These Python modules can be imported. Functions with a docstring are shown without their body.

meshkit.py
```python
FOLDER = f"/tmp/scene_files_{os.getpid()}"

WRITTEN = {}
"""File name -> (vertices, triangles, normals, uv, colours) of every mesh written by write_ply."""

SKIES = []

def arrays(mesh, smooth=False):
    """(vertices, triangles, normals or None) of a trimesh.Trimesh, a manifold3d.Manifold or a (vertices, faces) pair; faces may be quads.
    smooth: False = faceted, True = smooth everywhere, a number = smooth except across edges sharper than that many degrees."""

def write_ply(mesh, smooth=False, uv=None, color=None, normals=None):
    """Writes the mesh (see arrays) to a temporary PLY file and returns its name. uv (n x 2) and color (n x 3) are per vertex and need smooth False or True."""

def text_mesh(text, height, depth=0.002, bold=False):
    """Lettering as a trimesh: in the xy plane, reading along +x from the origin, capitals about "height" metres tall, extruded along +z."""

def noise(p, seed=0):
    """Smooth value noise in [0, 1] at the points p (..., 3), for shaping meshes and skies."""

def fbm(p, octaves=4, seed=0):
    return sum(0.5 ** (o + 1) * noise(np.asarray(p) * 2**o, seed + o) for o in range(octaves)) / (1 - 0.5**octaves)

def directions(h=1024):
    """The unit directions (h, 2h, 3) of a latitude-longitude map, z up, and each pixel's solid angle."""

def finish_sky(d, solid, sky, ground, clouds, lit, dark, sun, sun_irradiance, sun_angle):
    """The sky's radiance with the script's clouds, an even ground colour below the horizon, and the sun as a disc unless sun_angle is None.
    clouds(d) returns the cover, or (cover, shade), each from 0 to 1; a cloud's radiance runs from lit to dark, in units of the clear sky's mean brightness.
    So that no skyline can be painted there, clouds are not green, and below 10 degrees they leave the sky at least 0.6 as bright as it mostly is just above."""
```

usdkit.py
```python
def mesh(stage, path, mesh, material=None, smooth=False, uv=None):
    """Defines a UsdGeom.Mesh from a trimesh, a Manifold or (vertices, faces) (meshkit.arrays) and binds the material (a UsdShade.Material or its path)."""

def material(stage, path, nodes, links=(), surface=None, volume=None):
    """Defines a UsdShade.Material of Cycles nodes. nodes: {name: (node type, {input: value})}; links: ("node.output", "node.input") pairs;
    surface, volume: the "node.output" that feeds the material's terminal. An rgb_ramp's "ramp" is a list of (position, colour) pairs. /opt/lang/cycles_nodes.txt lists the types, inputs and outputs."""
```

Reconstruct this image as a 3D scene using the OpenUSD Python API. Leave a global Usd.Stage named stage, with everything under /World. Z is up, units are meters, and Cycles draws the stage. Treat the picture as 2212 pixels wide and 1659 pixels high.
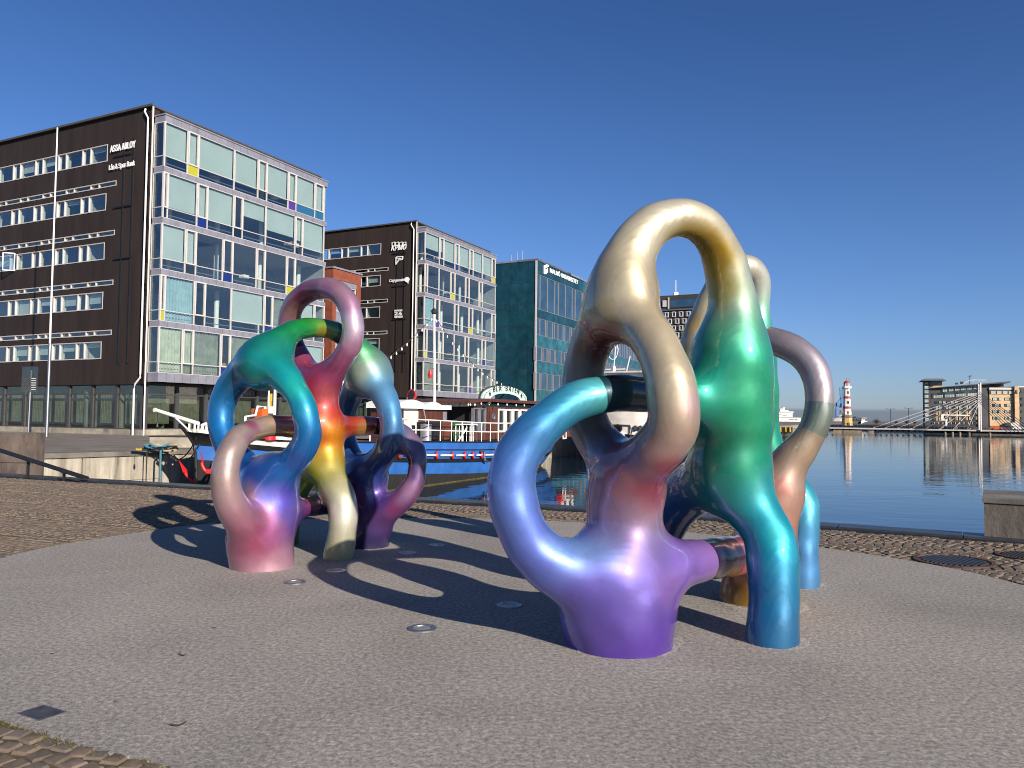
import math, random
import numpy as np, trimesh
from scipy.interpolate import CubicSpline, PchipInterpolator
from scipy.ndimage import map_coordinates, gaussian_filter
from scipy.spatial import cKDTree
import shapely, shapely.geometry as sg
import meshkit, usdkit
from pxr import Usd, UsdGeom, UsdLux, UsdShade, Gf, Sdf, Vt

# ------------------------------------------------------------------ camera, sky, sun
stage = Usd.Stage.CreateInMemory()
UsdGeom.SetStageUpAxis(stage, UsdGeom.Tokens.z)
UsdGeom.SetStageMetersPerUnit(stage, 1.0)
stage.SetDefaultPrim(UsdGeom.Xform.Define(stage, '/World').GetPrim())
UsdGeom.Scope.Define(stage, '/World/Looks')
EYE = 1.6
PITCH, ROLL = math.radians(2.39), math.radians(0.6)
CX, CY, FO = 1106.0, 829.5, 1680.0            # survey grid of 2212 x 1659
FWD = np.array([0, math.cos(PITCH), math.sin(PITCH)])
_u0 = np.array([0, -math.sin(PITCH), math.cos(PITCH)]); _x0 = np.array([1.0, 0, 0])
RGT = _x0*math.cos(ROLL) + _u0*math.sin(ROLL)
UPV = -_x0*math.sin(ROLL) + _u0*math.cos(ROLL)
cam = UsdGeom.Camera.Define(stage, '/World/camera')
cam.CreateHorizontalApertureAttr(36.0); cam.CreateVerticalApertureAttr(27.0)
cam.CreateFocalLengthAttr(36.0*FO/2212.0)
cam.CreateClippingRangeAttr(Gf.Vec2f(0.05, 30000))
cam.CreateExposureAttr(0.7)
_m = Gf.Matrix4d(*RGT, 0, *UPV, 0, *(-FWD), 0, 0, 0, EYE, 1)
cam.AddTransformOp().Set(_m)

SUN_AZ = math.atan2(0.585, -0.811)             # from +y towards +x, direction towards the sun
SUN_EL = math.radians(22.8)
SUN = np.array([math.sin(SUN_AZ)*math.cos(SUN_EL), math.cos(SUN_AZ)*math.cos(SUN_EL), math.sin(SUN_EL)])
sun = UsdLux.DistantLight.Define(stage, '/World/sun')
sun.CreateIntensityAttr(1.25); sun.CreateAngleAttr(0.5); sun.CreateNormalizeAttr(True)
sun.CreateColorAttr(Gf.Vec3f(1.0, 0.91, 0.79))
_z = SUN; _x = np.cross([0, 0, 1.0], _z); _x /= np.linalg.norm(_x); _y = np.cross(_z, _x)
sun.AddTransformOp().Set(Gf.Matrix4d(*_x, 0, *_y, 0, *_z, 0, 0, 0, 50, 1))
sky_m = usdkit.material(stage, '/World/Looks/sky', {
    's': ('sky_texture', {'sky_type': 'single_scattering', 'sun_disc': False, 'sun_elevation': SUN_EL, 'sun_rotation': SUN_AZ,
                          'altitude': 0.0, 'air_density': 1.0, 'aerosol_density': 0.35, 'ozone_density': 3.0}),
    'tr': ('rgb_ramp', {'ramp': [(0.0, (0.78, 0.94, 1.46)), (0.10, (0.72, 0.92, 1.40)), (0.25, (0.62, 0.86, 1.28)), (0.45, (0.47, 0.72, 1.14)), (1.0, (0.42, 0.66, 1.05))]}),
    'tint': ('mix_color', {'blend_type': 'multiply', 'fac': 1.0}),
    # a low bank of sea fog all round the horizon
    'tc': ('texture_coordinate', {}), 'sep': ('separate_xyz', {}),
    'nz': ('noise_texture', {'scale': 5.0, 'detail': 3.0}),
    'wob': ('math', {'math_type': 'multiply_add', 'value2': 0.006, 'value3': -0.003}),
    'el': ('math', {'math_type': 'add'}),
    'mr': ('map_range', {'from_min': 0.0105, 'from_max': 0.0145, 'to_min': 0.75, 'to_max': 0.0, 'clamp': True}),
    'fog': ('mix_color', {'blend_type': 'mix', 'b': (1.9, 2.35, 3.1)}),
    'bg': ('background_shader', {'strength': 0.055})},
    [('s.color', 'tint.a'), ('sep.z', 'tr.fac'), ('tr.color', 'tint.b'), ('tc.generated', 'sep.vector'), ('tc.generated', 'nz.vector'), ('nz.fac', 'wob.value1'), ('sep.z', 'el.value1'), ('wob.value', 'el.value2'),
     ('el.value', 'mr.value'), ('mr.result', 'fog.fac'), ('tint.result', 'fog.a'), ('fog.result', 'bg.color')], surface='bg.background')
dome = UsdLux.DomeLight.Define(stage, '/World/sky')
dome.CreateIntensityAttr(1.0)
UsdShade.MaterialBindingAPI.Apply(dome.GetPrim()).Bind(sky_m)
dome.GetPrim().SetCustomDataByKey('kind', 'structure')
dome.GetPrim().SetCustomDataByKey('label', 'clear deep blue winter sky')
dome.GetPrim().SetCustomDataByKey('category', 'sky')

# ------------------------------------------------------------------ helpers
def unit(v): v = np.asarray(v, float); return v/np.linalg.norm(v)
def ray(px, py): return FWD + RGT*((px-CX)/FO) + UPV*((CY-py)/FO)
EYEP = np.array([0, 0, EYE])
def P(px, py, Y):
    d = ray(px, py); return EYEP + d*(Y/d[1])
def G(px, py, z=0.0):
    d = ray(px, py); return EYEP + d*((z-EYE)/d[2])
def hit(px, py, o, n):
    d = ray(px, py); return EYEP + d*(np.dot(np.asarray(o)-EYEP, n)/np.dot(d, n))
def lin(c):
    if isinstance(c, str): c = [int(c[i:i+2], 16) for i in (0, 2, 4)]
    c = np.asarray(c, float)/255.0
    return np.where(c <= 0.04045, c/12.92, ((c+0.055)/1.055)**2.4)

_used = {}
def newpath(parent, name):
    base = f'{parent}/{name}'
    k = _used.get(base, -1) + 1; _used[base] = k
    return base if k == 0 else f'{base}_{k:03d}'
def tag(prim, label=None, cat=None, group=None, kind=None):
    for k, v in (('label', label), ('category', cat), ('group', group), ('kind', kind)):
        if v: prim.SetCustomDataByKey(k, v)
    return prim
def path_of(p):
    return '/World' if p is None else (p if isinstance(p, str) else str(p.GetPath()))
def thing(name, label, cat, loc=(0, 0, 0), group=None, kind=None):
    x = UsdGeom.Xform.Define(stage, newpath('/World', name))
    x.AddTranslateOp().Set(Gf.Vec3d(*map(float, loc)))
    p = x.GetPrim(); tag(p, label, cat, group, kind)
    LOC[str(p.GetPath())] = np.asarray(loc, float)
    return p
LOC = {}
def rootloc(parent):
    if parent is None: return np.zeros(3)
    s = '/'.join(path_of(parent).split('/')[:3])
    return LOC.get(s, np.zeros(3))
def obj(name, mesh, material, parent=None, smooth=False, label=None, cat=None, group=None, kind=None, local=False):
    """one Mesh prim; world coordinates unless local; the thing's own offset is taken out."""
    if hasattr(mesh, 'build'): mesh = mesh.build()
    if not local and parent is not None:
        v, f, _ = meshkit.arrays(mesh); off = rootloc(parent)
        if np.any(off): mesh = (v-off, f)
    path = newpath(path_of(parent), name)
    m = usdkit.mesh(stage, path, mesh, material, smooth=smooth)
    return tag(m.GetPrim(), label, cat, group, kind)

class MB:
    """collects boxes, bars and tubes into one mesh"""
    def __init__(s): s.v, s.f, s.n = [], [], 0
    def add(s, v, f):
        v = np.asarray(v, float); f = np.asarray(f, int)
        if f.shape[1] == 4: f = np.vstack([f[:, [0, 1, 2]], f[:, [0, 2, 3]]])
        s.v.append(v); s.f.append(f+s.n); s.n += len(v); return s
    def mesh(s, m):
        v, f, _ = meshkit.arrays(m); return s.add(v, f)
    BF = np.array([[0, 3, 2, 1], [4, 5, 6, 7], [0, 1, 5, 4], [1, 2, 6, 5], [2, 3, 7, 6], [3, 0, 4, 7]])
    def hexa(s, c): return s.add(c, MB.BF)
    def box(s, fr, a0, a1, b0, b1, z0, z1):
        c = [fr.at(a, b, z) for z in (z0, z1) for a, b in ((a0, b0), (a1, b0), (a1, b1), (a0, b1))]
        return s.hexa(c)
    def bar(s, p, q, w, h=None, up=(0, 0, 1)):
        p, q = np.asarray(p, float), np.asarray(q, float); h = h or w
        d = unit(q-p); a = np.cross(d, up)
        if np.linalg.norm(a) < 1e-6: a = np.array([1.0, 0, 0])
        a = unit(a)*w/2; b = unit(np.cross(a, d))*h/2
        return s.hexa([p-a-b, p+a-b, p+a+b, p-a+b, q-a-b, q+a-b, q+a+b, q-a+b])
    def tube(s, pts, r, n=8, caps=True):
        p = np.asarray(pts, float); t = np.gradient(p, axis=0); t /= np.linalg.norm(t, axis=1)[:, None]+1e-12
        ref = np.where(np.abs(t[:, 2:]) < 0.95, [0, 0, 1.0], [1.0, 0, 0])
        a = np.cross(t, ref); a /= np.linalg.norm(a, axis=1)[:, None]; b = np.cross(t, a)
        ang = np.arange(n)*2*np.pi/n; r = np.broadcast_to(r, (len(p),))
        v = p[:, None]+r[:, None, None]*(np.cos(ang)[None, :, None]*a[:, None]+np.sin(ang)[None, :, None]*b[:, None])
        i, j = np.meshgrid(np.arange(len(p)-1), np.arange(n), indexing='ij')
        q = np.stack([i*n+j, (i+1)*n+j, (i+1)*n+(j+1) % n, i*n+(j+1) % n], -1).reshape(-1, 4)
        f = np.vstack([q[:, [0, 1, 2]], q[:, [0, 2, 3]]])
        v = v.reshape(-1, 3)
        if caps:
            c0, c1 = len(v), len(v)+1; v = np.vstack([v, p[0], p[-1]]); L = (len(p)-1)*n
            f = np.vstack([f, [[c0, k, (k+1) % n] for k in range(n)], [[c1, L+(k+1) % n, L+k] for k in range(n)]])
        return s.add(v, f)
    def lathe(s, c, prof, n=24, axis=(0, 0, 1)):
        """prof: (radius, height) pairs"""
        ax = unit(axis); e = unit(np.cross(ax, [0, 1, 0.01] if abs(ax[1]) < .9 else [1, 0, 0])); g = np.cross(ax, e)
        ang = np.arange(n)*2*np.pi/n; v = []
        for r, h in prof: v.append(np.asarray(c)+ax*h+r*(np.cos(ang)[:, None]*e+np.sin(ang)[:, None]*g))
        v = np.vstack(v); f = []
        for k in range(len(prof)-1):
            for j in range(n): f.append([k*n+j, k*n+(j+1) % n, (k+1)*n+(j+1) % n, (k+1)*n+j])
        s.add(v, f)
        m = len(prof)-1
        s.add(np.vstack([v[:n], [np.asarray(c)+ax*prof[0][1]]]), [[n, (j+1) % n, j] for j in range(n)])
        s.add(np.vstack([v[m*n:], [np.asarray(c)+ax*prof[m][1]]]), [[n, j, (j+1) % n] for j in range(n)])
        return s
    def prism(s, poly, fr, n0, n1):
        """polygon in a frame's (u, z) plane, from depth n0 to n1 along its normal"""
        m = trimesh.creation.extrude_polygon(poly if hasattr(poly, 'exterior') else sg.Polygon(poly), 1.0, engine='earcut')
        v = np.asarray(m.vertices)
        w = np.array([fr.at(a, n0+(n1-n0)*h, z) for a, z, h in v])
        f = np.asarray(m.faces)
        return s.add(w, f)
    def slab(s, poly, z0, z1):
        m = trimesh.creation.extrude_polygon(poly if hasattr(poly, 'exterior') else sg.Polygon(poly), z1-z0, engine='earcut')
        return s.add(np.asarray(m.vertices)+[0, 0, z0], np.asarray(m.faces))
    def build(s):
        return trimesh.Trimesh(np.vstack(s.v), np.vstack(s.f), process=False)
class Fr:
    """upright frame: origin o, horizontal direction u, outward normal n"""
    def __init__(s, o, u, n): s.o, s.u, s.n = np.array([o[0], o[1], 0.0]), np.array([u[0], u[1], 0.0]), np.array([n[0], n[1], 0.0])
    def at(s, a, b, z): return s.o+s.u*a+s.n*b+np.array([0, 0, z])
    def hit(s, px, py, b=0.0):
        p = hit(px, py, s.at(0, b, 0), s.n); return float(np.dot(p-s.o, s.u)), float(p[2])
XY = Fr((0, 0), (1, 0), (0, 1))

# ------------------------------------------------------------------ materials
LK = '/World/Looks/'
def pm(name, col, rough=0.6, metal=0.0, var=0.12, scale=3.0, bump=0.0, bscale=60.0, spec=0.5, coat=0.0, coatr=0.05, detail=4.0, dark=None, stretch=None, aniso=None):
    """principled paint with a slight tone variation and fine relief"""
    c = np.asarray(col, float)
    d = np.asarray(dark, float) if dark is not None else c*(1-2*var)
    N = {'g': ('geometry', {}), 'mp': ('mapping', {'scale': stretch or (1, 1, 1)}), 'n': ('noise_texture', {'scale': scale, 'detail': detail, 'roughness': 0.6}),
         'r': ('rgb_ramp', {'ramp': [(0.3, tuple(d)), (0.7, tuple(np.minimum(c*(1+var*0.5), 1)))]}),
         'p': ('principled_bsdf', {'roughness': rough, 'metallic': metal, 'specular_ior_level': spec, 'coat_weight': coat, 'coat_roughness': coatr})}
    L = [('g.position', 'mp.vector'), ('mp.vector', 'n.vector'), ('n.fac', 'r.fac'), ('r.color', 'p.base_color')]
    if bump:
        N['bn'] = ('noise_texture', {'scale': bscale, 'detail': 3.0}); N['b'] = ('bump', {'strength': bump, 'distance': 0.01})
        L += [('mp.vector', 'bn.vector'), ('bn.fac', 'b.height'), ('b.normal', 'p.normal')]
    return usdkit.material(stage, LK+name, N, L, surface='p.BSDF')
def glass(name, tint=(0.8, 0.88, 0.86), boost=1.0, rough=0.0, refl=(1, 1, 1), wav=0.02):
    return usdkit.material(stage, LK+name, {
        't': ('transparent_bsdf', {'color': tint}), 'g': ('glossy_bsdf', {'roughness': rough, 'color': refl}),
        'geo': ('geometry', {}), 'nz': ('noise_texture', {'scale': 0.7, 'detail': 1.0}), 'bp': ('bump', {'strength': wav, 'distance': 0.3}),
        'f': ('layer_weight', {'blend': 0.5}), 'pw': ('math', {'math_type': 'power', 'value2': 5.0}), 'm': ('math', {'math_type': 'multiply_add', 'value2': 0.9, 'value3': 0.045*boost, 'use_clamp': True}), 'x': ('mix_closure', {})},
        [('geo.position', 'nz.vector'), ('nz.fac', 'bp.height'), ('bp.normal', 'g.normal'), ('f.facing', 'pw.value1'), ('pw.value', 'm.value1'), ('m.value', 'x.fac'), ('t.BSDF', 'x.closure1'), ('g.BSDF', 'x.closure2')], surface='x.closure')

# ------------------------------------------------------------------ ground
def curve_closed(pts, n=400):
    p = np.asarray(pts, float); q = np.vstack([p, p[:1]])
    t = np.r_[0, np.cumsum(np.linalg.norm(np.diff(q, axis=0), axis=1)**0.7)]
    return CubicSpline(t, q, bc_type='periodic')(np.linspace(0, t[-1], n, endpoint=False))
DISC_PX = [(0, 1206), (81, 1186), (143, 1174), (220, 1162), (294, 1151), (336, 1144), (477, 1129), (864, 1119), (1051, 1120), (1176, 1125), (1282, 1130.6), (1769, 1182), (1928, 1205), (2081, 1232.6), (2212, 1264.5)]
DISC_PX2 = [(351, 1652), (231, 1625.6), (110, 1589), (0, 1552)]
disc_pts = [G(*p)[:2] for p in DISC_PX] + [np.array(p) for p in ((5.15, 6.3), (4.75, 4.6), (3.7, 3.2), (2.2, 2.3), (0.5, 2.15))] + [G(*p)[:2] for p in DISC_PX2] + [np.array([-3.9, 5.1]), np.array([-5.0, 6.9])]
disc_xy = curve_closed(disc_pts)
disc_poly = sg.Polygon(disc_xy)
# the quay's edge: two straight runs that meet behind the near sculpture
E0, E1, E2 = G(0, 1025)[:2], G(1380, 1104.5)[:2], G(2212, 1164)[:2]
E00 = E0+(E0-E1)*2.0; E22 = E2+(E2-E1)*4.0
edge_line = [E00, E1, E22]
plaza_poly = sg.Polygon([E00, E1, E22, (40, -60), (-60, -60)])
M_joint = pm('cobble_joint', (0.085, 0.068, 0.026), 0.95, var=0.35, scale=6, bump=0.5, bscale=90)
M_rubber = usdkit.material(stage, LK+'rubber_paving', {
    'g': ('geometry', {}),
    'v': ('voronoi_texture', {'scale': 95.0, 'feature': 'f1', 'metric': 'euclidean'}),
    'n1': ('noise_texture', {'scale': 31.0, 'detail': 5.0, 'roughness': 0.97}),
    'r1': ('rgb_ramp', {'ramp': [(0.30, (0.03, 0.028, 0.026)), (0.43, (0.165, 0.150, 0.134)), (0.56, (0.34, 0.311, 0.279)), (0.70, (0.68, 0.63, 0.57))]}),
    'n2': ('noise_texture', {'scale': 0.55, 'detail': 8.0, 'roughness': 0.62, 'distortion': 0.6}),
    'r2': ('rgb_ramp', {'ramp': [(0.32, (0.80, 0.795, 0.79)), (0.5, (0.96, 0.955, 0.95)), (0.68, (1.08, 1.07, 1.06))]}),
    'n3': ('noise_texture', {'scale': 6.0, 'detail': 3.0}), 'r3': ('rgb_ramp', {'ramp': [(0.30, (0.45, 0.44, 0.43)), (0.36, (1.0, 1.0, 1.0))]}),
    'mx3': ('mix_color', {'blend_type': 'multiply', 'fac': 0.22, 'use_clamp': False}),
    'mx': ('mix_color', {'blend_type': 'multiply', 'fac': 1.0, 'use_clamp': False}),
    'b': ('bump', {'strength': 0.55, 'distance': 0.006}),
    'p': ('principled_bsdf', {'roughness': 0.85, 'specular_ior_level': 0.35})},
    [('g.position', 'v.vector'), ('g.position', 'n1.vector'), ('n1.fac', 'r1.fac'), ('g.position', 'n2.vector'), ('n2.fac', 'r2.fac'),
     ('r1.color', 'mx.a'), ('r2.color', 'mx.b'), ('mx.result', 'mx3.a'), ('g.position', 'n3.vector'), ('n3.fac', 'r3.fac'), ('r3.color', 'mx3.b'), ('mx3.result', 'p.base_color'), ('n1.fac', 'b.height'), ('b.normal', 'p.normal')], surface='p.BSDF')
ground = thing('cobbled_ground', 'brown grey cobbled quay ground around the pale paved circle', 'ground', kind='structure')
b = MB(); b.slab(plaza_poly, -0.6, -0.012)
obj('joint_bed', b, M_joint, ground)
b = MB(); b.slab(disc_poly, -0.3, 0.0)
paving = thing('rubber_paving', 'pale grey granular rubber paving circle under the sculptures', 'paving', kind='structure')
obj('surface', b, M_rubber, paving)
FEET = ((566, 1213, .335), (794, 1172, .255), (731, 1201, .17), (1338, 1380, .385), (1666, 1380, .188), (1640, 1303, .345), (1731, 1258, .175))
for k_, (px, py, rr_) in enumerate(FEET):            # rough collar of paving pushed up round each foot
    c = G(px, py)[:2]; rg = np.random.default_rng(50+k_); a = np.linspace(0, 2*np.pi, 72, endpoint=False)
    rows = []
    for fr_, hh in ((-.10, .020), (.0, .021), (.025, .016), (.06, .005), (.11, -.004)):
        w = meshkit.fbm(np.stack([np.cos(a)*3+k_*9, np.sin(a)*3, np.full(72, fr_*20)], 1), 3, 5)
        rr2 = rr_+fr_*(0.55+.9*w); rows.append(np.stack([c[0]+rr2*np.cos(a), c[1]+rr2*np.sin(a), hh*(.15+.8*w)-.002], 1))
    v = np.vstack(rows); f = [[r*72+i, (r+1)*72+i, (r+1)*72+(i+1) % 72, r*72+(i+1) % 72] for r in range(4) for i in range(72)]
    obj('foot_collar', (v, np.array(f)), M_rubber, paving, smooth=True)
# ------------------------------------------------------------------ sculptures
def sample_spline(ctrl, step=0.02):
    """ctrl rows: (px, py, Y, radius in survey px, colour) -> dense centres, radii, colours"""
    pts = np.array([P(c[0], c[1], c[2]) for c in ctrl]); rad = np.array([c[3]*c[2]/FO for c in ctrl]); col = np.array([lin(c[4]) for c in ctrl])
    t = np.r_[0, np.cumsum(np.linalg.norm(np.diff(pts, axis=0), axis=1)**0.5)]
    cs = CubicSpline(t, pts) if len(t) > 2 else (lambda q: np.array([np.interp(q, t, pts[:, k]) for k in range(3)]).T)
    fine = np.linspace(0, t[-1], 600); L = np.r_[0, np.cumsum(np.linalg.norm(np.diff(cs(fine), axis=0), axis=1))]
    q = np.interp(np.linspace(0, L[-1], max(8, int(L[-1]/step))), L, fine)
    return cs(q), PchipInterpolator(t, rad)(q), np.clip(PchipInterpolator(t, col)(q), 0, 1), np.interp(q, t, np.arange(len(t)))
def surface_nets(D, org, h):
    s = D < 0
    nx, ny, nz = D.shape
    cnt = np.zeros((nx-1, ny-1, nz-1), np.float32); acc = np.zeros((nx-1, ny-1, nz-1, 3), np.float32)
    X = [slice(0, -1), slice(1, None)]
    for ax in range(3):
        o1, o2 = [a for a in range(3) if a != ax]
        for i in (0, 1):
            for j in (0, 1):
                A = [None]*3; B = [None]*3
                A[ax], B[ax] = X[0], X[1]; A[o1] = B[o1] = X[i]; A[o2] = B[o2] = X[j]
                a, c = D[tuple(A)], D[tuple(B)]; m = (a < 0) != (c < 0)
                t = np.where(m, a/np.where(m, a-c, 1), 0)
                cnt += m; acc[..., ax] += t; acc[..., o1] += m*i; acc[..., o2] += m*j
    act = cnt > 0; idx = np.full(act.shape, -1, np.int64); idx[act] = np.arange(act.sum())
    base = np.argwhere(act); V = org + h*(base + acc[act]/cnt[act][:, None])
    F = []
    for ax in range(3):
        o1, o2 = (ax+1) % 3, (ax+2) % 3
        A = [slice(1, -1)]*3; B = [slice(1, -1)]*3; A[ax] = slice(0, -1); B[ax] = slice(1, None)
        a, c = s[tuple(A)], s[tuple(B)]; e = np.argwhere(a != c)
        if not len(e): continue
        off = np.ones(3, int); off[ax] = 0; p = e+off
        flip = a[tuple(e.T)]
        q = []
        for d1, d2 in ((0, 0), (-1, 0), (-1, -1), (0, -1)):
            r = p.copy(); r[:, o1] += d1; r[:, o2] += d2; q.append(idx[tuple(r.T)])
        q = np.stack(q, 1); q[~flip] = q[~flip][:, ::-1]
        F.append(q)
    q = np.vstack(F); q = q[(q >= 0).all(1)]
    return V, np.vstack([q[:, [0, 1, 2]], q[:, [0, 2, 3]]])
def blend(splines, h=0.022, k=0.2):
    allp = np.vstack([s[0] for s in splines]); allr = np.concatenate([s[1] for s in splines])
    lo = (allp-allr[:, None]).min(0)-0.1; hi = (allp+allr[:, None]).max(0)+0.1
    n = np.ceil((hi-lo)/h).astype(int)+1
    D = np.full(n, 1.0, np.float32); ax = [lo[i]+h*np.arange(n[i]) for i in range(3)]
    for pts, rad, *_ in splines:
        T = np.full(n, 1.0, np.float32)
        for p, r in zip(pts, rad):
            m = r+k*0.75
            i0 = np.maximum(((p-m-lo)/h).astype(int), 0); i1 = np.minimum(((p+m-lo)/h).astype(int)+2, n)
            sl = tuple(slice(a, c) for a, c in zip(i0, i1))
            gx, gy, gz = (ax[i][sl[i]]-p[i] for i in range(3))
            d = np.sqrt(gx[:, None, None]**2+gy[None, :, None]**2+gz[None, None, :]**2)-r
            np.minimum(T[sl], d, out=T[sl])
        hh = np.maximum(k-np.abs(D-T), 0)/k
        D = np.minimum(D, T)-hh*hh*k*0.25
    D = gaussian_filter(D, 0.9)
    V, F = surface_nets(D, lo, h)
    g = np.gradient(D, h)
    for _ in range(3):
        c = ((V-lo)/h).T
        d = map_coordinates(D, c, order=1, mode='nearest'); gr = np.stack([map_coordinates(x, c, order=1, mode='nearest') for x in g], 1)
        V = V-gr*(d/np.maximum((gr**2).sum(1), 0.05))[:, None]
    return V, F
def vnormals(V, F):
    n = np.zeros_like(V); fn = np.cross(V[F[:, 1]]-V[F[:, 0]], V[F[:, 2]]-V[F[:, 0]])
    for k in range(3): np.add.at(n, F[:, k], fn)
    return n/np.maximum(np.linalg.norm(n, axis=1), 1e-12)[:, None]
def clip(V, F, A, f):
    """splits triangles along f = 0; A: attributes per vertex; returns V, F, A and a mask of faces with f > 0"""
    s = f > 0; c = s[F].sum(1); keep = F[(c == 0) | (c == 3)]; mix = F[(c == 1) | (c == 2)]
    nv = [V]; na = [A]; cache = {}; cnt = len(V); newF = []; newM = []
    def cut(i, j):
        nonlocal cnt
        kx = (min(i, j), max(i, j))
        if kx not in cache:
            t = f[i]/(f[i]-f[j]); nv.append((V[i]+t*(V[j]-V[i]))[None]); na.append((A[i]+t*(A[j]-A[i]))[None]); cache[kx] = cnt; cnt += 1
        return cache[kx]
    for tri in mix:
        inside = s[tri]; lone = inside if inside.sum() == 1 else ~inside
        k = int(np.argmax(lone)); a, b_, c_ = tri[k], tri[(k+1) % 3], tri[(k+2) % 3]
        p, q = cut(a, b_), cut(a, c_)
        newF += [[a, p, q], [p, b_, c_], [p, c_, q]]; newM += [s[a], s[b_], s[b_]]
    F2 = np.vstack([keep]+([np.array(newF)] if newF else [])); M2 = np.concatenate([s[keep[:, 0]], np.array(newM, bool)])
    return np.vstack(nv), F2, np.vstack(na), M2
def paint_prim(path, V, F, N, C, mat):
    m = UsdGeom.Mesh.Define(stage, path); used, inv = np.unique(F, return_inverse=True)
    V, N, C, F = V[used], N[used], C[used], inv.reshape(F.shape)
    m.CreatePointsAttr(Vt.Vec3fArray.FromNumpy(V.astype(np.float32))); m.CreateFaceVertexCountsAttr(Vt.IntArray.FromNumpy(np.full(len(F), 3, np.int32)))
    m.CreateFaceVertexIndicesAttr(Vt.IntArray.FromNumpy(F.astype(np.int32).ravel())); m.CreateSubdivisionSchemeAttr('none')
    m.CreateNormalsAttr(Vt.Vec3fArray.FromNumpy(N.astype(np.float32))); m.SetNormalsInterpolation('vertex')
    UsdGeom.PrimvarsAPI(m).CreatePrimvar('paint', Sdf.ValueTypeNames.Color3fArray, 'vertex').Set(Vt.Vec3fArray.FromNumpy(C.astype(np.float32)))
    UsdShade.MaterialBindingAPI.Apply(m.GetPrim()).Bind(mat)
    return m.GetPrim()
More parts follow.
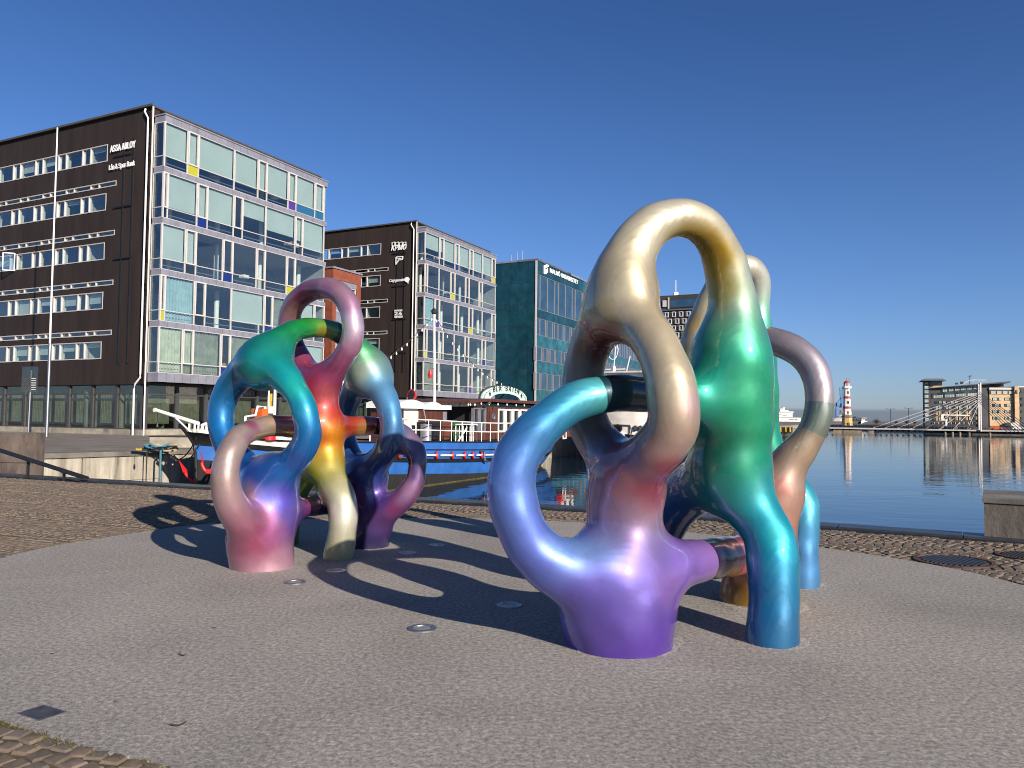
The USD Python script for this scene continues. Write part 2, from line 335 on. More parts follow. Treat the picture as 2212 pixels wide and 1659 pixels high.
M_pearl = usdkit.material(stage, LK+'pearl_lacquer', {
    'a': ('attribute', {'attribute': 'paint'}), 'g': ('geometry', {}),
    'n': ('noise_texture', {'scale': 420.0, 'detail': 1.0}), 'r': ('rgb_ramp', {'ramp': [(0.3, (0.72, 0.72, 0.72)), (0.7, (1.2, 1.2, 1.2))]}),
    'dn': ('noise_texture', {'scale': 2.2, 'detail': 5.0, 'roughness': 0.65}), 'dr': ('rgb_ramp', {'ramp': [(0.35, (0.80, 0.80, 0.80)), (0.62, (1.05, 1.05, 1.05))]}),
    'm': ('mix_color', {'blend_type': 'multiply', 'fac': 1.0, 'use_clamp': False}), 'm2': ('mix_color', {'blend_type': 'multiply', 'fac': 1.0, 'use_clamp': False}),
    'sn': ('noise_texture', {'scale': 2.6, 'detail': 1.5}), 'b': ('bump', {'strength': 0.10, 'distance': 0.05}),
    'rn': ('noise_texture', {'scale': 5.0, 'detail': 4.0}), 'rm': ('map_range', {'from_min': 0.3, 'from_max': 0.8, 'to_min': 0.015, 'to_max': 0.06}),
    'cn': ('noise_texture', {'scale': 11.0, 'detail': 2.0}), 'cb': ('bump', {'strength': 0.09, 'distance': 0.03}),
    'mps': ('mapping', {'scale': (9.0, 9.0, 2.2), 'rotation': (0.5, 0.3, 0.2)}), 'sc': ('noise_texture', {'type': 'ridged_multifractal', 'scale': 1.0, 'detail': 1.0, 'use_normalize': True}), 'sr': ('rgb_ramp', {'ramp': [(0.935, (1, 1, 1)), (0.965, (0.35, 0.34, 0.33))]}),
    'mk': ('noise_texture', {'scale': 3.1, 'detail': 2.0}), 'mkr': ('map_range', {'from_min': 0.58, 'from_max': 0.64, 'to_min': 0.0, 'to_max': 1.0, 'clamp': True}), 'm3': ('mix_color', {'blend_type': 'multiply', 'use_clamp': False}),
    'p': ('principled_bsdf', {'metallic': 0.42, 'roughness': 0.47, 'coat_weight': 1.0, 'coat_ior': 1.5})},
    [('g.position', 'n.vector'), ('n.fac', 'r.fac'), ('a.color', 'm.a'), ('r.color', 'm.b'), ('m.result', 'm2.a'), ('g.position', 'dn.vector'), ('dn.fac', 'dr.fac'), ('dr.color', 'm2.b'), ('m2.result', 'm3.a'), ('g.position', 'mps.vector'), ('mps.vector', 'sc.vector'), ('sc.fac', 'sr.fac'), ('sr.color', 'm3.b'), ('g.position', 'mk.vector'), ('mk.fac', 'mkr.value'), ('mkr.result', 'm3.fac'), ('m3.result', 'p.base_color'),
     ('g.position', 'sn.vector'), ('sn.fac', 'b.height'), ('b.normal', 'p.normal'), ('g.position', 'cn.vector'), ('cn.fac', 'cb.height'), ('b.normal', 'cb.normal'), ('cb.normal', 'p.coat_normal'),
     ('g.position', 'rn.vector'), ('rn.fac', 'rm.value'), ('rm.result', 'p.coat_roughness')], surface='p.BSDF')
def sculpture(name, label, tubes, spots, bands, joints=(), seed=0):
    """tubes: {part: control rows}; spots: (px, py, Y, radius m, colour, strength); bands: (tube, s0, s1, colour) painted sections with a hard edge"""
    order = list(tubes); S = [sample_spline(tubes[t]) for t in order]
    V, F = blend(S)
    N = vnormals(V, F)
    V = V+N*((meshkit.fbm(V*3.2, 2, seed)-0.5)*0.036+(meshkit.fbm(V*9, 1, seed+5)-0.5)*0.0025)[:, None]
    F = F[(V[F][:, :, 2].max(1) > -0.06)]
    cent = np.vstack([s[0] for s in S]); rad = np.concatenate([s[1] for s in S]); col = np.vstack([s[2] for s in S])
    sid = np.concatenate([np.full(len(s[0]), i) for i, s in enumerate(S)]); par = np.concatenate([s[3] for s in S])
    d, j = cKDTree(cent).query(V, k=40)
    e = (d-d[:, :1]+0.02)/0.10
    w = np.exp(-e**2)*(1/rad[j])**0.5
    C = (w[..., None]*col[j]).sum(1)/w.sum(1)[:, None]
    rel = V-EYEP; dep = rel@FWD; vpx = CX+FO*(rel@RGT)/dep; vpy = CY-FO*(rel@UPV)/dep
    for px, py, Y, r, c, a in spots:
        near_ = np.flatnonzero(np.hypot(vpx-px, vpy-py) < 9)
        ctr = V[near_[np.argmin(np.abs(V[near_, 1]-Y))]] if len(near_) else P(px, py, Y)
        q = np.linalg.norm(V-ctr, axis=1)/(r*1.35)
        q = q+(meshkit.fbm(V*5, 3, 11)-0.5)*0.7
        g = (np.clip(1.25-q, 0, 1)**1.0); g = g*g*(3-2*g)*a
        C = C*(1-g[:, None])+lin(c)*g[:, None]
    n2 = meshkit.fbm(V*3.0, 4, seed+3)[:, None]
    C = C*(0.80+0.40*n2)*0.78
    lum = C@np.array([.25, .6, .15]); sat = np.clip((C.max(1)-C.min(1))/np.maximum(C.max(1), 1e-6), 0, 1)[:, None]
    C = np.clip(lum[:, None]+(C-lum[:, None])*(.80+.34*np.clip((sat-.25)/.4, 0, 1)), 0.004, 1)*(1-.22*sat)
    N = vnormals(V, F); A = np.hstack([N, C])
    o = thing(name, label, 'sculpture')
    left = None
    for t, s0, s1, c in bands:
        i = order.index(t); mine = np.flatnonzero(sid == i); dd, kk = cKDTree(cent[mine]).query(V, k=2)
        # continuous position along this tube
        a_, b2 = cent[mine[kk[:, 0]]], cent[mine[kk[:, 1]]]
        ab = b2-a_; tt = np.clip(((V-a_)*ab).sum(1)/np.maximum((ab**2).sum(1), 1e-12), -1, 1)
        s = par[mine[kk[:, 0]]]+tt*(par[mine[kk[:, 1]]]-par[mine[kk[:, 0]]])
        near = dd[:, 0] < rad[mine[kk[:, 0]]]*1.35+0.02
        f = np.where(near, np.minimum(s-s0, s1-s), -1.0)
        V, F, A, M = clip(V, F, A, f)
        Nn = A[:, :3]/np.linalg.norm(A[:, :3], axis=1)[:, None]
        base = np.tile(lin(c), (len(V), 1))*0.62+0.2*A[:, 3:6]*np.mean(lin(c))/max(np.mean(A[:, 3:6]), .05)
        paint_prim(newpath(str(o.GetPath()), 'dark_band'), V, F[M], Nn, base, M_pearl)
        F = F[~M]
        tree = None
        # vertices appended by the cut need no colour of their own (interpolated)
    Nn = A[:, :3]/np.linalg.norm(A[:, :3], axis=1)[:, None]
    paint_prim(newpath(str(o.GetPath()), 'body'), V, F, Nn, A[:, 3:6], M_pearl)
    return o
A_T = {
 'foot': [(1338, 1425, 5.62, 116, '6242a6'), (1338, 1385, 5.62, 112, '6242a6'), (1335, 1310, 5.62, 124, '6546ac'), (1338, 1245, 5.62, 118, '7054b4'), (1348, 1170, 5.62, 88, '8470b2'), (1353, 1080, 5.62, 68, 'a08a98'), (1352, 1035, 5.62, 62, 'a08a90')],
 'loop': [(1300, 1262, 5.55, 70, '7f6cc4'), (1213, 1228, 5.40, 63, '6f78c8'), (1151, 1180, 5.36, 57, '6a78cc'), (1115, 1106, 5.34, 55, '6c86d0'), (1103, 1035, 5.33, 54, '6a88d0'), (1132, 961, 5.34, 49, '5a8ed2'), (1181, 911, 5.36, 46, '4a9ccc'), (1238, 872, 5.40, 44, '58aec6'), (1303, 852, 5.46, 42.5, '72c6c0'), (1360, 849, 5.54, 41, '4fb4ac'), (1430, 853, 5.66, 41, '3cae9c'), (1520, 868, 5.86, 46, '2fa888')],
 'ring_left': [(1352, 1050, 5.62, 60, 'a07882'), (1322, 990, 5.74, 50, '8e7a80'), (1275, 925, 5.86, 46, '7a7474'), (1260, 850, 5.92, 46, '8a8278'), (1266, 780, 5.90, 46, '9a9080'), (1290, 715, 5.80, 48, 'a89c84'), (1325, 655, 5.66, 54, 'b8ac90')],
 'ring_right': [(1356, 1050, 5.60, 60, 'a86a76'), (1402, 990, 5.30, 57, 'b07480'), (1450, 930, 5.13, 56.5, 'b89a8c'), (1454, 870, 5.10, 55.5, 'c4b294'), (1442, 800, 5.14, 52, 'c6b696'), (1413, 740, 5.26, 49.5, 'c4b494'), (1380, 692, 5.42, 50, 'c2b292'), (1350, 645, 5.52, 58, 'c0b290')],
 'arch': [(1338, 665, 5.58, 62, 'bfb190'), (1348, 600, 5.55, 62, 'c6b896'), (1368, 540, 5.55, 54, 'ccbf9e'), (1405, 492, 5.56, 46, 'd0c6a8'), (1462, 471, 5.60, 40, 'd6ceb4'), (1520, 491, 5.70, 40, 'd4cbac'), (1557, 545, 5.80, 44, 'd0c8a8'), (1577, 620, 5.88, 50, 'b4c4a4'), (1584, 700, 5.92, 58, '68b898'), (1580, 770, 5.95, 72, '2ea882')],
 'trunk': [(1578, 770, 5.95, 76, '2aa880'), (1580, 840, 5.96, 88, '1fa478'), (1582, 910, 5.98, 85, '1ba074'), (1579, 985, 6.00, 76, '1c9a78'), (1575, 1040, 6.02, 66, '1a8a80')],
 'leg_front': [(1580, 1020, 6.00, 62, '1f9a80'), (1625, 1095, 5.90, 53, '2a98a0'), (1662, 1165, 5.80, 52, '34a0b4'), (1671, 1240, 5.74, 54, '3492b8'), (1672, 1310, 5.70, 54, '2c80b0'), (1667, 1385, 5.68, 55, '266fa0'), (1666, 1425, 5.68, 55, '266fa0')],
 'leg_back': [(1575, 1020, 6.02, 62, '1a8a80'), (1508, 1050, 6.35, 58, '1d5a92'), (1450, 1112, 6.68, 46, '1c4a88'), (1412, 1210, 6.85, 40, '1c4484'), (1400, 1300, 6.90, 40, '1c4484'), (1398, 1340, 6.90, 40, '1c4484')],
 'bar': [(1440, 1225, 5.68, 58, '8a68c0'), (1500, 1214, 5.88, 47, '9a78be'), (1558, 1205, 6.2, 43, 'a86a90'), (1606, 1198, 6.58, 42, 'b8606c'), (1645, 1196, 6.9, 44, 'b04a50')],
 'rear_foot': [(1640, 1335, 6.92, 84, 'a89050'), (1640, 1300, 6.92, 82, 'a89050'), (1645, 1230, 6.94, 78, 'a86a4c'), (1655, 1160, 6.98, 60, 'a8644c'), (1666, 1100, 7.00, 44, 'c29684'), (1676, 1060, 7.0, 44, 'c09488')],
 'rear_loop': [(1670, 1070, 7.0, 46, 'c09488'), (1700, 1005, 6.92, 40, 'b09480'), (1741, 950, 6.86, 33, 'ae987e'), (1766, 898, 6.84, 31, 'a8968a'), (1771, 845, 6.86, 31, 'a898a0'), (1753, 791, 6.92, 31, 'a094a0'), (1708, 750, 7.02, 31, '9a8c94'), (1651, 735, 7.2, 31, '948888'), (1590, 742, 7.35, 33, '9a9080')],
 'rear_ring': [(1668, 1075, 7.0, 46, 'b07a70'), (1610, 1000, 7.4, 40, 'a08a80'), (1540, 900, 7.6, 36, 'a09080'), (1500, 810, 7.6, 34, 'a49a84'), (1500, 745, 7.55, 33, 'aca088'), (1524, 680, 7.5, 31, 'c0b490'), (1556, 615, 7.5, 30, 'c2b690'), (1600, 577, 7.55, 29, 'd0c8b0'), (1632, 592, 7.62, 28, 'd4d0bc'), (1636, 650, 7.7, 28, 'a8d0b8'), (1634, 720, 7.72, 34, '40b090'), (1636, 800, 7.7, 42, '26a67c'), (1640, 880, 7.7, 42, '22a078'), (1650, 960, 7.7, 40, '22a080'), (1692, 1035, 7.7, 38, '3aa0a4'), (1728, 1085, 7.66, 37, '58b4c4'), (1732, 1150, 7.62, 37, '5a9ccc'), (1731, 1220, 7.6, 38, '5a94c8'), (1730, 1290, 7.6, 39, '5a94c8')],
}
A_S = [(1475, 512, 5.66, 0.17, 'b08a14', 1.0), (1540, 570, 5.7, 0.15, 'a88a24', 0.9), (1552, 640, 5.74, 0.11, 'a89030', 0.6), (1530, 520, 5.72, 0.13, 'b08a14', 0.9),
       (1312, 735, 5.72, 0.16, '6e1218', 0.95), (1330, 715, 5.62, 0.10, '8a2018', 0.7), (1300, 860, 5.9, 0.13, '4a2030', 0.7), (1305, 830, 6.0, 0.12, 'a04050', 0.8),
       (1445, 1003, 5.12, 0.10, 'a84458', 0.7), (1405, 1045, 5.4, 0.10, 'a0384e', 0.65), (1412, 1075, 5.45, 0.09, 'a84c64', 0.5), (1370, 985, 5.5, 0.10, '705868', 0.5), (1340, 960, 5.75, 0.15, '2c3c60', 0.75), (1502, 880, 4.98, 0.10, 'c08c9c', 0.5),
       (1230, 1195, 5.35, 0.15, '7aa0d8', 0.7), (1290, 1170, 5.3, 0.15, '88a2d4', 0.7), (1340, 1130, 5.4, 0.16, '8a76a8', 0.45), (1280, 1310, 5.2, 0.22, '6844a4', 0.5), (1440, 1270, 5.4, 0.13, 'a07ab8', 0.4), (1270, 1040, 5.55, 0.1, '8a7a84', .6),
       (1545, 950, 5.75, 0.20, '0e6e58', 0.7), (1500, 1010, 5.8, 0.15, '14605c', 0.6), (1610, 1000, 5.75, 0.13, '28b088', 0.6), (1520, 770, 5.8, 0.14, '2a8a88', 0.5), (1600, 870, 5.72, 0.15, '24b084', 0.7), (1620, 1260, 5.6, 0.13, '2a6aa4', 0.5), (1690, 1170, 5.65, 0.10, '48b8b8', 0.6),
       (1690, 1055, 6.85, 0.08, 'b86a60', 0.5), (1500, 700, 7.45, 0.1, 'c8a050', .5), (1600, 1290, 6.6, .16, 'a08830', .6), (1600, 1215, 6.65, .13, 'a03030', .5), (1735, 900, 6.75, .10, '50786c', .5)]
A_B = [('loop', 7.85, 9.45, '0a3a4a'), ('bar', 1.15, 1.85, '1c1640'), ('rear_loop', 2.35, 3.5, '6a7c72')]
B_T = {
 'foot_left': [(566, 1245, 8.24, 68, 'cfa6b2'), (566, 1212, 8.24, 67, 'cca0ae'), (566, 1170, 8.24, 66, 'bc8098'), (575, 1120, 8.26, 52, '7a60a8'), (578, 1085, 8.28, 44, '5a54b0'), (577, 1055, 8.30, 46, '3e4aa4'), (590, 1030, 8.3, 46, '2a56a8')],
 'loop_left': [(545, 1160, 8.18, 46, 'b06880'), (524, 1128, 7.92, 40, 'b06a84'), (498, 1082, 7.76, 34, 'b08890'), (487, 1032, 7.70, 31.5, 'b89a92'), (495, 985, 7.74, 28.5, 'b49a94'), (516, 946, 7.9, 25.5, 'b8a094'), (548, 927, 8.18, 24, 'b09088'), (580, 919, 8.34, 23.5, 'b8aa88'), (612, 919, 8.5, 23, 'b04448'), (640, 921, 8.75, 25, 'a84a3a'), (690, 922, 9.05, 30, 'c8503a')],
 'ring_left_l': [(578, 1050, 8.3, 44, '34489e'), (535, 1012, 8.5, 34, '2a60ac'), (490, 960, 8.66, 29, '2e78bc'), (478, 905, 8.74, 28, '2e80c0'), (490, 850, 8.74, 29, '2a7cb8'), (525, 805, 8.62, 34, '1f7ca4'), (565, 778, 8.5, 42, '1a8c90')],
 'ring_left_r': [(582, 1050, 8.28, 44, '3a4aa0'), (632, 1000, 8.12, 32, '2a66b0'), (662, 950, 8.03, 30, '2a74ba'), (662, 903, 8.0, 29, '2e88bc'), (645, 855, 8.04, 29, '3cb0b4'), (615, 812, 8.2, 33, '3aaeac'), (580, 782, 8.42, 42, '1f9890')],
 'arch': [(575, 790, 8.48, 46, '1a8c8c'), (596, 752, 8.52, 36, '1a9070'), (624, 722, 8.64, 26.5, '249a58'), (652, 711, 8.8, 23, '34a24c'), (690, 708, 9.0, 22, '6cb054'), (727, 717, 9.2, 23, '5a8a50'), (763, 742, 9.42, 25, '3a9a60'), (790, 780, 9.56, 32, '86b890'), (802, 815, 9.62, 37, '9ab8b0')],
 'ring_right_r': [(800, 805, 9.6, 38, '96b4a8'), (824, 845, 9.42, 27, '70a0c0'), (840, 885, 9.28, 25.5, '6aa4d0'), (845, 925, 9.22, 25, '4a78a8'), (836, 968, 9.26, 26, '3c5c90'), (812, 1002, 9.42, 30, '34509a'), (790, 1032, 9.58, 36, '3a3a80')],
 'ring_right_l': [(798, 810, 9.62, 37, '8a9a98'), (765, 840, 9.9, 26, '4a7aa8'), (750, 880, 10.06, 23, '2c66a8'), (744, 925, 10.1, 23, '2e68a8'), (750, 965, 10.06, 24, '4a7cb0'), (766, 1003, 9.86, 30, '3a5898'), (788, 1035, 9.62, 36, '38387c')],
 'foot_right': [(789, 1030, 9.6, 38, '30306c'), (790, 1075, 9.6, 38, '2c2c66'), (791, 1120, 9.6, 42, '302e62'), (794, 1160, 9.6, 45, '32305a'), (794, 1195, 9.6, 45, '322e54')],  # navy deepened here and at the start of loop_right: cast shade put into colour
 'loop_right': [(812, 1130, 9.52, 34, '403c74'), (834, 1106, 9.42, 30, '6e4c84'), (863, 1083, 9.34, 26, '9a5a90'), (890, 1051, 9.3, 23, '8a5a86'), (901, 1015, 9.3, 21, '5c4a7a'), (899, 980, 9.34, 21, '6a5078'), (879, 946, 9.46, 21, 'b090a0'), (850, 928, 9.64, 20, 'a85058'), (815, 922, 9.72, 20, 'b04a40'), (780, 920, 9.55, 21, 'd0603c'), (740, 921, 9.3, 25, 'd2503a'), (705, 922, 9.12, 30, 'd8503c')],
 'trunk': [(692, 832, 9.1, 37, 'b03a4c'), (692, 870, 9.1, 30, 'd04848'), (694, 905, 9.1, 33, 'dc5a40'), (704, 945, 9.1, 31, 'e08a20'), (708, 978, 9.1, 28, 'e0a03a'), (702, 1005, 9.08, 28, 'd0b860')],
 'pink_ring': [(692, 845, 9.1, 32, 'b0405a'), (718, 800, 8.95, 27, 'b0527a'), (748, 762, 8.78, 24, 'b46a90'), (763, 715, 8.68, 23.5, 'c49ab4'), (754, 660, 8.72, 23.5, 'b98aa8'), (728, 630, 8.84, 24, 'b88a94'), (697, 623, 9.0, 24, 'bc8e96'), (660, 634, 9.2, 24, 'b87e98'), (635, 662, 9.38, 24, 'b4849c'), (625, 695, 9.5, 24, 'b884a0'), (630, 735, 9.52, 24, 'a06888'), (648, 776, 9.42, 25, 'b0607c'), (672, 812, 9.25, 28, 'b2486a'), (692, 842, 9.12, 32, 'b03a4c')],
 'leg_front': [(700, 1000, 9.08, 30, 'd8c45c'), (722, 1045, 8.9, 32, 'd0c880'), (739, 1085, 8.76, 32, 'dcd6b4'), (742, 1125, 8.72, 31.5, 'd8d2b4'), (737, 1165, 8.74, 32, 'd0cca8'), (731, 1200, 8.77, 33, 'bcbc84'), (728, 1230, 8.78, 33, 'bcbc84')],
 'leg_back': [(700, 1000, 9.1, 30, 'b8b840'), (670, 1022, 9.3, 26, '9aae30'), (644, 1055, 9.5, 25, '6aa820'), (628, 1100, 9.62, 25, '5aa020'), (620, 1150, 9.68, 26, '5aa020'), (618, 1200, 9.7, 26, '5aa020')],
 'bar': [(600, 1108, 8.26, 40, '5a58b0'), (638, 1100, 8.48, 25, '7a4a8c'), (662, 1096, 8.74, 21, 'b04070'), (686, 1093, 9.0, 21, '7a2850'), (735, 1089, 9.38, 22, '6a2c60'), (785, 1090, 9.55, 30, '40346e')],
}
B_S = [(660, 650, 9.1, .16, '7a2048', .9), (680, 645, 8.95, .13, '6a1c50', .8), (640, 680, 9.3, .13, 'b88a78', .7), (712, 628, 8.8, .12, 'a86aa8', .6), (755, 700, 8.55, .16, 'd8c4d8', .6),
       (700, 855, 8.92, .12, 'e08078', .5), (735, 915, 9.0, .12, 'e0503a', .6), (720, 940, 8.95, .14, 'e8961c', .9), (790, 935, 9.35, .10, 'c8a060', .7),
       (560, 1165, 7.95, .16, 'a84a70', .7), (600, 1150, 7.95, .14, 'b878b0', .5), (600, 1070, 8.05, .13, '6a58c8', .8), (575, 1075, 8.0, .12, '8080d8', .6), (545, 925, 8.02, .09, 'a86080', .9), (535, 945, 8.02, .08, 'a87090', .7), (610, 912, 8.35, .07, 'b03048', .8),
       (700, 715, 8.9, .07, '98b850', .7), (690, 725, 8.95, .09, 'b0a040', .8), (600, 760, 8.3, .15, '189070', .5), (650, 830, 7.95, .12, '48c8b8', .7), (640, 985, 7.95, .11, '3a3a90', .5),
       (780, 800, 9.4, .14, 'b8c8b0', .6), (745, 770, 9.5, .1, '3aa060', .6), (690, 1040, 8.95, .13, 'a8b838', .8), (680, 1030, 9.0, .12, '9ab030', .7), (745, 1110, 8.6, .16, 'e0dac4', .7),
       (845, 1105, 9.2, .07, 'a84868', .5), (878, 1060, 9.15, .1, 'c090b8', .7), (868, 1085, 9.15, .09, 'b888b8', .6), (820, 1070, 9.3, .12, '5a4aa0', .8), (810, 1045, 9.35, .1, '34407e', .6)]
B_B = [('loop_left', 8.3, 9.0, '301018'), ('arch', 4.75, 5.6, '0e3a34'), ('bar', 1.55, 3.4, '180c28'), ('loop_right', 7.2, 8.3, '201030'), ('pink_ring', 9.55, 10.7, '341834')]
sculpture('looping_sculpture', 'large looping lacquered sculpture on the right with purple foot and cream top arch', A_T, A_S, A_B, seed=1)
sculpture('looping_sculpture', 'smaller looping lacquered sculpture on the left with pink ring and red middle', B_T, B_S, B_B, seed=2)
# ------------------------------------------------------------------ water and quays
WZ = -1.5
M_water = usdkit.material(stage, LK+'harbour_water', {
    'g': ('geometry', {}), 'mp': ('mapping', {'scale': (0.55, 0.9, 1.0), 'rotation': (0, 0, 0.35)}), 'mp2': ('mapping', {'scale': (0.10, 0.22, 1.0), 'rotation': (0, 0, 0.2)}),
    'n1': ('noise_texture', {'scale': 1.6, 'detail': 2.5, 'distortion': 0.4}), 'n2': ('noise_texture', {'scale': 1.0, 'detail': 2.0}),
    'ad': ('math', {'math_type': 'multiply_add', 'value2': 2.2}),
    'b': ('bump', {'strength': 0.085, 'distance': 0.10}),
    'p': ('principled_bsdf', {'base_color': (0.006, 0.016, 0.026), 'roughness': 0.03, 'ior': 1.33, 'specular_ior_level': 0.7})},
    [('g.position', 'mp.vector'), ('g.position', 'mp2.vector'), ('mp.vector', 'n1.vector'), ('mp2.vector', 'n2.vector'), ('n2.fac', 'ad.value1'), ('n1.fac', 'ad.value3'), ('ad.value', 'b.height'), ('b.normal', 'p.normal')], surface='p.BSDF')
b = MB(); b.add([(-9000, -9000, WZ), (9000, -9000, WZ), (9000, 9000, WZ), (-9000, 9000, WZ)], [[0, 1, 2, 3]])
obj('harbour_water', b, M_water, None, label='calm dark blue harbour water with long ripples', cat='water', kind='structure')

M_kerb = pm('dark_granite', (0.040, 0.044, 0.055), 0.38, var=0.25, scale=2.5, bump=0.15, bscale=45)
M_conc = pm('pale_concrete', (0.34, 0.30, 0.235), 0.9, var=0.30, scale=1.3, bump=0.5, bscale=14, detail=8)
M_conc_dark = pm('weathered_concrete', (0.16, 0.145, 0.125), 0.9, var=0.30, scale=1.6, bump=0.4, bscale=20, detail=8)
def streaks(name, c0, c1, c2, vs=0.25, hs=3.0):
    return usdkit.material(stage, LK+name, {
        'g': ('geometry', {}), 'mp': ('mapping', {'scale': (hs, hs, vs)}), 'n': ('noise_texture', {'scale': 1.0, 'detail': 9.0, 'roughness': 0.72}),
        'n2': ('noise_texture', {'scale': 0.8, 'detail': 6.0, 'roughness': 0.7}), 'r2': ('rgb_ramp', {'ramp': [(0.3, (0.7, 0.68, 0.66)), (0.7, (1.1, 1.1, 1.1))]}),
        'r': ('rgb_ramp', {'ramp': [(0.30, c2), (0.46, c1), (0.62, c0)]}), 'm': ('mix_color', {'blend_type': 'multiply', 'fac': 1.0, 'use_clamp': False}),
        'bn': ('noise_texture', {'scale': 18.0, 'detail': 4.0}), 'b': ('bump', {'strength': 0.5, 'distance': 0.02}),
        'p': ('principled_bsdf', {'roughness': 0.9})},
        [('g.position', 'mp.vector'), ('mp.vector', 'n.vector'), ('n.fac', 'r.fac'), ('g.position', 'n2.vector'), ('n2.fac', 'r2.fac'), ('r.color', 'm.a'), ('r2.color', 'm.b'), ('m.result', 'p.base_color'),
         ('g.position', 'bn.vector'), ('bn.fac', 'b.height'), ('b.normal', 'p.normal')], surface='p.BSDF')
M_streak = streaks('streaked_quay_concrete', (0.42, 0.385, 0.315), (0.29, 0.26, 0.205), (0.12, 0.105, 0.08))
M_rust = pm('rusty_iron', (0.09, 0.045, 0.03), 0.7, var=0.4, scale=8, bump=0.4, bscale=80)
M_steel = pm('brushed_steel', (0.40, 0.41, 0.42), 0.45, metal=1.0, var=0.1, scale=30)
M_white = pm('white_paint', (0.76, 0.74, 0.71), 0.45, var=0.08, scale=2.0)
M_black = pm('black_paint', (0.012, 0.012, 0.014), 0.45, var=0.2)
M_iron = pm('dark_iron', (0.035, 0.035, 0.04), 0.45, metal=0.5, var=0.2, scale=12)

# near quay: coping stones, one by one, and the wall below them
kerb = thing('quay_kerb', 'dark stone coping along the edge of the near quay', 'kerb')
def run(p, q, n_out, step, k0):
    L = np.linalg.norm(q-p); u = unit(q-p); n = np.array([-u[1], u[0]]); n = n if n[1] > 0 else -n
    fr = Fr(p, u, n); t = k0; i = 0; rnd = random.Random(7)
    while t < L:
        e = min(t+step, L)
        b = MB(); j = rnd.uniform(-.003, .003)
        b.box(fr, t+.006, e-.006, -.42, .02, -.2, .035+j)
        obj('coping_stone', b, M_kerb, kerb)
        t = e
    b = MB(); b.box(fr, k0, L, -.40, 0.0, -3.0, -.201); obj('quay_wall', b, M_conc_dark, kerb)
    b = MB(); b.box(fr, k0, L, -.55, -.43, -.2, 0.004); obj('gutter_strip', b, M_iron, kerb)
    return fr
u01 = unit(E1-E0)
run(E0-u01*4.0, E1, None, 1.6, 0.0)
run(E1, E2+unit(E2-E1)*5.0, None, 1.6, 0.0)

# cobblestones in fan courses, each a stone with its own shape
M_cob = [pm(f'cobble_{w}', c, 0.75, var=0.22, scale=9, bump=0.4, bscale=120, spec=0.3) for w, c in
         (('brown', (0.168, 0.127, 0.092)), ('grey', (0.156, 0.129, 0.103)), ('rose', (0.172, 0.126, 0.098)), ('dark', (0.135, 0.106, 0.08)))]
def cobbles():
    rng = np.random.default_rng(4); W = 1.25; R = 0.86; d = 0.112; out = []
    base = math.atan2(*(E1-E0)[::-1]); ca, sa = math.cos(base), math.sin(base)
    for c in range(-14, 16):
        for k in range(-200, 120):
            arc = np.arange(-W/2+.05, W/2-.02, 0.108)
            for a in arc:
                x = k*d-math.sqrt(R*R-a*a)+R*.5; y = c*W+a
                gx, gy = ca*x-sa*y, sa*x+ca*y
                if gy < 2.2 or gy > 24 or abs(gx) > .68*gy+1.6: continue
                out.append((gx, gy, base+math.asin(-a/R)*-1.0))
    a = np.array(out)
    keep = shapely.contains_xy(plaza_poly.buffer(-0.58), a[:, 0], a[:, 1]) & ~shapely.contains_xy(disc_poly.buffer(0.012), a[:, 0], a[:, 1])
    for q, rr in HOLES: keep &= np.hypot(a[:, 0]-q[0], a[:, 1]-q[1]) > rr+.05
    a = a[keep]
    n = len(a); a[:, :2] += rng.normal(0, .006, (n, 2)); a[:, 2] += rng.normal(0, .15, n)
    return a, rng
HOLES = []
def stone_mesh(x, y, th, rng):
    n = len(x); sx = rng.uniform(.040, .053, (n, 4)); sy = rng.uniform(.040, .053, (n, 4))
    cx = np.array([-1, 1, 1, -1])*sx; cy = np.array([-1, -1, 1, 1])*sy
    z = np.clip(rng.normal(0, .0025, n), -.006, .006); tilt = rng.normal(0, .018, (n, 2))
    V = np.zeros((n, 13, 3)); ct, st = np.cos(th)[:, None], np.sin(th)[:, None]
    for lv, (f, zz) in enumerate(((1.0, -.05), (1.0, -.010), (.84, 0.0))):
        X, Y = cx*f, cy*f
        V[:, lv*4:lv*4+4, 0] = x[:, None]+ct*X-st*Y; V[:, lv*4:lv*4+4, 1] = y[:, None]+st*X+ct*Y
        V[:, lv*4:lv*4+4, 2] = zz+z[:, None]+tilt[:, :1]*X+tilt[:, 1:]*Y
    V[:, 12] = V[:, 8:12].mean(1); V[:, 12, 2] += .003
    f = []
    for lv in (0, 1):
        for j in range(4):
            a, b_ = lv*4+j, lv*4+(j+1) % 4; f += [[a, b_, b_+4], [a, b_+4, a+4]]
    f += [[8, 9, 12], [9, 10, 12], [10, 11, 12], [11, 8, 12]]
    return V, np.array(f)

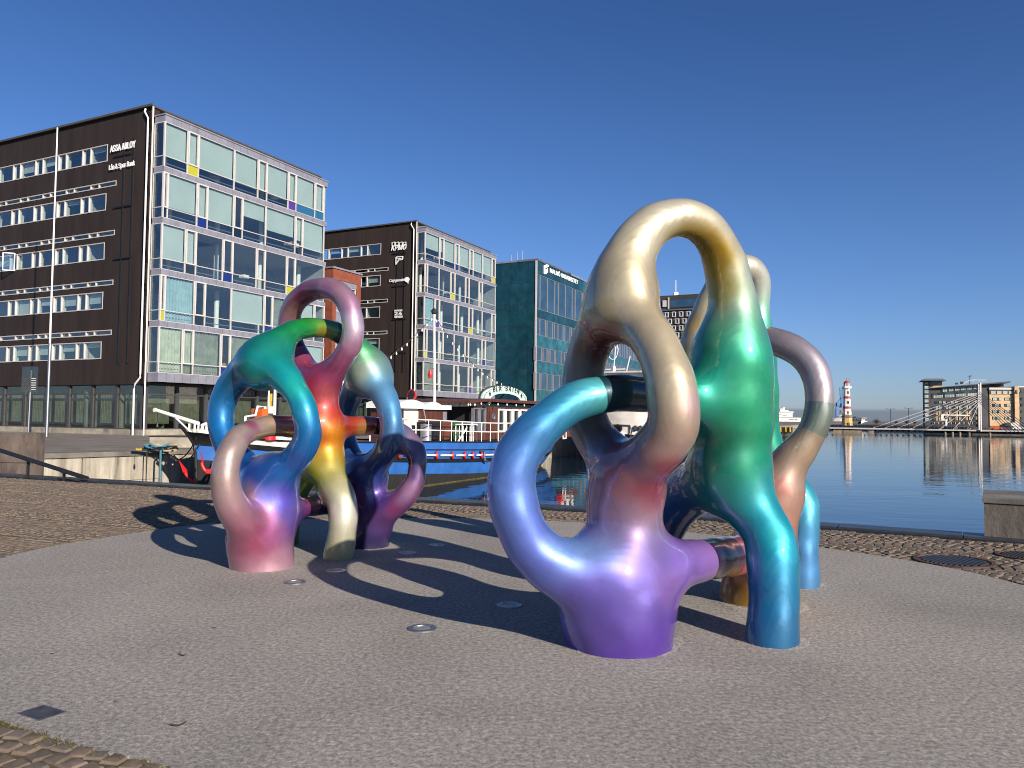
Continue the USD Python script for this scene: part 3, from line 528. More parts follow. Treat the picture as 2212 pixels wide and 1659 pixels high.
# manhole covers in the cobbles on the right
def manhole(px, py, rpx, label, name='manhole_cover'):
    c = G(px, py, 0.0); r = rpx*c[1]/FO; HOLES.append((c[:2], r))
    t = thing(name, label, 'manhole cover', (c[0], c[1], 0))
    b = MB(); b.lathe((c[0], c[1], 0), [(r, -.05), (r, .004), (r*.9, .006), (r*.89, -.01)], 40); obj('rim', b, M_rust, t)
    b = MB(); b.lathe((c[0], c[1], 0), [(r*.88, -.05), (r*.88, -.004), (r*.2, -.003)], 40); obj('cover', b, M_rust, t)
    b = MB(); s = r*.085
    for i in range(-9, 10):
        for j in range(-9, 10):
            x, y = i*s*1.0, j*s*1.0
            if math.hypot(x, y) < r*.80 and (i+j) % 2 == 0: b.box(Fr((c[0]+x, c[1]+y), (1, 0), (0, 1)), -s*.55, s*.55, -s*.55, s*.55, -.004, .007)
    obj('tread_studs', b, M_iron, t)
manhole(2060, 1211, 78, 'large round iron manhole cover with studded tread in the cobbles')
manhole(2222, 1200, 62, 'round iron manhole cover at the far right, cut by the picture edge')
arr, rng = cobbles()
V, f = stone_mesh(arr[:, 0], arr[:, 1], arr[:, 2], rng)
pick = rng.integers(0, 4, len(V)); pick[rng.random(len(V)) < .35] = 0
order = np.argsort(arr[:, 1]+np.where(np.abs(arr[:, 0]) > .665*arr[:, 1]+.03, 50, 0))
for i in order[:300]: obj('cobblestone', (V[i], f), M_cob[pick[i]], ground)
rest = order[300:]
for w in range(4):
    r_ = rest[pick[rest] == w]
    v = V[r_].reshape(-1, 3); ff = (f[None]+13*np.arange(len(r_))[:, None, None]).reshape(-1, 3)
    obj('cobblestones', (v, ff), M_cob[w], ground, kind='stuff')
# moss and grass tufts along the edge of the circle
M_grass = pm('dry_grass', (0.13, 0.12, 0.03), 0.8, var=0.4, scale=20)
def tufts():
    rng = np.random.default_rng(9); v, f, n = [], [], 0
    for s, e, dens in ((0, 5, 240), (19, 23.2, 500)):
        pass
    ring = np.vstack([disc_xy, disc_xy[:1]])
    for k in range(len(disc_xy)):
        p, q = ring[k], ring[k+1]; m = (p+q)/2
        if not (abs(m[0]) < .68*m[1]+1 and m[1] > 2.6): continue
        left = m[0] < -1.4
        cnt = int(np.linalg.norm(q-p)*(260 if left else 60)*(0.35+1.5*max(0, meshkit.noise(np.array([m[0]*2.3, m[1]*2.3, 0.]))-.25)))
        for _ in range(cnt):
            t = rng.random(); c = p+(q-p)*t; o = unit(c-disc_xy.mean(0))
            c = c+o*abs(rng.normal(0.015, .02)); h = rng.uniform(.008, .03); a = rng.uniform(0, 6.28); w = .003
            d = np.array([math.cos(a), math.sin(a)])
            tip = c+rng.normal(0, .014, 2)
            v += [[*(c-d*w), -.012], [*(c+d*w), -.012], [*tip, h-.004]]; f.append([n, n+1, n+2]); n += 3
    return np.array(v), np.array(f)
obj('grass_tufts', tufts(), M_grass, None, label='short dry grass and moss along the rim of the paved circle', cat='grass', kind='stuff')

# in-ground lights
M_lens = pm('light_lens', (0.22, 0.21, 0.19), 0.5, var=0.2, coat=0.4, coatr=.2)
for px, py, rp, lb in ((1100, 1308, 27, 'round steel in-ground light in the shadow left of the purple foot'), (912, 1358, 31, 'round steel in-ground light nearest to the camera, in the sun'),
                       (726, 1234, 21, 'round in-ground light in the shadow right of the pink foot'), (637, 1258, 23, 'round in-ground light in the sun just in front of the pink foot'),
                       (943, 1178, 17, 'farthest pale in-ground light between the two sculptures'), (880, 1195, 19, 'dim in-ground light in a sunny gap of the shadow between the sculptures')):
    c = G(px, py); r = rp*c[1]/FO
    t = thing('ground_light', lb, 'ground light', (c[0], c[1], 0), group=None)
    b = MB(); b.lathe(c, [(r, -.05), (r, .006), (r*.97, .009), (r*.66, .009), (r*.65, .002)], 36); obj('steel_ring', b, M_steel, t)
    b = MB(); b.lathe(c, [(r*.64, -.03), (r*.64, .004), (r*.3, .006)], 30); obj('lens', b, M_lens, t)
    b = MB()
    for k in range(4):
        a = k*math.pi/2+.5; b.lathe(c+np.array([math.cos(a), math.sin(a), 0])*r*.82, [(r*.05, .0), (r*.05, .0105)], 8)
    obj('screws', b, M_iron, t)
# square metal plate set in the paving
q = [G(72, 1558.5), G(158.5, 1581), G(268*.5339+0, 1577)]
p4 = [G(36.5, 1542), G(96, 1523.8), G(144.5, 1538.8), G(86.5, 1558)]
t = thing('metal_plate', 'square mirror like metal plate set flush in the paving near the lower left corner', 'plaque', tuple(np.mean(p4, 0)))
M_plate = pm('worn_mirror_steel', (0.20, 0.195, 0.19), 0.30, metal=0.75, var=0.35, scale=9, bump=0.25, bscale=18)
b = MB(); b.slab(sg.Polygon([p[:2] for p in p4]).buffer(-.008), -.02, .006); obj('plate', b, M_plate, t)
b = MB(); b.slab(sg.Polygon([p[:2] for p in p4]).difference(sg.Polygon([p[:2] for p in p4]).buffer(-.006)), -.02, .0045); obj('edge', b, M_steel, t)
# concrete block at the right
c0 = G(2122, 1157, 0.03); ub = unit(E2-E1); nb = np.array([-ub[1], ub[0]])
fb = Fr(c0[:2]-nb*.10, unit(np.array([1.0, -0.62])), unit(np.array([0.62, 1.0])))
ztop = fb.hit(2121, 1076)[1]
t = thing('concrete_block', 'large grey concrete bench block at the right picture edge', 'bench')
for i in range(2):
    b = MB(); b.box(fb, .02+i*1.0*.86, .02+(i+1)*.86-.012, .02, 1.6, 0.035, ztop-.06); obj('side_panel', b, M_conc_dark if i else streaks('block_concrete', (0.155, 0.135, 0.115), (0.115, 0.10, 0.085), (0.07, 0.062, 0.055), 0.3, 2.5), t)
b = MB(); b.box(fb, 0.0, 1.75, 0.0, 1.64, ztop-.06, ztop); obj('top_slab', b, M_conc_dark, t)

# far quay on the left: land that carries the office blocks
QZ = 0.2
U = np.array([math.sin(math.radians(26.35)), math.cos(math.radians(26.35))]); A = np.array([-U[1], U[0]]); N_ = np.array([U[1], -U[0]])
C1 = P(346, 892, 28.2)[:2]
C0 = G(-250, 992, QZ)[:2]
M_road = pm('road_asphalt', (0.18, 0.152, 0.125), 0.9, var=0.22, scale=0.8, bump=0.4, bscale=40)
far_land = sg.Polygon([C0, C1, C1+U*600, C1+U*600-N_*500, C0-N_*300-U*20])
b = MB(); b.slab(far_land, -4, QZ)
obj('far_quay_ground', b, M_road, None, label='asphalt quay in front of the office buildings', cat='road', kind='structure')
qw = thing('quay_wall', 'pale streaked concrete quay wall behind the cobbles on the left', 'quay wall')
uq = unit(C1-C0); nq = np.array([uq[1], -uq[0]]); fq = Fr(C0, uq, nq if nq[1] < 0 else -nq); Lq = np.linalg.norm(C1-C0)
t_ = 0.0
while t_ < Lq-.01:
    e = min(t_+2.6, Lq)
    b = MB(); b.box(fq, t_+.015, e-.015, -.3, .22, -.75, QZ-.12); obj('wall_panel', b, M_streak, qw)
    b = MB(); b.box(fq, t_+.015, e-.015, -.3, .205, -4, -.765); obj('wall_panel', b, M_streak, qw)
    t_ = e
b = MB(); b.box(fq, -1, Lq+.2, -.5, .30, QZ-.11, QZ+.05); obj('coping', b, M_conc_dark, qw)
fs = Fr(C1, U, N_)
b = MB(); b.box(fs, 0.0, 300, -.3, .2, -4, QZ-.11); obj('side_wall', b, M_streak, qw)
b = MB(); b.box(fs, 0.2, 300, -.6, .28, QZ-.11, QZ+.06); obj('coping', b, M_conc_dark, qw)
# a low step of concrete near the bow
ls = thing('low_wall', 'low concrete step with weeds beside the moored bow', 'wall')
f_ = Fr(P(325, 892, 31.5)[:2], U*.55-A*.83, A*.55+U*.83)
b = MB(); b.box(f_, 0, 3.4, 0, .35, QZ, QZ+.42); obj('block', b, M_conc, ls)
b = MB(); b.box(f_, -.02, 3.42, -.02, .37, QZ+.421, QZ+.46); obj('steel_edge', b, M_iron, ls)
# granite wall and handrail of the water steps, left
M_gran = streaks('stained_granite', (0.15, 0.115, 0.095), (0.085, 0.065, 0.055), (0.03, 0.026, 0.024), 0.5, 1.6)
gw = thing('granite_wall', 'dark stained granite slab wall at the left picture edge', 'wall')
gy = 21.6
gA = P(81.5, 892, gy)[:2]; fg = Fr(gA, (-1, 0.05), (-0.05, -1))
zt = fg.hit(60, 937)[1]; zm = fg.hit(60, 1000.5)[1]
for a0, a1, z0, z1 in ((0, 1.14, zm+.01, zt), (1.155, 2.5, zm+.01, zt), (2.515, 4.6, zm+.01, zt), (0, .98, zm-1.2, zm-.005), (1.0, 1.9, zm-1.2, zm-.005), (1.92, 4.0, zm-1.2, zm-.005)):
    b = MB(); b.box(fg, a0, a1, -.35, 0, z0, z1); obj('granite_slab', b, M_gran, gw)
b = MB(); b.box(fg, -.01, 4.6, -.37, .012, zt+.003, zt+.03); obj('cap', b, M_conc_dark, gw)
hr = thing('handrail', 'black iron handrail sloping down to the water steps at the left', 'handrail')
h0, h1 = P(-60, 955, 19.6), P(182, 1033, 17.6)
b = MB(); b.tube(np.linspace(h0, h1, 6), .035, 8); obj('rail', b, M_iron, hr)
dv = np.array([0, .16, 0.0])
b = MB(); b.tube(np.linspace(h0+dv, h1+dv, 6), .03, 8); obj('rail', b, M_iron, hr)
for fr_ in (0.18, .51, .82):
    p = h0+(h1-h0)*fr_
    b = MB(); b.bar(p+[0, .08, -1.3], p+[0, .08, -.02], .05); obj('post', b, M_iron, hr)
    b = MB(); b.bar(p+[0, .0, -.04], p+[0, .16, -.04], .09, .03); obj('bracket', b, M_steel, hr)

# grit gathered round the sculptures' feet, and a few leaves on the paving
M_grit = pm('loose_grit', (0.30, 0.28, 0.25), 0.9, var=0.5, scale=60)
def grit():
    rng = np.random.default_rng(12); v, f, n = [], [], 0
    for px, py, rr_ in FEET:
        c = G(px, py)[:2]
        for _ in range(420):
            a = rng.uniform(0, 6.283); d = rr_+abs(rng.normal(0, .045))-.01; s = rng.uniform(.003, .008); p = np.array([c[0]+d*math.cos(a), c[1]+d*math.sin(a), 0])
            q = rng.uniform(.6, 1.3, (3,)); t = rng.uniform(0, 6.28)
            for k in range(3): v.append(p+[s*q[k]*math.cos(t+2.1*k), s*q[k]*math.sin(t+2.1*k), .0005])
            v.append(p+[0, 0, s*.9]); f += [[n, n+1, n+3], [n+1, n+2, n+3], [n+2, n, n+3]]; n += 4
    return np.array(v), np.array(f)
obj('loose_grit', grit(), M_grit, None, label='loose grit gathered round the feet of the sculptures', cat='grit', kind='stuff')
M_leaf = pm('dead_leaf', (0.055, 0.04, 0.028), 0.85, var=0.3, scale=40)
rng_l = np.random.default_rng(31)
for px, py, ln, lb in ((713, 2908, 34, 'curled dead leaf with a twig, lowest on the paving'), (730, 2626, 22, 'small dark leaf on the sunny paving right of the metal plate'), (463, 2812, 12, 'dark crumb of leaf on the paving between plate and kerb stones'), (207, 2619, 12, 'tiny leaf straight above the metal plate'), (858, 2514, 12, 'tiny leaf on the paving, farthest of the leaves')):
    c = G(px/1.8517, py/1.8517); L_ = ln/1.8517*c[1]/FO*2.0; a = rng_l.uniform(-.5, .5); k = np.linspace(-1, 1, 7); w = .22*L_*np.sqrt(np.clip(1-k**2, 0, 1))
    d = np.array([math.cos(a), math.sin(a), 0]); e = np.array([-d[1], d[0], 0]); zz = .004+.25*L_*k**2
    v = np.vstack([c+d*(L_*k)[:, None]*.5+e*w[:, None]*.5+np.outer(zz+w*.4, [0, 0, 1]), c+d*(L_*k)[:, None]*.5-e*w[:, None]*.5+np.outer(zz+w*.4, [0, 0, 1]), c+d*(L_*k)[:, None]*.5+np.outer(zz, [0, 0, 1])])
    f = [[i, i+1, 14+i+1, 14+i] for i in range(6)]+[[14+i, 14+i+1, 7+i+1, 7+i] for i in range(6)]
    obj('dead_leaf', (v, np.array(f)), M_leaf, None, label=lb, cat='leaf')
# ------------------------------------------------------------------ office blocks
M_brown = usdkit.material(stage, LK+'brown_facade_metal', {
    'g': ('geometry', {}), 'mp': ('mapping', {'scale': (1, 1, 0.15)}), 'n': ('noise_texture', {'scale': 1.4, 'detail': 6.0}),
    'w': ('wave_texture', {'wave_type': 'bands', 'bands_direction': 'x', 'scale': 4.0}), 'b': ('bump', {'strength': 0.25, 'distance': 0.02}),
    'r': ('rgb_ramp', {'ramp': [(0.3, (0.023, 0.0155, 0.0128)), (0.7, (0.035, 0.0245, 0.0205))]}), 'p': ('principled_bsdf', {'roughness': 0.65, 'specular_ior_level': 0.25})},
    [('g.position', 'mp.vector'), ('mp.vector', 'n.vector'), ('n.fac', 'r.fac'), ('r.color', 'p.base_color'), ('g.position', 'w.vector'), ('w.fac', 'b.height'), ('b.normal', 'p.normal')], surface='p.BSDF')
M_roofd = pm('roof_felt', (0.06, 0.055, 0.05), 0.9)
M_zinc = pm('zinc_band', (0.29, 0.285, 0.33), 0.45, metal=0.35, var=0.12, scale=1.5)
M_frame = pm('pale_window_frame', (0.50, 0.465, 0.445), 0.5, var=0.06)
M_pane = glass('office_pane', (0.90, 0.945, 0.93), 2.6)
M_pane_dark = glass('tinted_pane', (0.74, 0.78, 0.73), 2.4)
M_blind = pm('roller_blind', (0.42, 0.465, 0.45), 0.9, var=0.05, scale=0.6)
M_curtain = pm('cream_curtain', (0.46, 0.47, 0.36), 0.95, var=0.15, scale=2)
M_curtain_b = pm('blue_grey_curtain', (0.30, 0.42, 0.46), 0.95, var=0.12, scale=2)
M_curtain_g = pm('olive_curtain', (0.25, 0.25, 0.195), 0.95, var=0.2, scale=2)
M_int = pm('office_interior', (0.35, 0.35, 0.33), 0.9, var=0.1)
M_floor = pm('office_slab', (0.42, 0.41, 0.38), 0.9, var=0.1)
M_dark = pm('dark_recess', (0.02, 0.02, 0.022), 0.8)
M_col = {'yellow': pm('yellow_panel', (0.36, 0.35, 0.02), 0.3, var=0.05, coat=0.6), 'navy': pm('navy_panel', (0.008, 0.02, 0.13), 0.2, var=0.05, coat=0.8), 'purple': pm('purple_panel', (0.07, 0.03, 0.20), 0.25, var=0.05, coat=0.6), 'teal': pm('teal_panel', (0.02, 0.10, 0.19), 0.2, var=0.05, coat=0.8)}
M_steelframe = pm('anthracite_frame', (0.05, 0.048, 0.05), 0.5, var=0.1)
M_pipe = pm('white_pipe', (0.68, 0.66, 0.64), 0.45, var=0.06)
M_cup = pm('cardboard', (0.36, 0.22, 0.12), 0.9)
M_plantin = pm('potted_leaves', (0.03, 0.06, 0.02), 0.8)

def sheet(fr, a0, a1, n, z0, z1):
    b = MB(); b.box(fr, a0, a1, n-.012, n, z0, z1); return b
def curtain(fr, a0, a1, n, z0, z1, wav=0.05, per=0.22):
    k = max(8, int((a1-a0)/per*6)); a = np.linspace(a0, a1, k); d = n-wav*(1+np.sin(a/per*6.283+np.sin(a*3)))
    v = [fr.at(x, y, z) for z in (z0, z1) for x, y in zip(a, d)]
    b = MB(); b.add(v, [[i, i+1, k+i+1, k+i] for i in range(k-1)]); return b
def frame_mesh(fr, a0, a1, z0, z1, w, n0, n1, rails=()):
    """casing ring with optional cross rails"""
    b = MB(); b.box(fr, a0, a0+w, n0, n1, z0, z1); b.box(fr, a1-w, a1, n0, n1, z0, z1)
    b.box(fr, a0+w, a1-w, n0, n1, z0, z0+w); b.box(fr, a0+w, a1-w, n0, n1, z1-w, z1)
    for r in rails: b.box(fr, a0+w, a1-w, n0, n1-.004, r-w/2, r+w/2)
    return b
ZB = [4.06+3.2*j for j in range(5)]
def office(tname, label, Kb, rows, end_px, left_len, strip_hits, blinds, seed, left_from=0.0):
    """brown metal clad block with a projecting glass bay: Kb near lower corner of the bay"""
    rnd = random.Random(seed); t = thing(tname, label, 'office building', (Kb[0], Kb[1], QZ))
    K = Kb-N_*1.06-U*.15
    R = Fr(Kb, U, N_); L = Fr(K, A, -U)
    Lr = R.hit(end_px, 700)[0]
    # structure behind: slabs, back walls
    core = 5.5; depth = left_len
    for j in range(6):
        z = (ZB[j]-.30) if j < 5 else 20.0
        b = MB(); v = [R.at(.1, -.25, 0), R.at(Lr-.1, -.25, 0), R.at(Lr-.1, -14, 0), R.at(.1+.3, -14, 0)]
        b.box(R, .12, Lr-.05, -14, -.22, z, z+.26); obj('floor_slab', b, M_floor, t)
    b = MB(); b.box(R, .3, Lr-.3, -7.2, -7.0, QZ, 20); obj('core_wall', b, M_int, t)
    b = MB(); b.box(L, 5.5, depth, -6.5, -6.3, QZ, 20); obj('core_wall', b, M_int, t)
    b = MB(); b.box(R, Lr-.2, Lr-.08, -14, -.12, 3.6, 20); obj('end_wall', b, M_int, t)
    for j in range(5):
        b = MB(); b.box(L, 1.2, depth, -6.3, -.35, ZB[j]-.30, ZB[j]-.04); obj('floor_slab', b, M_floor, t)
        for q in range(4):
            a = 1.6+q*4.1+rnd.uniform(-.3, .3)
            if a < Lr-.6:
                b = MB(); b.lathe(R.at(a, -1.6, 0), [(.17, ZB[j]-.03), (.17, ZB[j]+2.85)], 12); obj('column', b, M_white, t)
            if rnd.random() < .55:
                b = MB(); aa = rnd.uniform(.4, Lr-1.5); b.box(R, aa, aa+rnd.uniform(.3, .8), -.9, -.45, ZB[j]+.68, ZB[j]+.68+rnd.uniform(.15, .35)); obj('box', b, M_cup if rnd.random() < .5 else M_white, t)
    # brown wall on the left face: solid pieces between the window strips
    ztop = 20.7
    ts = min(s[0] for s in strip_hits); zs = sorted([(s[1], s[2], s[0]) for s in strip_hits])
    b = MB(); w0 = -.32
    b.box(L, 0, ts, w0, 0, 3.35, ztop)
    z = 3.35
    for z0, z1, tt in zs:
        b.box(L, ts, depth, w0, -.0, z, z0)
        if tt > ts: b.box(L, ts, tt, w0, 0, z0, z1)
        z = z1
    b.box(L, ts, depth, w0, 0, z, ztop)
    b.box(R, -.15, .45, -1.46, -1.07, 3.35, ztop)          # return of the wall to the bay
    obj('wall', b, M_brown, t)
    b = MB(); b.box(L, -.1, depth+.1, -Lr-.6, .14, ztop+.002, ztop+.10); obj('roof', b, M_roofd, t)
    b = MB(); b.box(L, -.3, depth, .141, .20, ztop-.02, ztop+.11); obj('gutter', b, M_roofd, t)
    # strip windows
    for tt, z0, z1, per, wf in strip_hits:
        thin = (z1-z0) < .6
        a = tt; k = 0
        b = MB(); w = .055
        n0, n1 = -.20, .02
        b.box(L, tt, depth, n0, n1, z1-w, z1); b.box(L, tt, depth, n0, n1, z0, z0+w); b.box(L, tt, tt+w, n0, n1, z0+w, z1-w)
        cells = []; a = tt+w
        while a < depth-.3:
            wid = per*wf if k % 2 == 0 else per*(1-wf)
            cells.append((a, min(a+wid-w, depth), k % 2)); a += wid
            b.box(L, a-w, a+.02, n0, n1-.005, z0+w, z1-w); a += .02
            k += 1
        win = obj('window_strip', b, M_frame, t)
        for a0, a1, kind in cells:
            if a0 > left_from and a0 < depth:
                obj('pane', sheet(L, a0, a1, -.06 if kind == 0 else -.10, z0+w, z1-w), M_pane_dark if thin else M_pane, win)
                if not thin:
                    r = rnd.random()
                    if kind == 1: obj('side_curtain', curtain(L, a0, a0+(a1-a0)*.6, -.30, z0+w, z1-w), M_curtain, win)
                    elif r < .65:
                        h = rnd.choice([.25, .45, .6, 1.0]); obj('blind', sheet(L, a0, a1, -.25, z1-w-(z1-z0)*h*.95, z1-w), M_blind, win)
                else: obj('lining', sheet(L, a0, a1, -.3, z0, z1), M_int if rnd.random() < .6 else M_dark, win)
    # projecting glass bay
    zc = 20.08
    bands = [(zc-.41, zc)] + [(ZB[j]-.34, ZB[j]) for j in range(4, 0, -1)] + [(3.5, ZB[0])]
    for z0, z1 in bands:
        b = MB(); b.box(R, -.0, Lr, -.06, .03, z0, z1); b.box(R, 0, .06, -.90, -.06, z0, z1)
        b.box(R, Lr-.06, Lr, -1.0, -.06, z0, z1)
        bd = obj('facade_band', b, M_zinc, t)
        x = 0.6
        bb = MB()
        while x < Lr:
            bb.box(R, x-.006, x+.006, .03, .036, z0, z1); x += .62
        obj('band_seams', bb, M_steelframe, bd)
    b = MB(); b.box(R, -.05, Lr+.05, -1.2, .08, zc+.001, zc+.09); obj('coping', b, M_zinc, t)
    b = MB(); b.box(R, .06, Lr-.06, -1.05, -.06, 3.6, 3.72); obj('soffit', b, M_dark, t)
    for j in range(5):
        z0 = ZB[j]; z1 = (ZB[j+1]-.34) if j < 4 else zc-.41; zt = z0+.64; rw = rows[4-j]
        for i, (a0, a1, kind, colr) in enumerate(rw):
            a0 = max(a0, .02); a1 = min(a1, Lr-.02)
            if a1-a0 < .15: continue
            w = .045 if kind == 'W' else .085
            b = frame_mesh(R, a0, a1, zt, z1, w, -.07, .02 if kind == 'W' else .05)
            b.box(R, a0, a0+.03, -.07, .012, z0, zt); b.box(R, a1-.03, a1, -.07, .012, z0, zt); b.box(R, a0, a1, -.07, .014, z0, z0+.035)
            win = obj('window', b, M_frame, t)
            obj('pane', sheet(R, a0+w, a1-w, -.02, zt+w, z1-w), M_pane, win)
            if colr in M_col: obj('colour_panel', sheet(R, a0+.03, a1-.03, -.01, z0+.036, zt), M_col[colr], win)
            else: obj('lower_pane', sheet(R, a0+.03, a1-.03, -.02, z0+.036, zt), M_pane_dark if kind == 'N' else M_pane, win)
            bl = blinds(4-j, i, kind, rnd)
            if bl and bl[0] == 'b': obj('blind', sheet(R, a0+w, a1-w, -.16, z1-w-(z1-zt)*bl[1], z1-w), M_blind, win)
            elif bl: obj('curtain', curtain(R, a0+w, a1-w, -.14, z0+.08, z1-.08), {'c': M_curtain, 'u': M_curtain_b, 'o': M_curtain_g}[bl[0]], win)
            if kind == 'W':
                b = MB(); b.tube([R.at(a0, -.2, z0+.28), R.at(a1, -.2, z0+.28)], .03, 6); obj('guard_rail', b, M_zinc, win)
        # narrow end side of the bay
        S = Fr(R.at(0, 0, 0), A, -U)
        b = frame_mesh(S, .03, .93, zt, z1, .05, -.05, .02); b.box(S, .03, .08, -.05, .012, z0, zt); b.box(S, .88, .93, -.05, .012, z0, zt); b.box(S, .08, .88, -.05, .014, z0, z0+.04)
        win = obj('window', b, M_frame, t)
        obj('pane', sheet(S, .08, .88, 0.0, zt+.05, z1-.05), M_pane, win); obj('lower_pane', sheet(S, .08, .88, 0.0, z0+.04, zt), M_pane, win)
        b = MB(); b.box(R, -.012, .07, -.07, .035, z0, z1); obj('corner_mullion', b, M_frame, t)
    # ground floor: set back glazing with dark posts and curtains
    for fr, a0, a1, n in ((L, .2, depth, -.25), (Fr(K, U, N_), .3, Lr+.2, -.3)):
        b = MB(); b.box(fr, a0-.2, a1, n-.1, n+.25, QZ, QZ+.35); obj('plinth', b, M_conc, t)
        a = a0; b = MB(); b.box(fr, a0, a1, n-.05, n+.06, 2.72, 2.80); b.box(fr, a0, a1, n-.05, n+.06, QZ+.35, QZ+.42); b.box(fr, a0, a1, n-.05, n+.08, 3.30, 3.45)
        obj('shop_rail', b, M_steelframe, t)
        while a < a1-.2:
            e = min(a+2.35, a1)
            b = MB(); b.box(fr, a, a+.22, n-.08, n+.10, QZ+.35, 3.4); obj('shop_post', b, M_steelframe, t)
            if a > left_from-4 or fr is not L:
                pn = obj('shop_pane', sheet(fr, a+.22, e, n, QZ+.42, 3.3), M_pane_dark, t)
                obj('curtain', curtain(fr, a+.25, e-.1, n-.35, QZ+.7, 3.2, .04, .16), M_curtain_g, pn)
            a = e
    b = MB(); b.box(L, 1.0, depth, -2.4, -2.3, QZ, 3.35); b.box(R, .2, Lr, -4.0, -3.9, QZ, 3.4); obj('shop_back_wall', b, M_int, t)
    b = MB(); b.box(R, .1, Lr, -14, -.8, 3.4, 3.55); b.box(L, .9, depth, -6, -.33, 3.1, 3.34); obj('first_floor', b, M_dark, t)
    # downpipe at the corner
    b = MB(); p0 = L.at(.42, .10, ztop-.1)
    b.tube([p0, L.at(.42, .16, ztop-.3), L.at(.12, .14, ztop-.75), L.at(.12, .14, 4.0), L.at(.12, .14, 3.75), L.at(.55, .16, 3.35), L.at(.62, .16, 3.0), L.at(.62, .16, QZ)], .06, 8)
    obj('downpipe', b, M_pipe, t, smooth=40)
    b = MB(); b.bar(L.at(-.14, -.02, QZ), L.at(-.14, -.02, ztop), .07); obj('corner_trim', b, M_pipe, t)
    return t, R, L, Lr
def cells(fr, s, ox, oy_px, spec):
    """spec: crop x pairs and kinds -> facade positions"""
    out = []
    for x0, x1, kind, c in spec: out.append((fr.hit(ox+s*x0, oy_px)[0], fr.hit(ox+s*x1, oy_px)[0], kind, c))
    return out
W_, N1 = 'W', 'N'
Kb1 = P(338, 892, 47.5)[:2]; R1 = Fr(Kb1, U, N_); L1 = Fr(Kb1-N_*1.06-U*.15, A, -U)
rows1 = [
 [(195, 557, W_, 0), (560, 684, N1, 'yellow'), (688, 1104, W_, 0), (1108, 1382, W_, 0), (1385, 1486, N1, 0), (1489, 1736, W_, 0), (1739, 1827, N1, 'purple'), (1830, 2047, W_, 'teal'), (2050, 2150, N1, 'teal')],
 [(188, 320, N1, 0), (323, 665, W_, 0), (668, 786, N1, 'navy'), (789, 1094, W_, 0), (1097, 1198, N1, 0), (1201, 1470, W_, 0), (1473, 1814, W_, 0), (1817, 1903, N1, 0), (1906, 2150, W_, 0)],
 [(175, 528, W_, 0), (531, 652, N1, 0), (655, 967, W_, 0), (970, 1082, N1, 'navy'), (1085, 1360, W_, 0), (1363, 1460, N1, 0), (1463, 1712, W_, 0), (1715, 1812, N1, 'yellow'), (1815, 2150, W_, 0)],
 [(158, 288, N1, 'yellow'), (291, 632, W_, 0), (635, 757, N1, 0), (760, 1062, W_, 0), (1065, 1447, W_, 0), (1450, 1545, N1, 'navy'), (1548, 1800, W_, 0), (1803, 2030, W_, 0), (2033, 2150, N1, 0)],
 [(138, 495, W_, 0), (498, 620, N1, 0), (623, 940, W_, 0), (943, 1052, N1, 'navy'), (1055, 1340, W_, 0), (1343, 1432, N1, 0), (1435, 1690, W_, 0), (1693, 1780, N1, 0), (1783, 2150, W_, 0)]]
rows1 = [cells(R1, .18555, 302.4, y, r) for y, r in zip((330, 440, 540, 650, 740), rows1)]
def bl1(f, i, kind, rnd):
    if f == 0: return ('b', 1.0 if kind == 'N' else (.93 if i in (0, 2) else .97))
    if f == 1: return {0: ('b', .16), 1: ('b', .92), 2: ('b', 1), 3: ('b', .94), 4: None, 5: ('b', .5), 6: ('b', .72), 7: ('b', .75), 8: ('b', .97)}[i]
    if f == 2: return {0: ('b', .97), 1: ('b', 1)}.get(i)
    if f == 3: return {0: ('u',), 1: ('u',), 4: ('b', .98), 6: ('o',), 7: ('b', .9)}.get(i)
    return {0: ('c',), 1: ('c',), 2: ('o',), 4: ('o',), 6: ('b', .9), 8: ('b', .95)}.get(i)
def strips(fr, s, ox, oy, main, thin):
    out = []
    for x, y0, y1 in main:
        t0, za = fr.hit(ox+s*x, oy+s*y0); _, zb = fr.hit(ox+s*x, oy+s*y1); out.append([t0, zb, za])
    return out
t_main = L1.hit(.24414*955, 320)[0]; t_mid = L1.hit(.24414*735, 340)[0]; t_p0 = L1.hit(.24414*805, 335)[0]
per = t_mid-t_main; wf = (t_p0-t_main)/per
t_thin = L1.hit(.24414*1030, 395)[0]
SH = [(t_main, ZB[j]+.94, ZB[j]+2.06, per, wf) for j in range(5)] + [(t_thin, ZB[j]+2.44, ZB[j]+2.78, per, wf) for j in range(4)]
left_vis = L1.hit(-60, 400)[0]
off1, R1, L1, Lr1 = office('office_building', 'nearest brown metal office block with grey glass bay, left of the pink ring', Kb1, rows1, 701, left_vis+8, SH, bl1, 3)
Kb2 = P(913, 897, 75.7)[:2]; R2 = Fr(Kb2, U, N_); L2 = Fr(Kb2-N_*1.06-U*.15, A, -U)
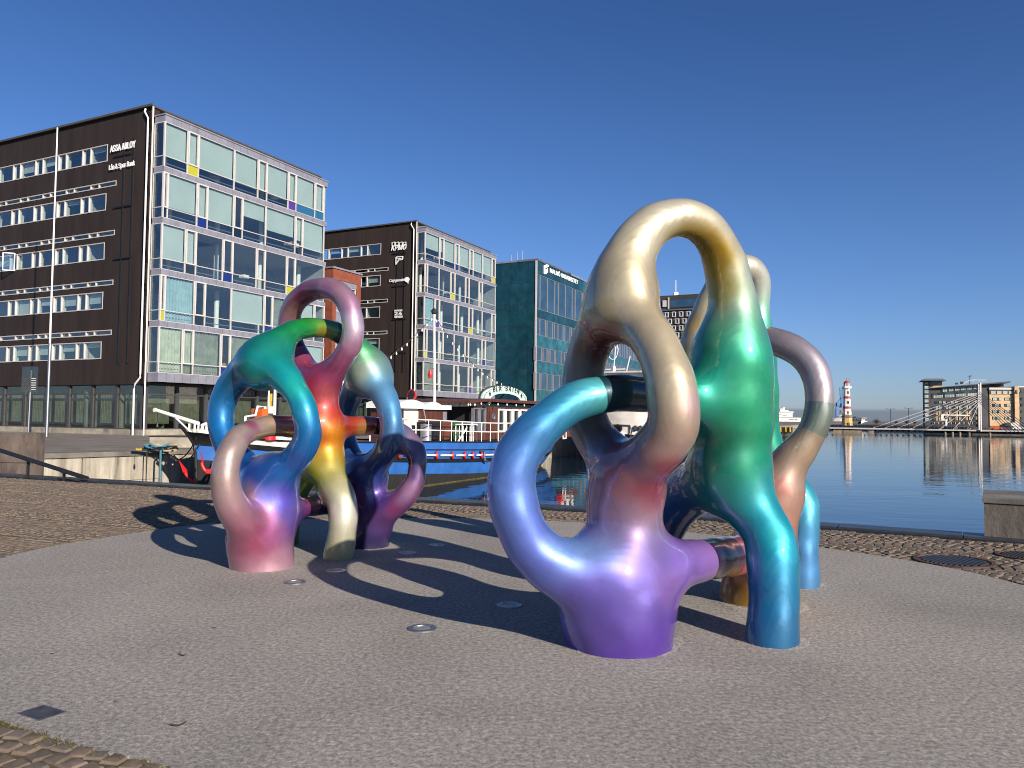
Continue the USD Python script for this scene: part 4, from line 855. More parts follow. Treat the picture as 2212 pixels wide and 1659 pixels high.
rows2 = [
 [(1200, 1392, W_, 0), (1395, 1442, N1, 0), (1445, 1572, W_, 0), (1576, 1620, N1, 'navy'), (1623, 1740, W_, 0), (1743, 1786, N1, 0), (1789, 1895, W_, 0), (1898, 2004, W_, 0), (2007, 2045, N1, 'yellow')],
 [(1197, 1250, N1, 0), (1253, 1385, W_, 0), (1388, 1522, W_, 0), (1525, 1571, N1, 'yellow'), (1574, 1694, W_, 0), (1697, 1738, N1, 0), (1741, 1852, W_, 0), (1855, 1892, N1, 0), (1895, 2045, W_, 0)],
 [(1194, 1336, W_, 0), (1339, 1390, N1, 'purple'), (1393, 1564, W_, 0), (1567, 1612, N1, 0), (1615, 1732, W_, 0), (1735, 1777, N1, 'yellow'), (1780, 1888, W_, 0), (1891, 1999, W_, 0), (2001, 2045, N1, 0)],
 [(1190, 1244, N1, 'yellow'), (1247, 1381, W_, 0), (1384, 1434, N1, 0), (1437, 1562, W_, 0), (1565, 1687, W_, 0), (1690, 1730, N1, 0), (1733, 1884, W_, 0), (1887, 1927, N1, 'navy'), (1930, 2045, W_, 0)],
 [(1185, 1330, W_, 0), (1333, 1382, N1, 0), (1385, 1557, W_, 0), (1560, 1607, N1, 0), (1610, 1726, W_, 0), (1729, 1771, N1, 'purple'), (1774, 1882, W_, 0), (1885, 1992, W_, 0), (1995, 2040, N1, 0)]]
rows2 = [cells(R2, .18555, 691.3, y, r) for y, r in zip((540, 610, 680, 740, 800), rows2)]
def bl2(f, i, kind, rnd):
    if f == 0: return ('b', .68 if i == 0 else (.6 if i == 1 else .93)) if i < 8 else None
    if f == 2 and i == 0: return ('u',)
    if f == 4 and i == 0: return ('o',)
    return None
SH2 = [(s[0]+.1, *s[1:]) for s in SH]
off2, R2, L2, Lr2 = office('office_building', 'farther brown metal office block with grey glass bay, left of the teal building', Kb2, rows2, 1070.7, 16.0, SH2, bl2, 8)

# white wall signs
M_sign = pm('white_letters', (0.82, 0.82, 0.80), 0.5, var=0.03)
def lettering(fr, txt, a_left, a_right, z0, h, n, depth=.03, bold=True, italic=0.0, flip=True):
    """text standing off a wall between two positions; the wall frame may run right to left"""
    m = meshkit.text_mesh(txt, h, depth, bold=bold); v = np.array(m.vertices); x0, x1 = v[:, 0].min(), v[:, 0].max()
    v[:, 0] = (v[:, 0]-x0)/(x1-x0)+italic*0
    a = a_left+(a_right-a_left)*v[:, 0] + np.sign(a_right-a_left)*italic*v[:, 1]
    w = np.array([fr.at(x, n+d, z0+y) for x, y, d in zip(a, v[:, 1], v[:, 2])])
    f = np.asarray(m.faces)
    return w, f
def wall_sign(fr, label, lines, n=.10):
    """lines: (text, px left, px right, py baseline, py cap top, kwargs)"""
    t = thing('wall_sign', label, 'sign')
    for txt, x0, x1, yb, yt, kw in lines:
        a0, zb = fr.hit(x0, yb, n); a1, _ = fr.hit(x1, yb, n); _, zt_ = fr.hit((x0+x1)/2, yt, n); _, zbm = fr.hit((x0+x1)/2, kw.pop('ym', yb), n)
        obj('lettering', lettering(fr, txt, a0, a1, zbm, zt_-zbm, n, **kw), M_sign, t)
    return t
sx = lambda x: .24414*x
sy = lambda y: 216+.24414*y
s1 = wall_sign(L1, 'white capital lettering sign at the top corner of the nearest brown wall', [('ASSA ABLOY', sx(976), sx(1197), sy(452), sy(385), dict(ym=sy(440)))])
s2 = wall_sign(L1, 'white bank lettering sign, lower of the two on the nearest brown wall', [('Lån & Spar Bank', sx(966), sx(1192), sy(612), sy(555), dict(ym=sy(600), bold=False))])
def rails(fr, xs, y0, y1, oy_rows, s, ox, oy, label):
    t = thing('sign_rails', label, 'sign rails')
    for x in xs:
        a, z0 = fr.hit(ox+s*x, oy+s*y1); _, z1 = fr.hit(ox+s*x, oy+s*y0)
        b = MB(); b.box(fr, a-.05, a+.05, .003, .07, z0, z1); obj('rail', b, M_black, t)
    for y in oy_rows:
        a0, z = fr.hit(ox+s*(xs[0]-35), oy+s*y); a1, _ = fr.hit(ox+s*(xs[1]+45), oy+s*y)
        b = MB(); b.box(fr, min(a0, a1), max(a0, a1), .072, .10, z-.04, z+.04); obj('cross_bar', b, M_black, t)
rails(L1, (1047, 1130), 340, 2330, (505, 955, 1410), .24414, 0, 216, 'black vertical sign rails on the nearest brown wall')
q2 = lambda x: 691.3+.18555*x
r2 = lambda y: 464.4+.18555*y
rails(L2, (878, 965), 400, 1830, (455, 835, 1218, 1605), .18555, 691.3, 464.4, 'black vertical sign rails on the farther brown wall')
k = wall_sign(L2, 'white four letter sign with square outlines at the top of the farther brown wall', [('KPMG', q2(828), q2(1000), r2(415), r2(348), dict(ym=r2(408), italic=.25))], n=.14)
for i in range(4):
    a0, z0 = L2.hit(q2(835+i*43), r2(385), .12); a1, z1 = L2.hit(q2(835+i*43+38), r2(312), .12)
    a0, a1 = min(a0, a1), max(a0, a1); z1, z0 = max(z0, z1), min(z0, z1)
    obj('square_outline', frame_mesh(L2, a0, a1, z0+.18, z1, .045, .10, .13), M_sign, k)
fl = wall_sign(L2, 'white outlined flag shaped sign with a small name in it', [('Findus', q2(893), q2(950), r2(514), r2(498), dict(bold=False))], n=.14)
a0, z1 = L2.hit(q2(963), r2(481), .12); a1, z0 = L2.hit(q2(882), r2(528), .12); zf = L2.hit(q2(884), r2(576), .12)[1]
out = sg.Polygon([(a0, z1), (a1-.05, z1), (a1, z1-.06), (a1, zf), (a1-.28, zf+.3), (a1-.28, z0), (a0+.05, z0), (a0, z0+.08)]).buffer(.03)
b = MB(); b.prism(out.difference(out.buffer(-.075)), L2, .09, .13); obj('flag_outline', b, M_sign, fl)
cg = wall_sign(L2, 'white script sign with a round spade mark on the farther brown wall', [('Capgemini', q2(803), q2(985), r2(780), r2(742), dict(ym=r2(775), bold=False, italic=.2))], n=.12)
a0, z0 = L2.hit(q2(1010), r2(752), .12)
sp = sg.Point(a0-.02, z0).buffer(.26).union(sg.Polygon([(a0+.1, z0-.05), (a0-.15, z0-.40), (a0-.2, z0-.1)]))
b = MB(); b.prism(sp, L2, .08, .13); obj('spade_mark', b, M_sign, cg)
ft = wall_sign(L2, 'black square gym sign with white words and a big number', [('FITNESS', q2(867), q2(957), r2(1122), r2(1104), {}), ('24', q2(867), q2(955), r2(1165), r2(1130), {}), ('SEVEN', q2(867), q2(957), r2(1198), r2(1174), {})], n=.16)
a0, z0 = L2.hit(q2(960), r2(1212), .1); a1, z1 = L2.hit(q2(862), r2(1100), .1)
b = MB(); b.box(L2, min(a0, a1), max(a0, a1), .05, .13, z0, z1); obj('back_plate', b, M_black, ft)
# open casement on the nearest brown wall
cw = thing('open_casement', 'white window leaf standing open on the nearest brown wall', 'window')
a, z0 = L1.hit(.24414*60, sy(1530)); _, z1 = L1.hit(.24414*60, sy(1360))
fo = Fr(L1.at(a-.95, .03, 0), -U*.75+A*.66, -A*.75-U*.66)
obj('leaf_frame', frame_mesh(fo, 0, .75, z0+.05, z1-.05, .06, -.03, .03), M_white, cw); obj('pane', sheet(fo, .06, .69, .0, z0+.11, z1-.11), M_pane, cw)
# flagpole and sign post in front
fp = thing('flagpole', 'tall thin white flagpole in front of the nearest brown wall', 'flagpole')
pt = P(113, 892, 44.0); base = np.array([P(101, 940, 43.5)[0], 43.5, QZ]); top = P(124, 276, 43.5)
b = MB(); b.tube([base, base+(top-base)*.30], .085, 10); obj('lower_pole', b, M_steel, fp, smooth=40)
b = MB(); b.tube([base+(top-base)*.30, top], [.055, .04], 10); obj('upper_pole', b, M_white, fp, smooth=40)
sp_ = thing('sign_post', 'thin post with a tall glass notice board at the left', 'sign post')
base = np.array([P(61, 938, 41)[0], 41.0, QZ]); top = P(68, 800, 41)
b = MB(); b.tube([base, top], .045, 8); obj('post', b, M_steel, sp_)
fr = Fr((base+top)[:2]/2+[0, -.06], (1, 0), (0, -1))
b = MB(); b.box(fr, -.42, .42, 0, .02, P(60, 847, 41)[2], P(60, 792, 41)[2]); obj('glass_board', b, M_pane_dark, sp_)
for i in range(6):
    z = P(60, 818+i*4.6, 41)[2]; b = MB(); b.box(fr, -.40, .40, .021, .03, z-.035, z+.03); obj('name_strip', b, M_steelframe, sp_)
    b = MB(); b.box(fr, .10, .34, .031, .036, z-.012, z+.012); obj('white_line', b, M_white, sp_)

# terracotta clad block between the two
M_terra = pm('terracotta_cladding', (0.22, 0.055, 0.026), 0.7, var=0.15, scale=2, bump=0.2, bscale=8)
tb = thing('terracotta_block', 'lower rust red clad block between the two brown office blocks', 'office building')
KT = P(713.6, 894, 64.5)[:2]; RT = Fr(KT, U, N_); LT = Fr(KT, A, -U)
zt = RT.hit(713.6, 577)[1]; lt = RT.hit(780, 600)[0]
b = MB(); b.box(RT, 0, lt, -1.9, 0, zt-.9, zt); b.box(RT, 0, lt*.12, -1.9, 0, 3.6, zt-.9); b.box(RT, lt*.86, lt, -1.9, 0, 3.6, zt-.9); b.box(RT, lt*.12, lt*.86, -1.9, 0, 3.2, 4.0)
obj('wall', b, M_terra, tb)
b = MB(); b.box(RT, -.1, lt+.1, -2.0, .1, zt+.002, zt+.14); obj('coping', b, M_zinc, tb)
b = MB(); b.box(RT, 0.05, lt, -1.7, -.5, QZ, 3.6); obj('ground_floor', b, M_dark, tb)
for j in range(3):
    z0 = 4.1+3.1*j; z1 = z0+2.2
    for i in range(3):
        a0 = lt*(.12+.2467*i)+.02; a1 = a0+lt*.2467-.04
        w = obj('window', frame_mesh(RT, a0, a1, z0, z1, .06, -.3, -.1), M_frame, tb); obj('pane', sheet(RT, a0+.06, a1-.06, -.2, z0+.06, z1-.06), M_pane, w); obj('blind', sheet(RT, a0+.06, a1-.06, -.5, z0, z1), M_blind if (i+j) % 2 else M_int, w)
    b = MB(); b.box(RT, lt*.12, lt*.86, -.35, -.05, z1+.02, z0+3.08); obj('facade_band', b, M_zinc, tb)

# teal university building
M_palepanel = pm('grey_box_panel', (0.24, 0.21, 0.20), 0.7)
M_teal = [pm(f'teal_panel_{i}', c, 0.28, metal=0.2, var=0.22, scale=0.9, spec=0.5) for i, c in enumerate(((0.010, 0.062, 0.088), (0.012, 0.070, 0.095), (0.009, 0.055, 0.080)))]
M_teall = [pm(f'light_teal_glass_{i}', c, 0.18, metal=0.35, var=0.30, scale=0.8) for i, c in enumerate(((0.035, 0.16, 0.20), (0.045, 0.19, 0.23), (0.03, 0.14, 0.185)))]
M_bpane = usdkit.material(stage, LK+'blue_office_glass', {'g': ('geometry', {}), 'n': ('noise_texture', {'scale': 0.5, 'detail': 3.0}), 'r': ('rgb_ramp', {'ramp': [(0.35, (0.016, 0.045, 0.085)), (0.7, (0.03, 0.075, 0.125))]}), 'p': ('principled_bsdf', {'roughness': 0.04, 'specular_ior_level': 0.9})},
                          [('g.position', 'n.vector'), ('n.fac', 'r.fac'), ('r.color', 'p.base_color')], surface='p.BSDF')
uni = thing('university_building', 'teal glass clad university building with white wall lettering, right of the farther brown block', 'university building')
KU = P(1157, 898, 104)[:2]; RU = Fr(KU, U, N_); LU = Fr(KU, A, -U)
zu = RU.hit(1157, 560)[1]; lu = RU.hit(1258, 600)[0]; ll = LU.hit(1060, 566)[0]+1
b = MB(); b.box(LU, .5, ll, -12, -.12, QZ, zu-.1); obj('core', b, M_dark, uni)
b = MB(); b.box(RU, .02, lu, -12, -.30, QZ, zu-.1); obj('core', b, M_dark, uni)
b = MB(); b.box(LU, -.12, ll, -12, .06, zu-.08, zu+.18); b.box(RU, -.06, lu, -3, .12, zu-.075, zu+.185); obj('roof_edge', b, M_zinc, uni)
rnd = random.Random(5)
kx = 6; nz_ = 7
for i in range(kx):
    for j in range(nz_):
        a0, a1 = ll*i/kx, ll*(i+1)/kx; z0, z1 = 2.2+(zu-2.3)*j/nz_, 2.2+(zu-2.3)*(j+1)/nz_
        b = MB(); b.box(LU, a0+.03, a1-.03, -.11, rnd.uniform(-.004, .004), z0+.03, z1-.03); obj('panel', b, M_teal[rnd.randrange(3)], uni)
zv = lambda y: r2(0)+0*y
u7 = lambda x: (1960+x/2.458)/1.8517
v7 = lambda y: (1000+y/2.458)/1.8517
wins = [(232, 575, [458, 492, 565, 636, 672, 742, 808, 838, 900]), (665, 832, [455, 490, 545, 560, 615, 632, 668, 718, 735, 785, 800, 850]), (950, 1085, [448, 505, 520, 560, 578, 590, 632, 645, 700, 730, 790]), (1205, 1370, [445, 485, 500, 560, 610, 625, 680, 730, 790])]
zr = []
for y0, y1, xs in wins:
    za = RU.hit(u7(456), v7(y0))[1]; zb = RU.hit(u7(452), v7(y1))[1]; zr.append((zb, za))
    ps = [RU.hit(u7(x), v7((y0+y1)/2+(x-456)*.25))[0] for x in xs]
    ps[-1] = max(ps[-1], lu-.1) if y0 == 232 else ps[-1]
    while ps[-1] < lu-.9: ps.append(min(ps[-1]+1.5, lu-.08))
    for p, q in zip(ps[:-1], ps[1:]):
        w = obj('window', frame_mesh(RU, p+.01, q-.01, zb, za, .045, -.28, .03), M_palepanel, uni)
        obj('pane', sheet(RU, p+.055, q-.055, -.04, zb+.045, za-.045), M_bpane, w)
zz = sorted(zr); edges = [2.4]+[e for p in zz for e in p]+[zu-.1]
for j in range(0, len(edges), 2):
    z0, z1 = edges[j], edges[j+1]; n = 9
    for i in range(n):
        b = MB(); b.box(RU, lu*i/n+.02, lu*(i+1)/n-.02, -.28, rnd.uniform(-.004, .004), z0+.02, z1-.02); obj('panel', b, M_teall[rnd.randrange(3)] if z0 < 14 else M_teal[rnd.randrange(3)], uni)
b = MB(); b.box(RU, -.10, .0, -.2, .05, 2.0, zu-.08); obj('corner_trim', b, M_frame, uni)
s = wall_sign(RU, 'white university lettering with an angular logo at the top of the teal building', [('MALMÖ UNIVERSITET', u7(588), u7(864), v7(228), v7(240), dict(ym=v7(278), bold=True, depth=.04))], n=.12)
def lp(x, y): return RU.hit(u7(x), v7(y), .12)
lg = [sg.LineString([lp(538, 236), lp(538, 165), lp(577, 150)]), sg.LineString([lp(553, 236), lp(553, 190)]), sg.LineString([lp(567, 225), lp(567, 180)])]
b = MB(); b.prism(lg[0].buffer(.20, cap_style='flat', join_style='mitre'), RU, .05, .12); b.prism(lg[1].buffer(.12, cap_style='flat'), RU, .05, .12); b.prism(lg[2].buffer(.12, cap_style='flat'), RU, .05, .12); obj('logo_mark', b, M_sign, s)
for q in (0, .8, 1.7):
    p = LU.at(ll*.45+q, -3, 0)
    b = MB(); b.bar(p+[0, 0, zu], p+[0, 0, zu+2.2-q*.3], .06); obj('roof_aerial', b, M_steel, uni)
# its long bent wing
wing = thing('university_wing', 'long light teal glass wing of the university running behind the cream ring', 'university building')
az = math.radians(22.9); UW = np.array([math.sin(az), math.cos(az)]); NW = np.array([UW[1], -UW[0]])
KW = RU.at(lu+.1, 0, 0)[:2]; RW = Fr(KW, UW, NW); lw = RW.hit(1540, 740)[0]; lw = min(lw, 130)
b = MB(); b.box(RW, .0, lw, -14, -.32, QZ, zu-.15); obj('core', b, M_dark, wing)
b = MB(); b.box(RW, 0, lw, -14, .1, zu-.1, zu+.18); obj('roof_edge', b, M_zinc, wing)
n = int(lw/6.5)
for j in range(0, len(edges), 2):
    z0, z1 = edges[j], edges[j+1]
    for i in range(n*2):
        b = MB(); b.box(RW, lw*i/n/2+.03, lw*(i+1)/n/2-.03, -.30, rnd.uniform(-.01, .01), z0+.02, z1-.02); obj('panel', b, M_teall[rnd.randrange(3)], wing)
for zb, za in zz:
    x = .3
    while x < lw-2:
        for wd in (1.5, .5, 1.5, 1.3):
            w = obj('window', frame_mesh(RW, x+.02, x+wd-.02, zb, za, .05, -.28, .03), M_zinc, wing)
            obj('pane', sheet(RW, x+.075, x+wd-.075, -.04, zb+.055, za-.055), M_bpane, wing if False else w)
            x += wd
        x += .25
# dark tower beyond
M_slate = pm('black_brick', (0.042, 0.036, 0.03), 0.85, var=0.3, scale=3, bump=0.3, bscale=6)
tw = thing('dark_tower', 'black clad building with pale window boxes far behind, seen through the cream arch', 'office building')
D_ = 190.0; FT = Fr(P(1405, 899, D_)[:2], unit([1, -.55]), unit([-.55, -1])); FT = Fr(FT.o[:2], unit([.90, -.43]), unit([-.43, -.90]))
f5 = lambda x: (2600+x/6.636)/1.8517
g5 = lambda y: (1150+y/6.636)/1.8517
w_r = FT.hit(1540, 650)[0]; zt = FT.hit(f5(800), g5(195))[1]
b = MB(); b.box(FT, 0, w_r, -14, 0, QZ, zt); obj('wall', b, M_slate, tw)
a0, z0 = FT.hit(f5(520), g5(545)); a1, z1 = FT.hit(f5(522), g5(290))
w = obj('top_window', frame_mesh(FT, a0, w_r-1, z0, z1, .25, .002, .18), M_slate, tw); obj('pane', sheet(FT, a0+.25, w_r-1.25, .10, z0+.25, z1-.25), M_bpane, w)
b = MB(); b.box(FT, a0-.35, a0-.05, .002, .3, z0-.2, z1+.2); obj('pale_fin', b, M_frame, tw)
aa, zc_ = FT.hit(f5(388), g5(345)); zc0 = FT.hit(f5(388), g5(520))[1]
b = MB(); b.box(FT, aa-.4, aa+.5, .002, .3, zc0, zc_); obj('pale_fin', b, M_frame, tw)
b = MB(); b.bar(FT.at(1, .35, FT.hit(f5(460), g5(605))[1]), FT.at(w_r, .35, FT.hit(f5(460), g5(605))[1]), .25); obj('ledge_rail', b, M_steel, tw)
x1, zz0 = FT.hit(f5(620), g5(785)); _, zz1 = FT.hit(f5(620), g5(650)); x2 = FT.hit(f5(812), g5(740))[0]; st = x2-x1
for r in range(6):
    for c in range(-2, 9):
        a = x1+c*st+(st*.45 if r % 2 else 0)-.2
        if a < .2 or a > w_r-2: continue
        z0 = zz0-r*(zz1-zz0)*1.36; z1 = z0+(zz1-zz0)
        w = obj('window_box', frame_mesh(FT, a, a+st*.48, z0, z1, .14, .002, .45), M_frame, tw); obj('pane', sheet(FT, a+.14, a+st*.48-.14, .12, z0+.14, z1-.14), M_bpane, w)
        b = MB(); b.box(FT, a-st*.26, a-.01, .002, .12, z0, z1); obj('pale_panel', b, M_palepanel, w)
b = MB(); p = FT.at(FT.hit(f5(660), g5(210))[0], -1, 0); b.bar(p+[0, 0, zt], p+[0, 0, zt+3.8], .12); b.box(Fr(p[:2], (1, 0), (0, 1)), -.5, .5, -.5, .5, zt, zt+.8); obj('roof_aerial', b, M_steel, tw)
# ------------------------------------------------------------------ boats
M_hblue = pm('blue_hull_paint', (0.030, 0.125, 0.40), 0.38, var=0.16, scale=1.2, bump=0.25, bscale=3.5)
M_hblack = pm('black_hull_paint', (0.012, 0.012, 0.014), 0.4, var=0.3, scale=2)
M_boot = streaks('boot_top', (0.007, 0.007, 0.008), (0.009, 0.009, 0.009), (0.022, 0.02, 0.014), .4, 2)
M_weed = pm('weed_line', (0.10, 0.08, 0.02), 0.9, var=0.4, scale=6)
M_hwhite = pm('chalky_white_hull', (0.62, 0.60, 0.56), 0.55, var=0.2, scale=2.5)
M_red = pm('red_paint', (0.55, 0.018, 0.02), 0.4, var=0.12)
M_wood = usdkit.material(stage, LK+'varnished_boards', {'g': ('geometry', {}), 'mp': ('mapping', {'scale': (9, 9, .5)}), 'n': ('noise_texture', {'scale': 1.5, 'detail': 5.0}), 'r': ('rgb_ramp', {'ramp': [(0.3, (0.045, 0.014, 0.008)), (0.7, (0.11, 0.035, 0.02))]}), 'p': ('principled_bsdf', {'roughness': 0.5})},
                         [('g.position', 'mp.vector'), ('mp.vector', 'n.vector'), ('n.fac', 'r.fac'), ('r.color', 'p.base_color')], surface='p.BSDF')
M_deck = pm('deck_boards', (0.23, 0.19, 0.14), 0.85, var=0.25, scale=3)
M_glassd = pm('dark_cabin_glass', (0.01, 0.012, 0.013), 0.06, var=0.2, spec=0.8)
M_orange = pm('orange_paint', (0.62, 0.12, 0.02), 0.5)
M_green = pm('green_bin', (0.035, 0.09, 0.03), 0.6)
M_brownbin = pm('brown_bin', (0.12, 0.035, 0.018), 0.6)
M_mint = pm('mint_sign_board', (0.50, 0.66, 0.60), 0.55, var=0.14, scale=4)
M_rope = pm('pale_rope', (0.42, 0.33, 0.20), 0.95, var=0.2, scale=30)
M_ropeb = pm('blue_rope', (0.06, 0.20, 0.27), 0.95, var=0.2, scale=30)
M_ropey = pm('yellow_rope', (0.55, 0.36, 0.03), 0.9, var=0.2, scale=30)
M_roped = pm('dark_rope', (0.035, 0.03, 0.025), 0.95)
M_bulb = pm('bulb_glass', (0.75, 0.72, 0.66), 0.2, coat=1.0)
BO = np.array([-10.4, 25.9]); FB = Fr(BO, U, N_)
def K(xs, ys): f = PchipInterpolator(xs, ys); return lambda s: f(np.clip(s, xs[0], xs[-1]))
z_deck = K([-1, 2.5, 6, 10, 18, 25, 28.5], [1.13, .64, .53, .45, .27, .32, .50])
z_str = K([-1, 2.5, 5, 10, 18, 25, 28.5], [.84, .43, .12, -.26, -.54, -.60, -.48])
z_boot = K([-1, 2.5, 5, 10, 18, 25, 28.5], [.19, -.25, -.6, -.93, -1.27, -1.25, -1.05])
z_keel = K([-1, 0, 20, 25, 28.5], [-2.6, -2.8, -2.8, -2.0, -1.15])
stem = K([-2.8, -1.5, .2, .6, .95, 1.2], [.05, 0, -.1, -.2, -.5, -.75])
def beam(s):
    s = np.asarray(s, float)
    f = np.where(s < 8, np.clip(1-(1-np.clip(s, 0, 8)/8)**2, 0, 1)**.72, 1.0)
    f = np.where(s > 21, np.sqrt(np.clip(1-((s-21)/7.6)**2*.97, 0, 1)), f)
    return 2.4*f
def hull_pt(s, z, side, extra=0.0):
    d, k = z_deck(s), z_keel(s); q = np.clip((z-k)/(d-k), 0, 1.1)
    p = .12+.75*np.clip(1-s/7.0, 0, 1)+.45*np.clip((s-20)/8, 0, 1)
    hb = beam(s)*q**p+extra
    sh = stem(z)*np.clip(1-s/6, 0, 1)
    return FB.o[None]+FB.u[None]*(s+sh)[:, None]+FB.n[None]*(side*hb)[:, None]+np.array([0, 0, 1.0])*np.asarray(z)[:, None]
ss = np.concatenate([np.linspace(0, 3, 12)**1.0, np.linspace(3.4, 21, 30), np.linspace(21.5, 28.5, 22)])
def strake(zf0, zf1, n=4, extra=0.0, s0=0, s1=28.5, close=False):
    b = MB(); s = ss[(ss >= s0) & (ss <= s1)]
    for side in (1, -1):
        rowz = [zf0(s)+(zf1(s)-zf0(s))*k/n for k in range(n+1)]
        v = np.vstack([hull_pt(s, z, side, extra) for z in rowz]); m = len(s)
        f = [[r*m+i, r*m+i+1, (r+1)*m+i+1, (r+1)*m+i] for r in range(n) for i in range(m-1)]
        if side < 0: f = [q[::-1] for q in f]
        b.add(v, f)
        if extra:
            o = np.vstack([hull_pt(s, rowz[0], side), hull_pt(s, rowz[0], side, extra)]); b.add(o, [[i, i+1, m+i+1, m+i] for i in range(m-1)])
            o = np.vstack([hull_pt(s, rowz[-1], side), hull_pt(s, rowz[-1], side, extra)]); b.add(o, [[i, i+1, m+i+1, m+i] for i in range(m-1)])
    return b
bt = thing('blue_boat', 'long blue restaurant boat with black stripe moored along the far quay', 'boat', (*BO, WZ))
obj('bottom', strake(z_keel, z_boot, 6), M_boot, bt, smooth=30)
obj('hull_side', strake(z_boot, lambda s: z_str(s)-.17, 5), M_hblue, bt, smooth=30)
obj('black_stripe', strake(lambda s: z_str(s)-.17, z_str, 2, .05), M_hblack, bt, smooth=30)
obj('upper_side', strake(z_str, z_deck, 4, 0, 5.2), M_hblue, bt, smooth=30)
obj('white_bulwark', strake(z_str, z_deck, 4, 0, .65, 5.3), M_hwhite, bt, smooth=30)
obj('black_bow_cheek', strake(z_str, z_deck, 4, 0, 0, .7), M_hblack, bt, smooth=30)
obj('rub_rail', strake(lambda s: z_str(s)+(z_deck(s)-z_str(s))*.52, lambda s: z_str(s)+(z_deck(s)-z_str(s))*.57, 1, .05, 7.5, 27), M_hblack, bt)
obj('cap_rail', strake(lambda s: z_deck(s), lambda s: z_deck(s)+.05, 1, .06), M_hblack, bt)
obj('weed_line', strake(lambda s: np.full_like(s, WZ-.05), lambda s: np.full_like(s, WZ+.045), 1, .03, 5, 27.5), M_weed, bt)
b = MB(); s = ss; pl, pr = hull_pt(s, z_deck(s)-.03, 1, -.03), hull_pt(s, z_deck(s)-.03, -1, -.03); m = len(s)
b.add(np.vstack([pl, pr]), [[i, m+i, m+i+1, i+1] for i in range(m-1)]); obj('deck', b, M_deck, bt)
b = MB(); zz_ = np.linspace(-2.4, 1.2, 20); b.tube([hull_pt(np.array([0.0]), np.array([z]), 1)[0] for z in zz_], .055, 6); obj('stem_bar', b, M_hblack, bt)
def bq(px, py, lat): return FB.hit(px, py, lat)
# railing
rl = thing('ship_railing', 'white tube railing along the near side of the blue boat', 'railing')
posts = [bq(px, 950, 2.3)[0] for px in (730, 768, 800, 832, 869, 899, 926, 952, 976, 999, 1020, 1041, 1060, 1077, 1095, 1113, 1130, 1147, 1163)]
def dz(s): return float(z_deck(np.array([s]))[0])
for s in posts:
    b = MB(); b.bar(FB.at(s, 2.28, dz(s)), FB.at(s, 2.28, dz(s)+.98), .042); obj('post', b, M_white, rl)
for h in (.97, .52):
    b = MB(); b.tube([FB.at(s, 2.28, dz(s)+h) for s in posts], .026, 8); obj('rail', b, M_white, rl)
b = MB(); s0 = bq(1000, 950, 2.3)[0]
for k in range(7): b.bar(FB.at(s0+.35*k, 1.9, dz(s0)), FB.at(s0+.35*k, 1.9, dz(s0)+.85), .04)
b.bar(FB.at(s0, 1.9, dz(s0)+.84), FB.at(s0+2.1, 1.9, dz(s0)+.84), .05); b.bar(FB.at(s0+.2, 1.9, dz(s0)), FB.at(s0+1.1, 1.9, dz(s0)+.7), .05)
obj('inner_gate', b, M_white, rl)
# fender rods and red discs along the side
dl = [(863.9, 10), (944.5, 10), (978.7, 11), (1005.4, 9), (1023.2, 9), (1041.6, 11)]
z_rod = lambda s: z_str(s)+(z_deck(s)-z_str(s))*.20
pxs = [820, 840, 863.9, 944.5, 978.7, 1005.4, 1023.2, 1041.6, 1078, 1100]
dsx = [bq(p, 976, 2.42)[0] for p in pxs]
for a, c in zip(dsx[:-1], dsx[1:]):
    b = MB(); q = np.array([a+.32, c-.05]); p = hull_pt(q, z_rod(q), 1, .09); b.tube(p, .045, 8); obj('fender_rod', b, M_white, bt)
for a in dsx[1:-1]:
    q = np.array([a]); c = hull_pt(q, z_rod(q), 1, .05)[0]
    b = MB(); b.lathe(c, [(.17, -.05), (.20, 0), (.19, .04), (.08, .07)], 16, axis=tuple(FB.u*.5+FB.n*.87)); obj('red_disc', b, M_red, bt)
q = np.array([dsx[7]]); c = hull_pt(q, z_rod(q), 1, .16)[0]
b = MB(); b.tube([c+[0, 0, .22]-FB.u*.25, c+[0, 0, .2], c+FB.u*.08, c-[0, 0, .25]+FB.u*.12, c-[0, 0, .35]+FB.u*.45], .05, 8); obj('pipe_hook', b, M_steel, bt)
# small deckhouse
dh = thing('small_deckhouse', 'small white and brown deckhouse with curved roof on the blue boat', 'deckhouse')
LT1 = .9
sA, zr1 = bq(868, 876, LT1); sB = bq(914, 876, LT1)[0]; sC, zr2 = bq(976, 877, LT1)
zdk = dz((sA+sC)/2)
b = MB(); b.box(FB, sA+.25, sB-.02, -.9, LT1-.25, zdk, zr1); obj('door_wall', b, M_white, dh)
b = MB(); b.box(FB, sA+.12, sA+.24, -.9, LT1-.05, zdk, zr1); b.box(FB, sB-.01, sB+.1, -.9, LT1-.05, zdk, zr1); obj('brown_jamb', b, M_wood, dh)
b = MB(); b.box(FB, sB+.11, sC-.1, -.9, LT1-.2, zdk, zr2-.12); obj('brown_wall', b, M_wood, dh)
arc = [(sA-.1+(sB-sA+.15)*t, zr1+.02+.26*math.sin(math.pi*(.12+.76*t))) for t in np.linspace(0, 1, 12)]
b = MB(); b.prism([(sA-.1, zr1-.12)]+arc+[(sB+.05, zr1-.12)], FB, -1.0, LT1); obj('curved_roof', b, M_white, dh)
b = MB(); b.box(FB, sB+.052, sC, -1.0, LT1-.02, zr2-.20, zr2+.02); obj('flat_roof', b, M_white, dh)
b = MB(); s_, z_ = bq(945, 865, LT1); b.prism([(s_-.1, zr2+.021)]+[(s_-.1+1.5*t, zr2+.03+.16*math.sin(math.pi*t)) for t in np.linspace(0, 1, 8)]+[(s_+1.4, zr2+.021)], FB, -.9, .3); obj('roof_hatch', b, M_hwhite, dh)
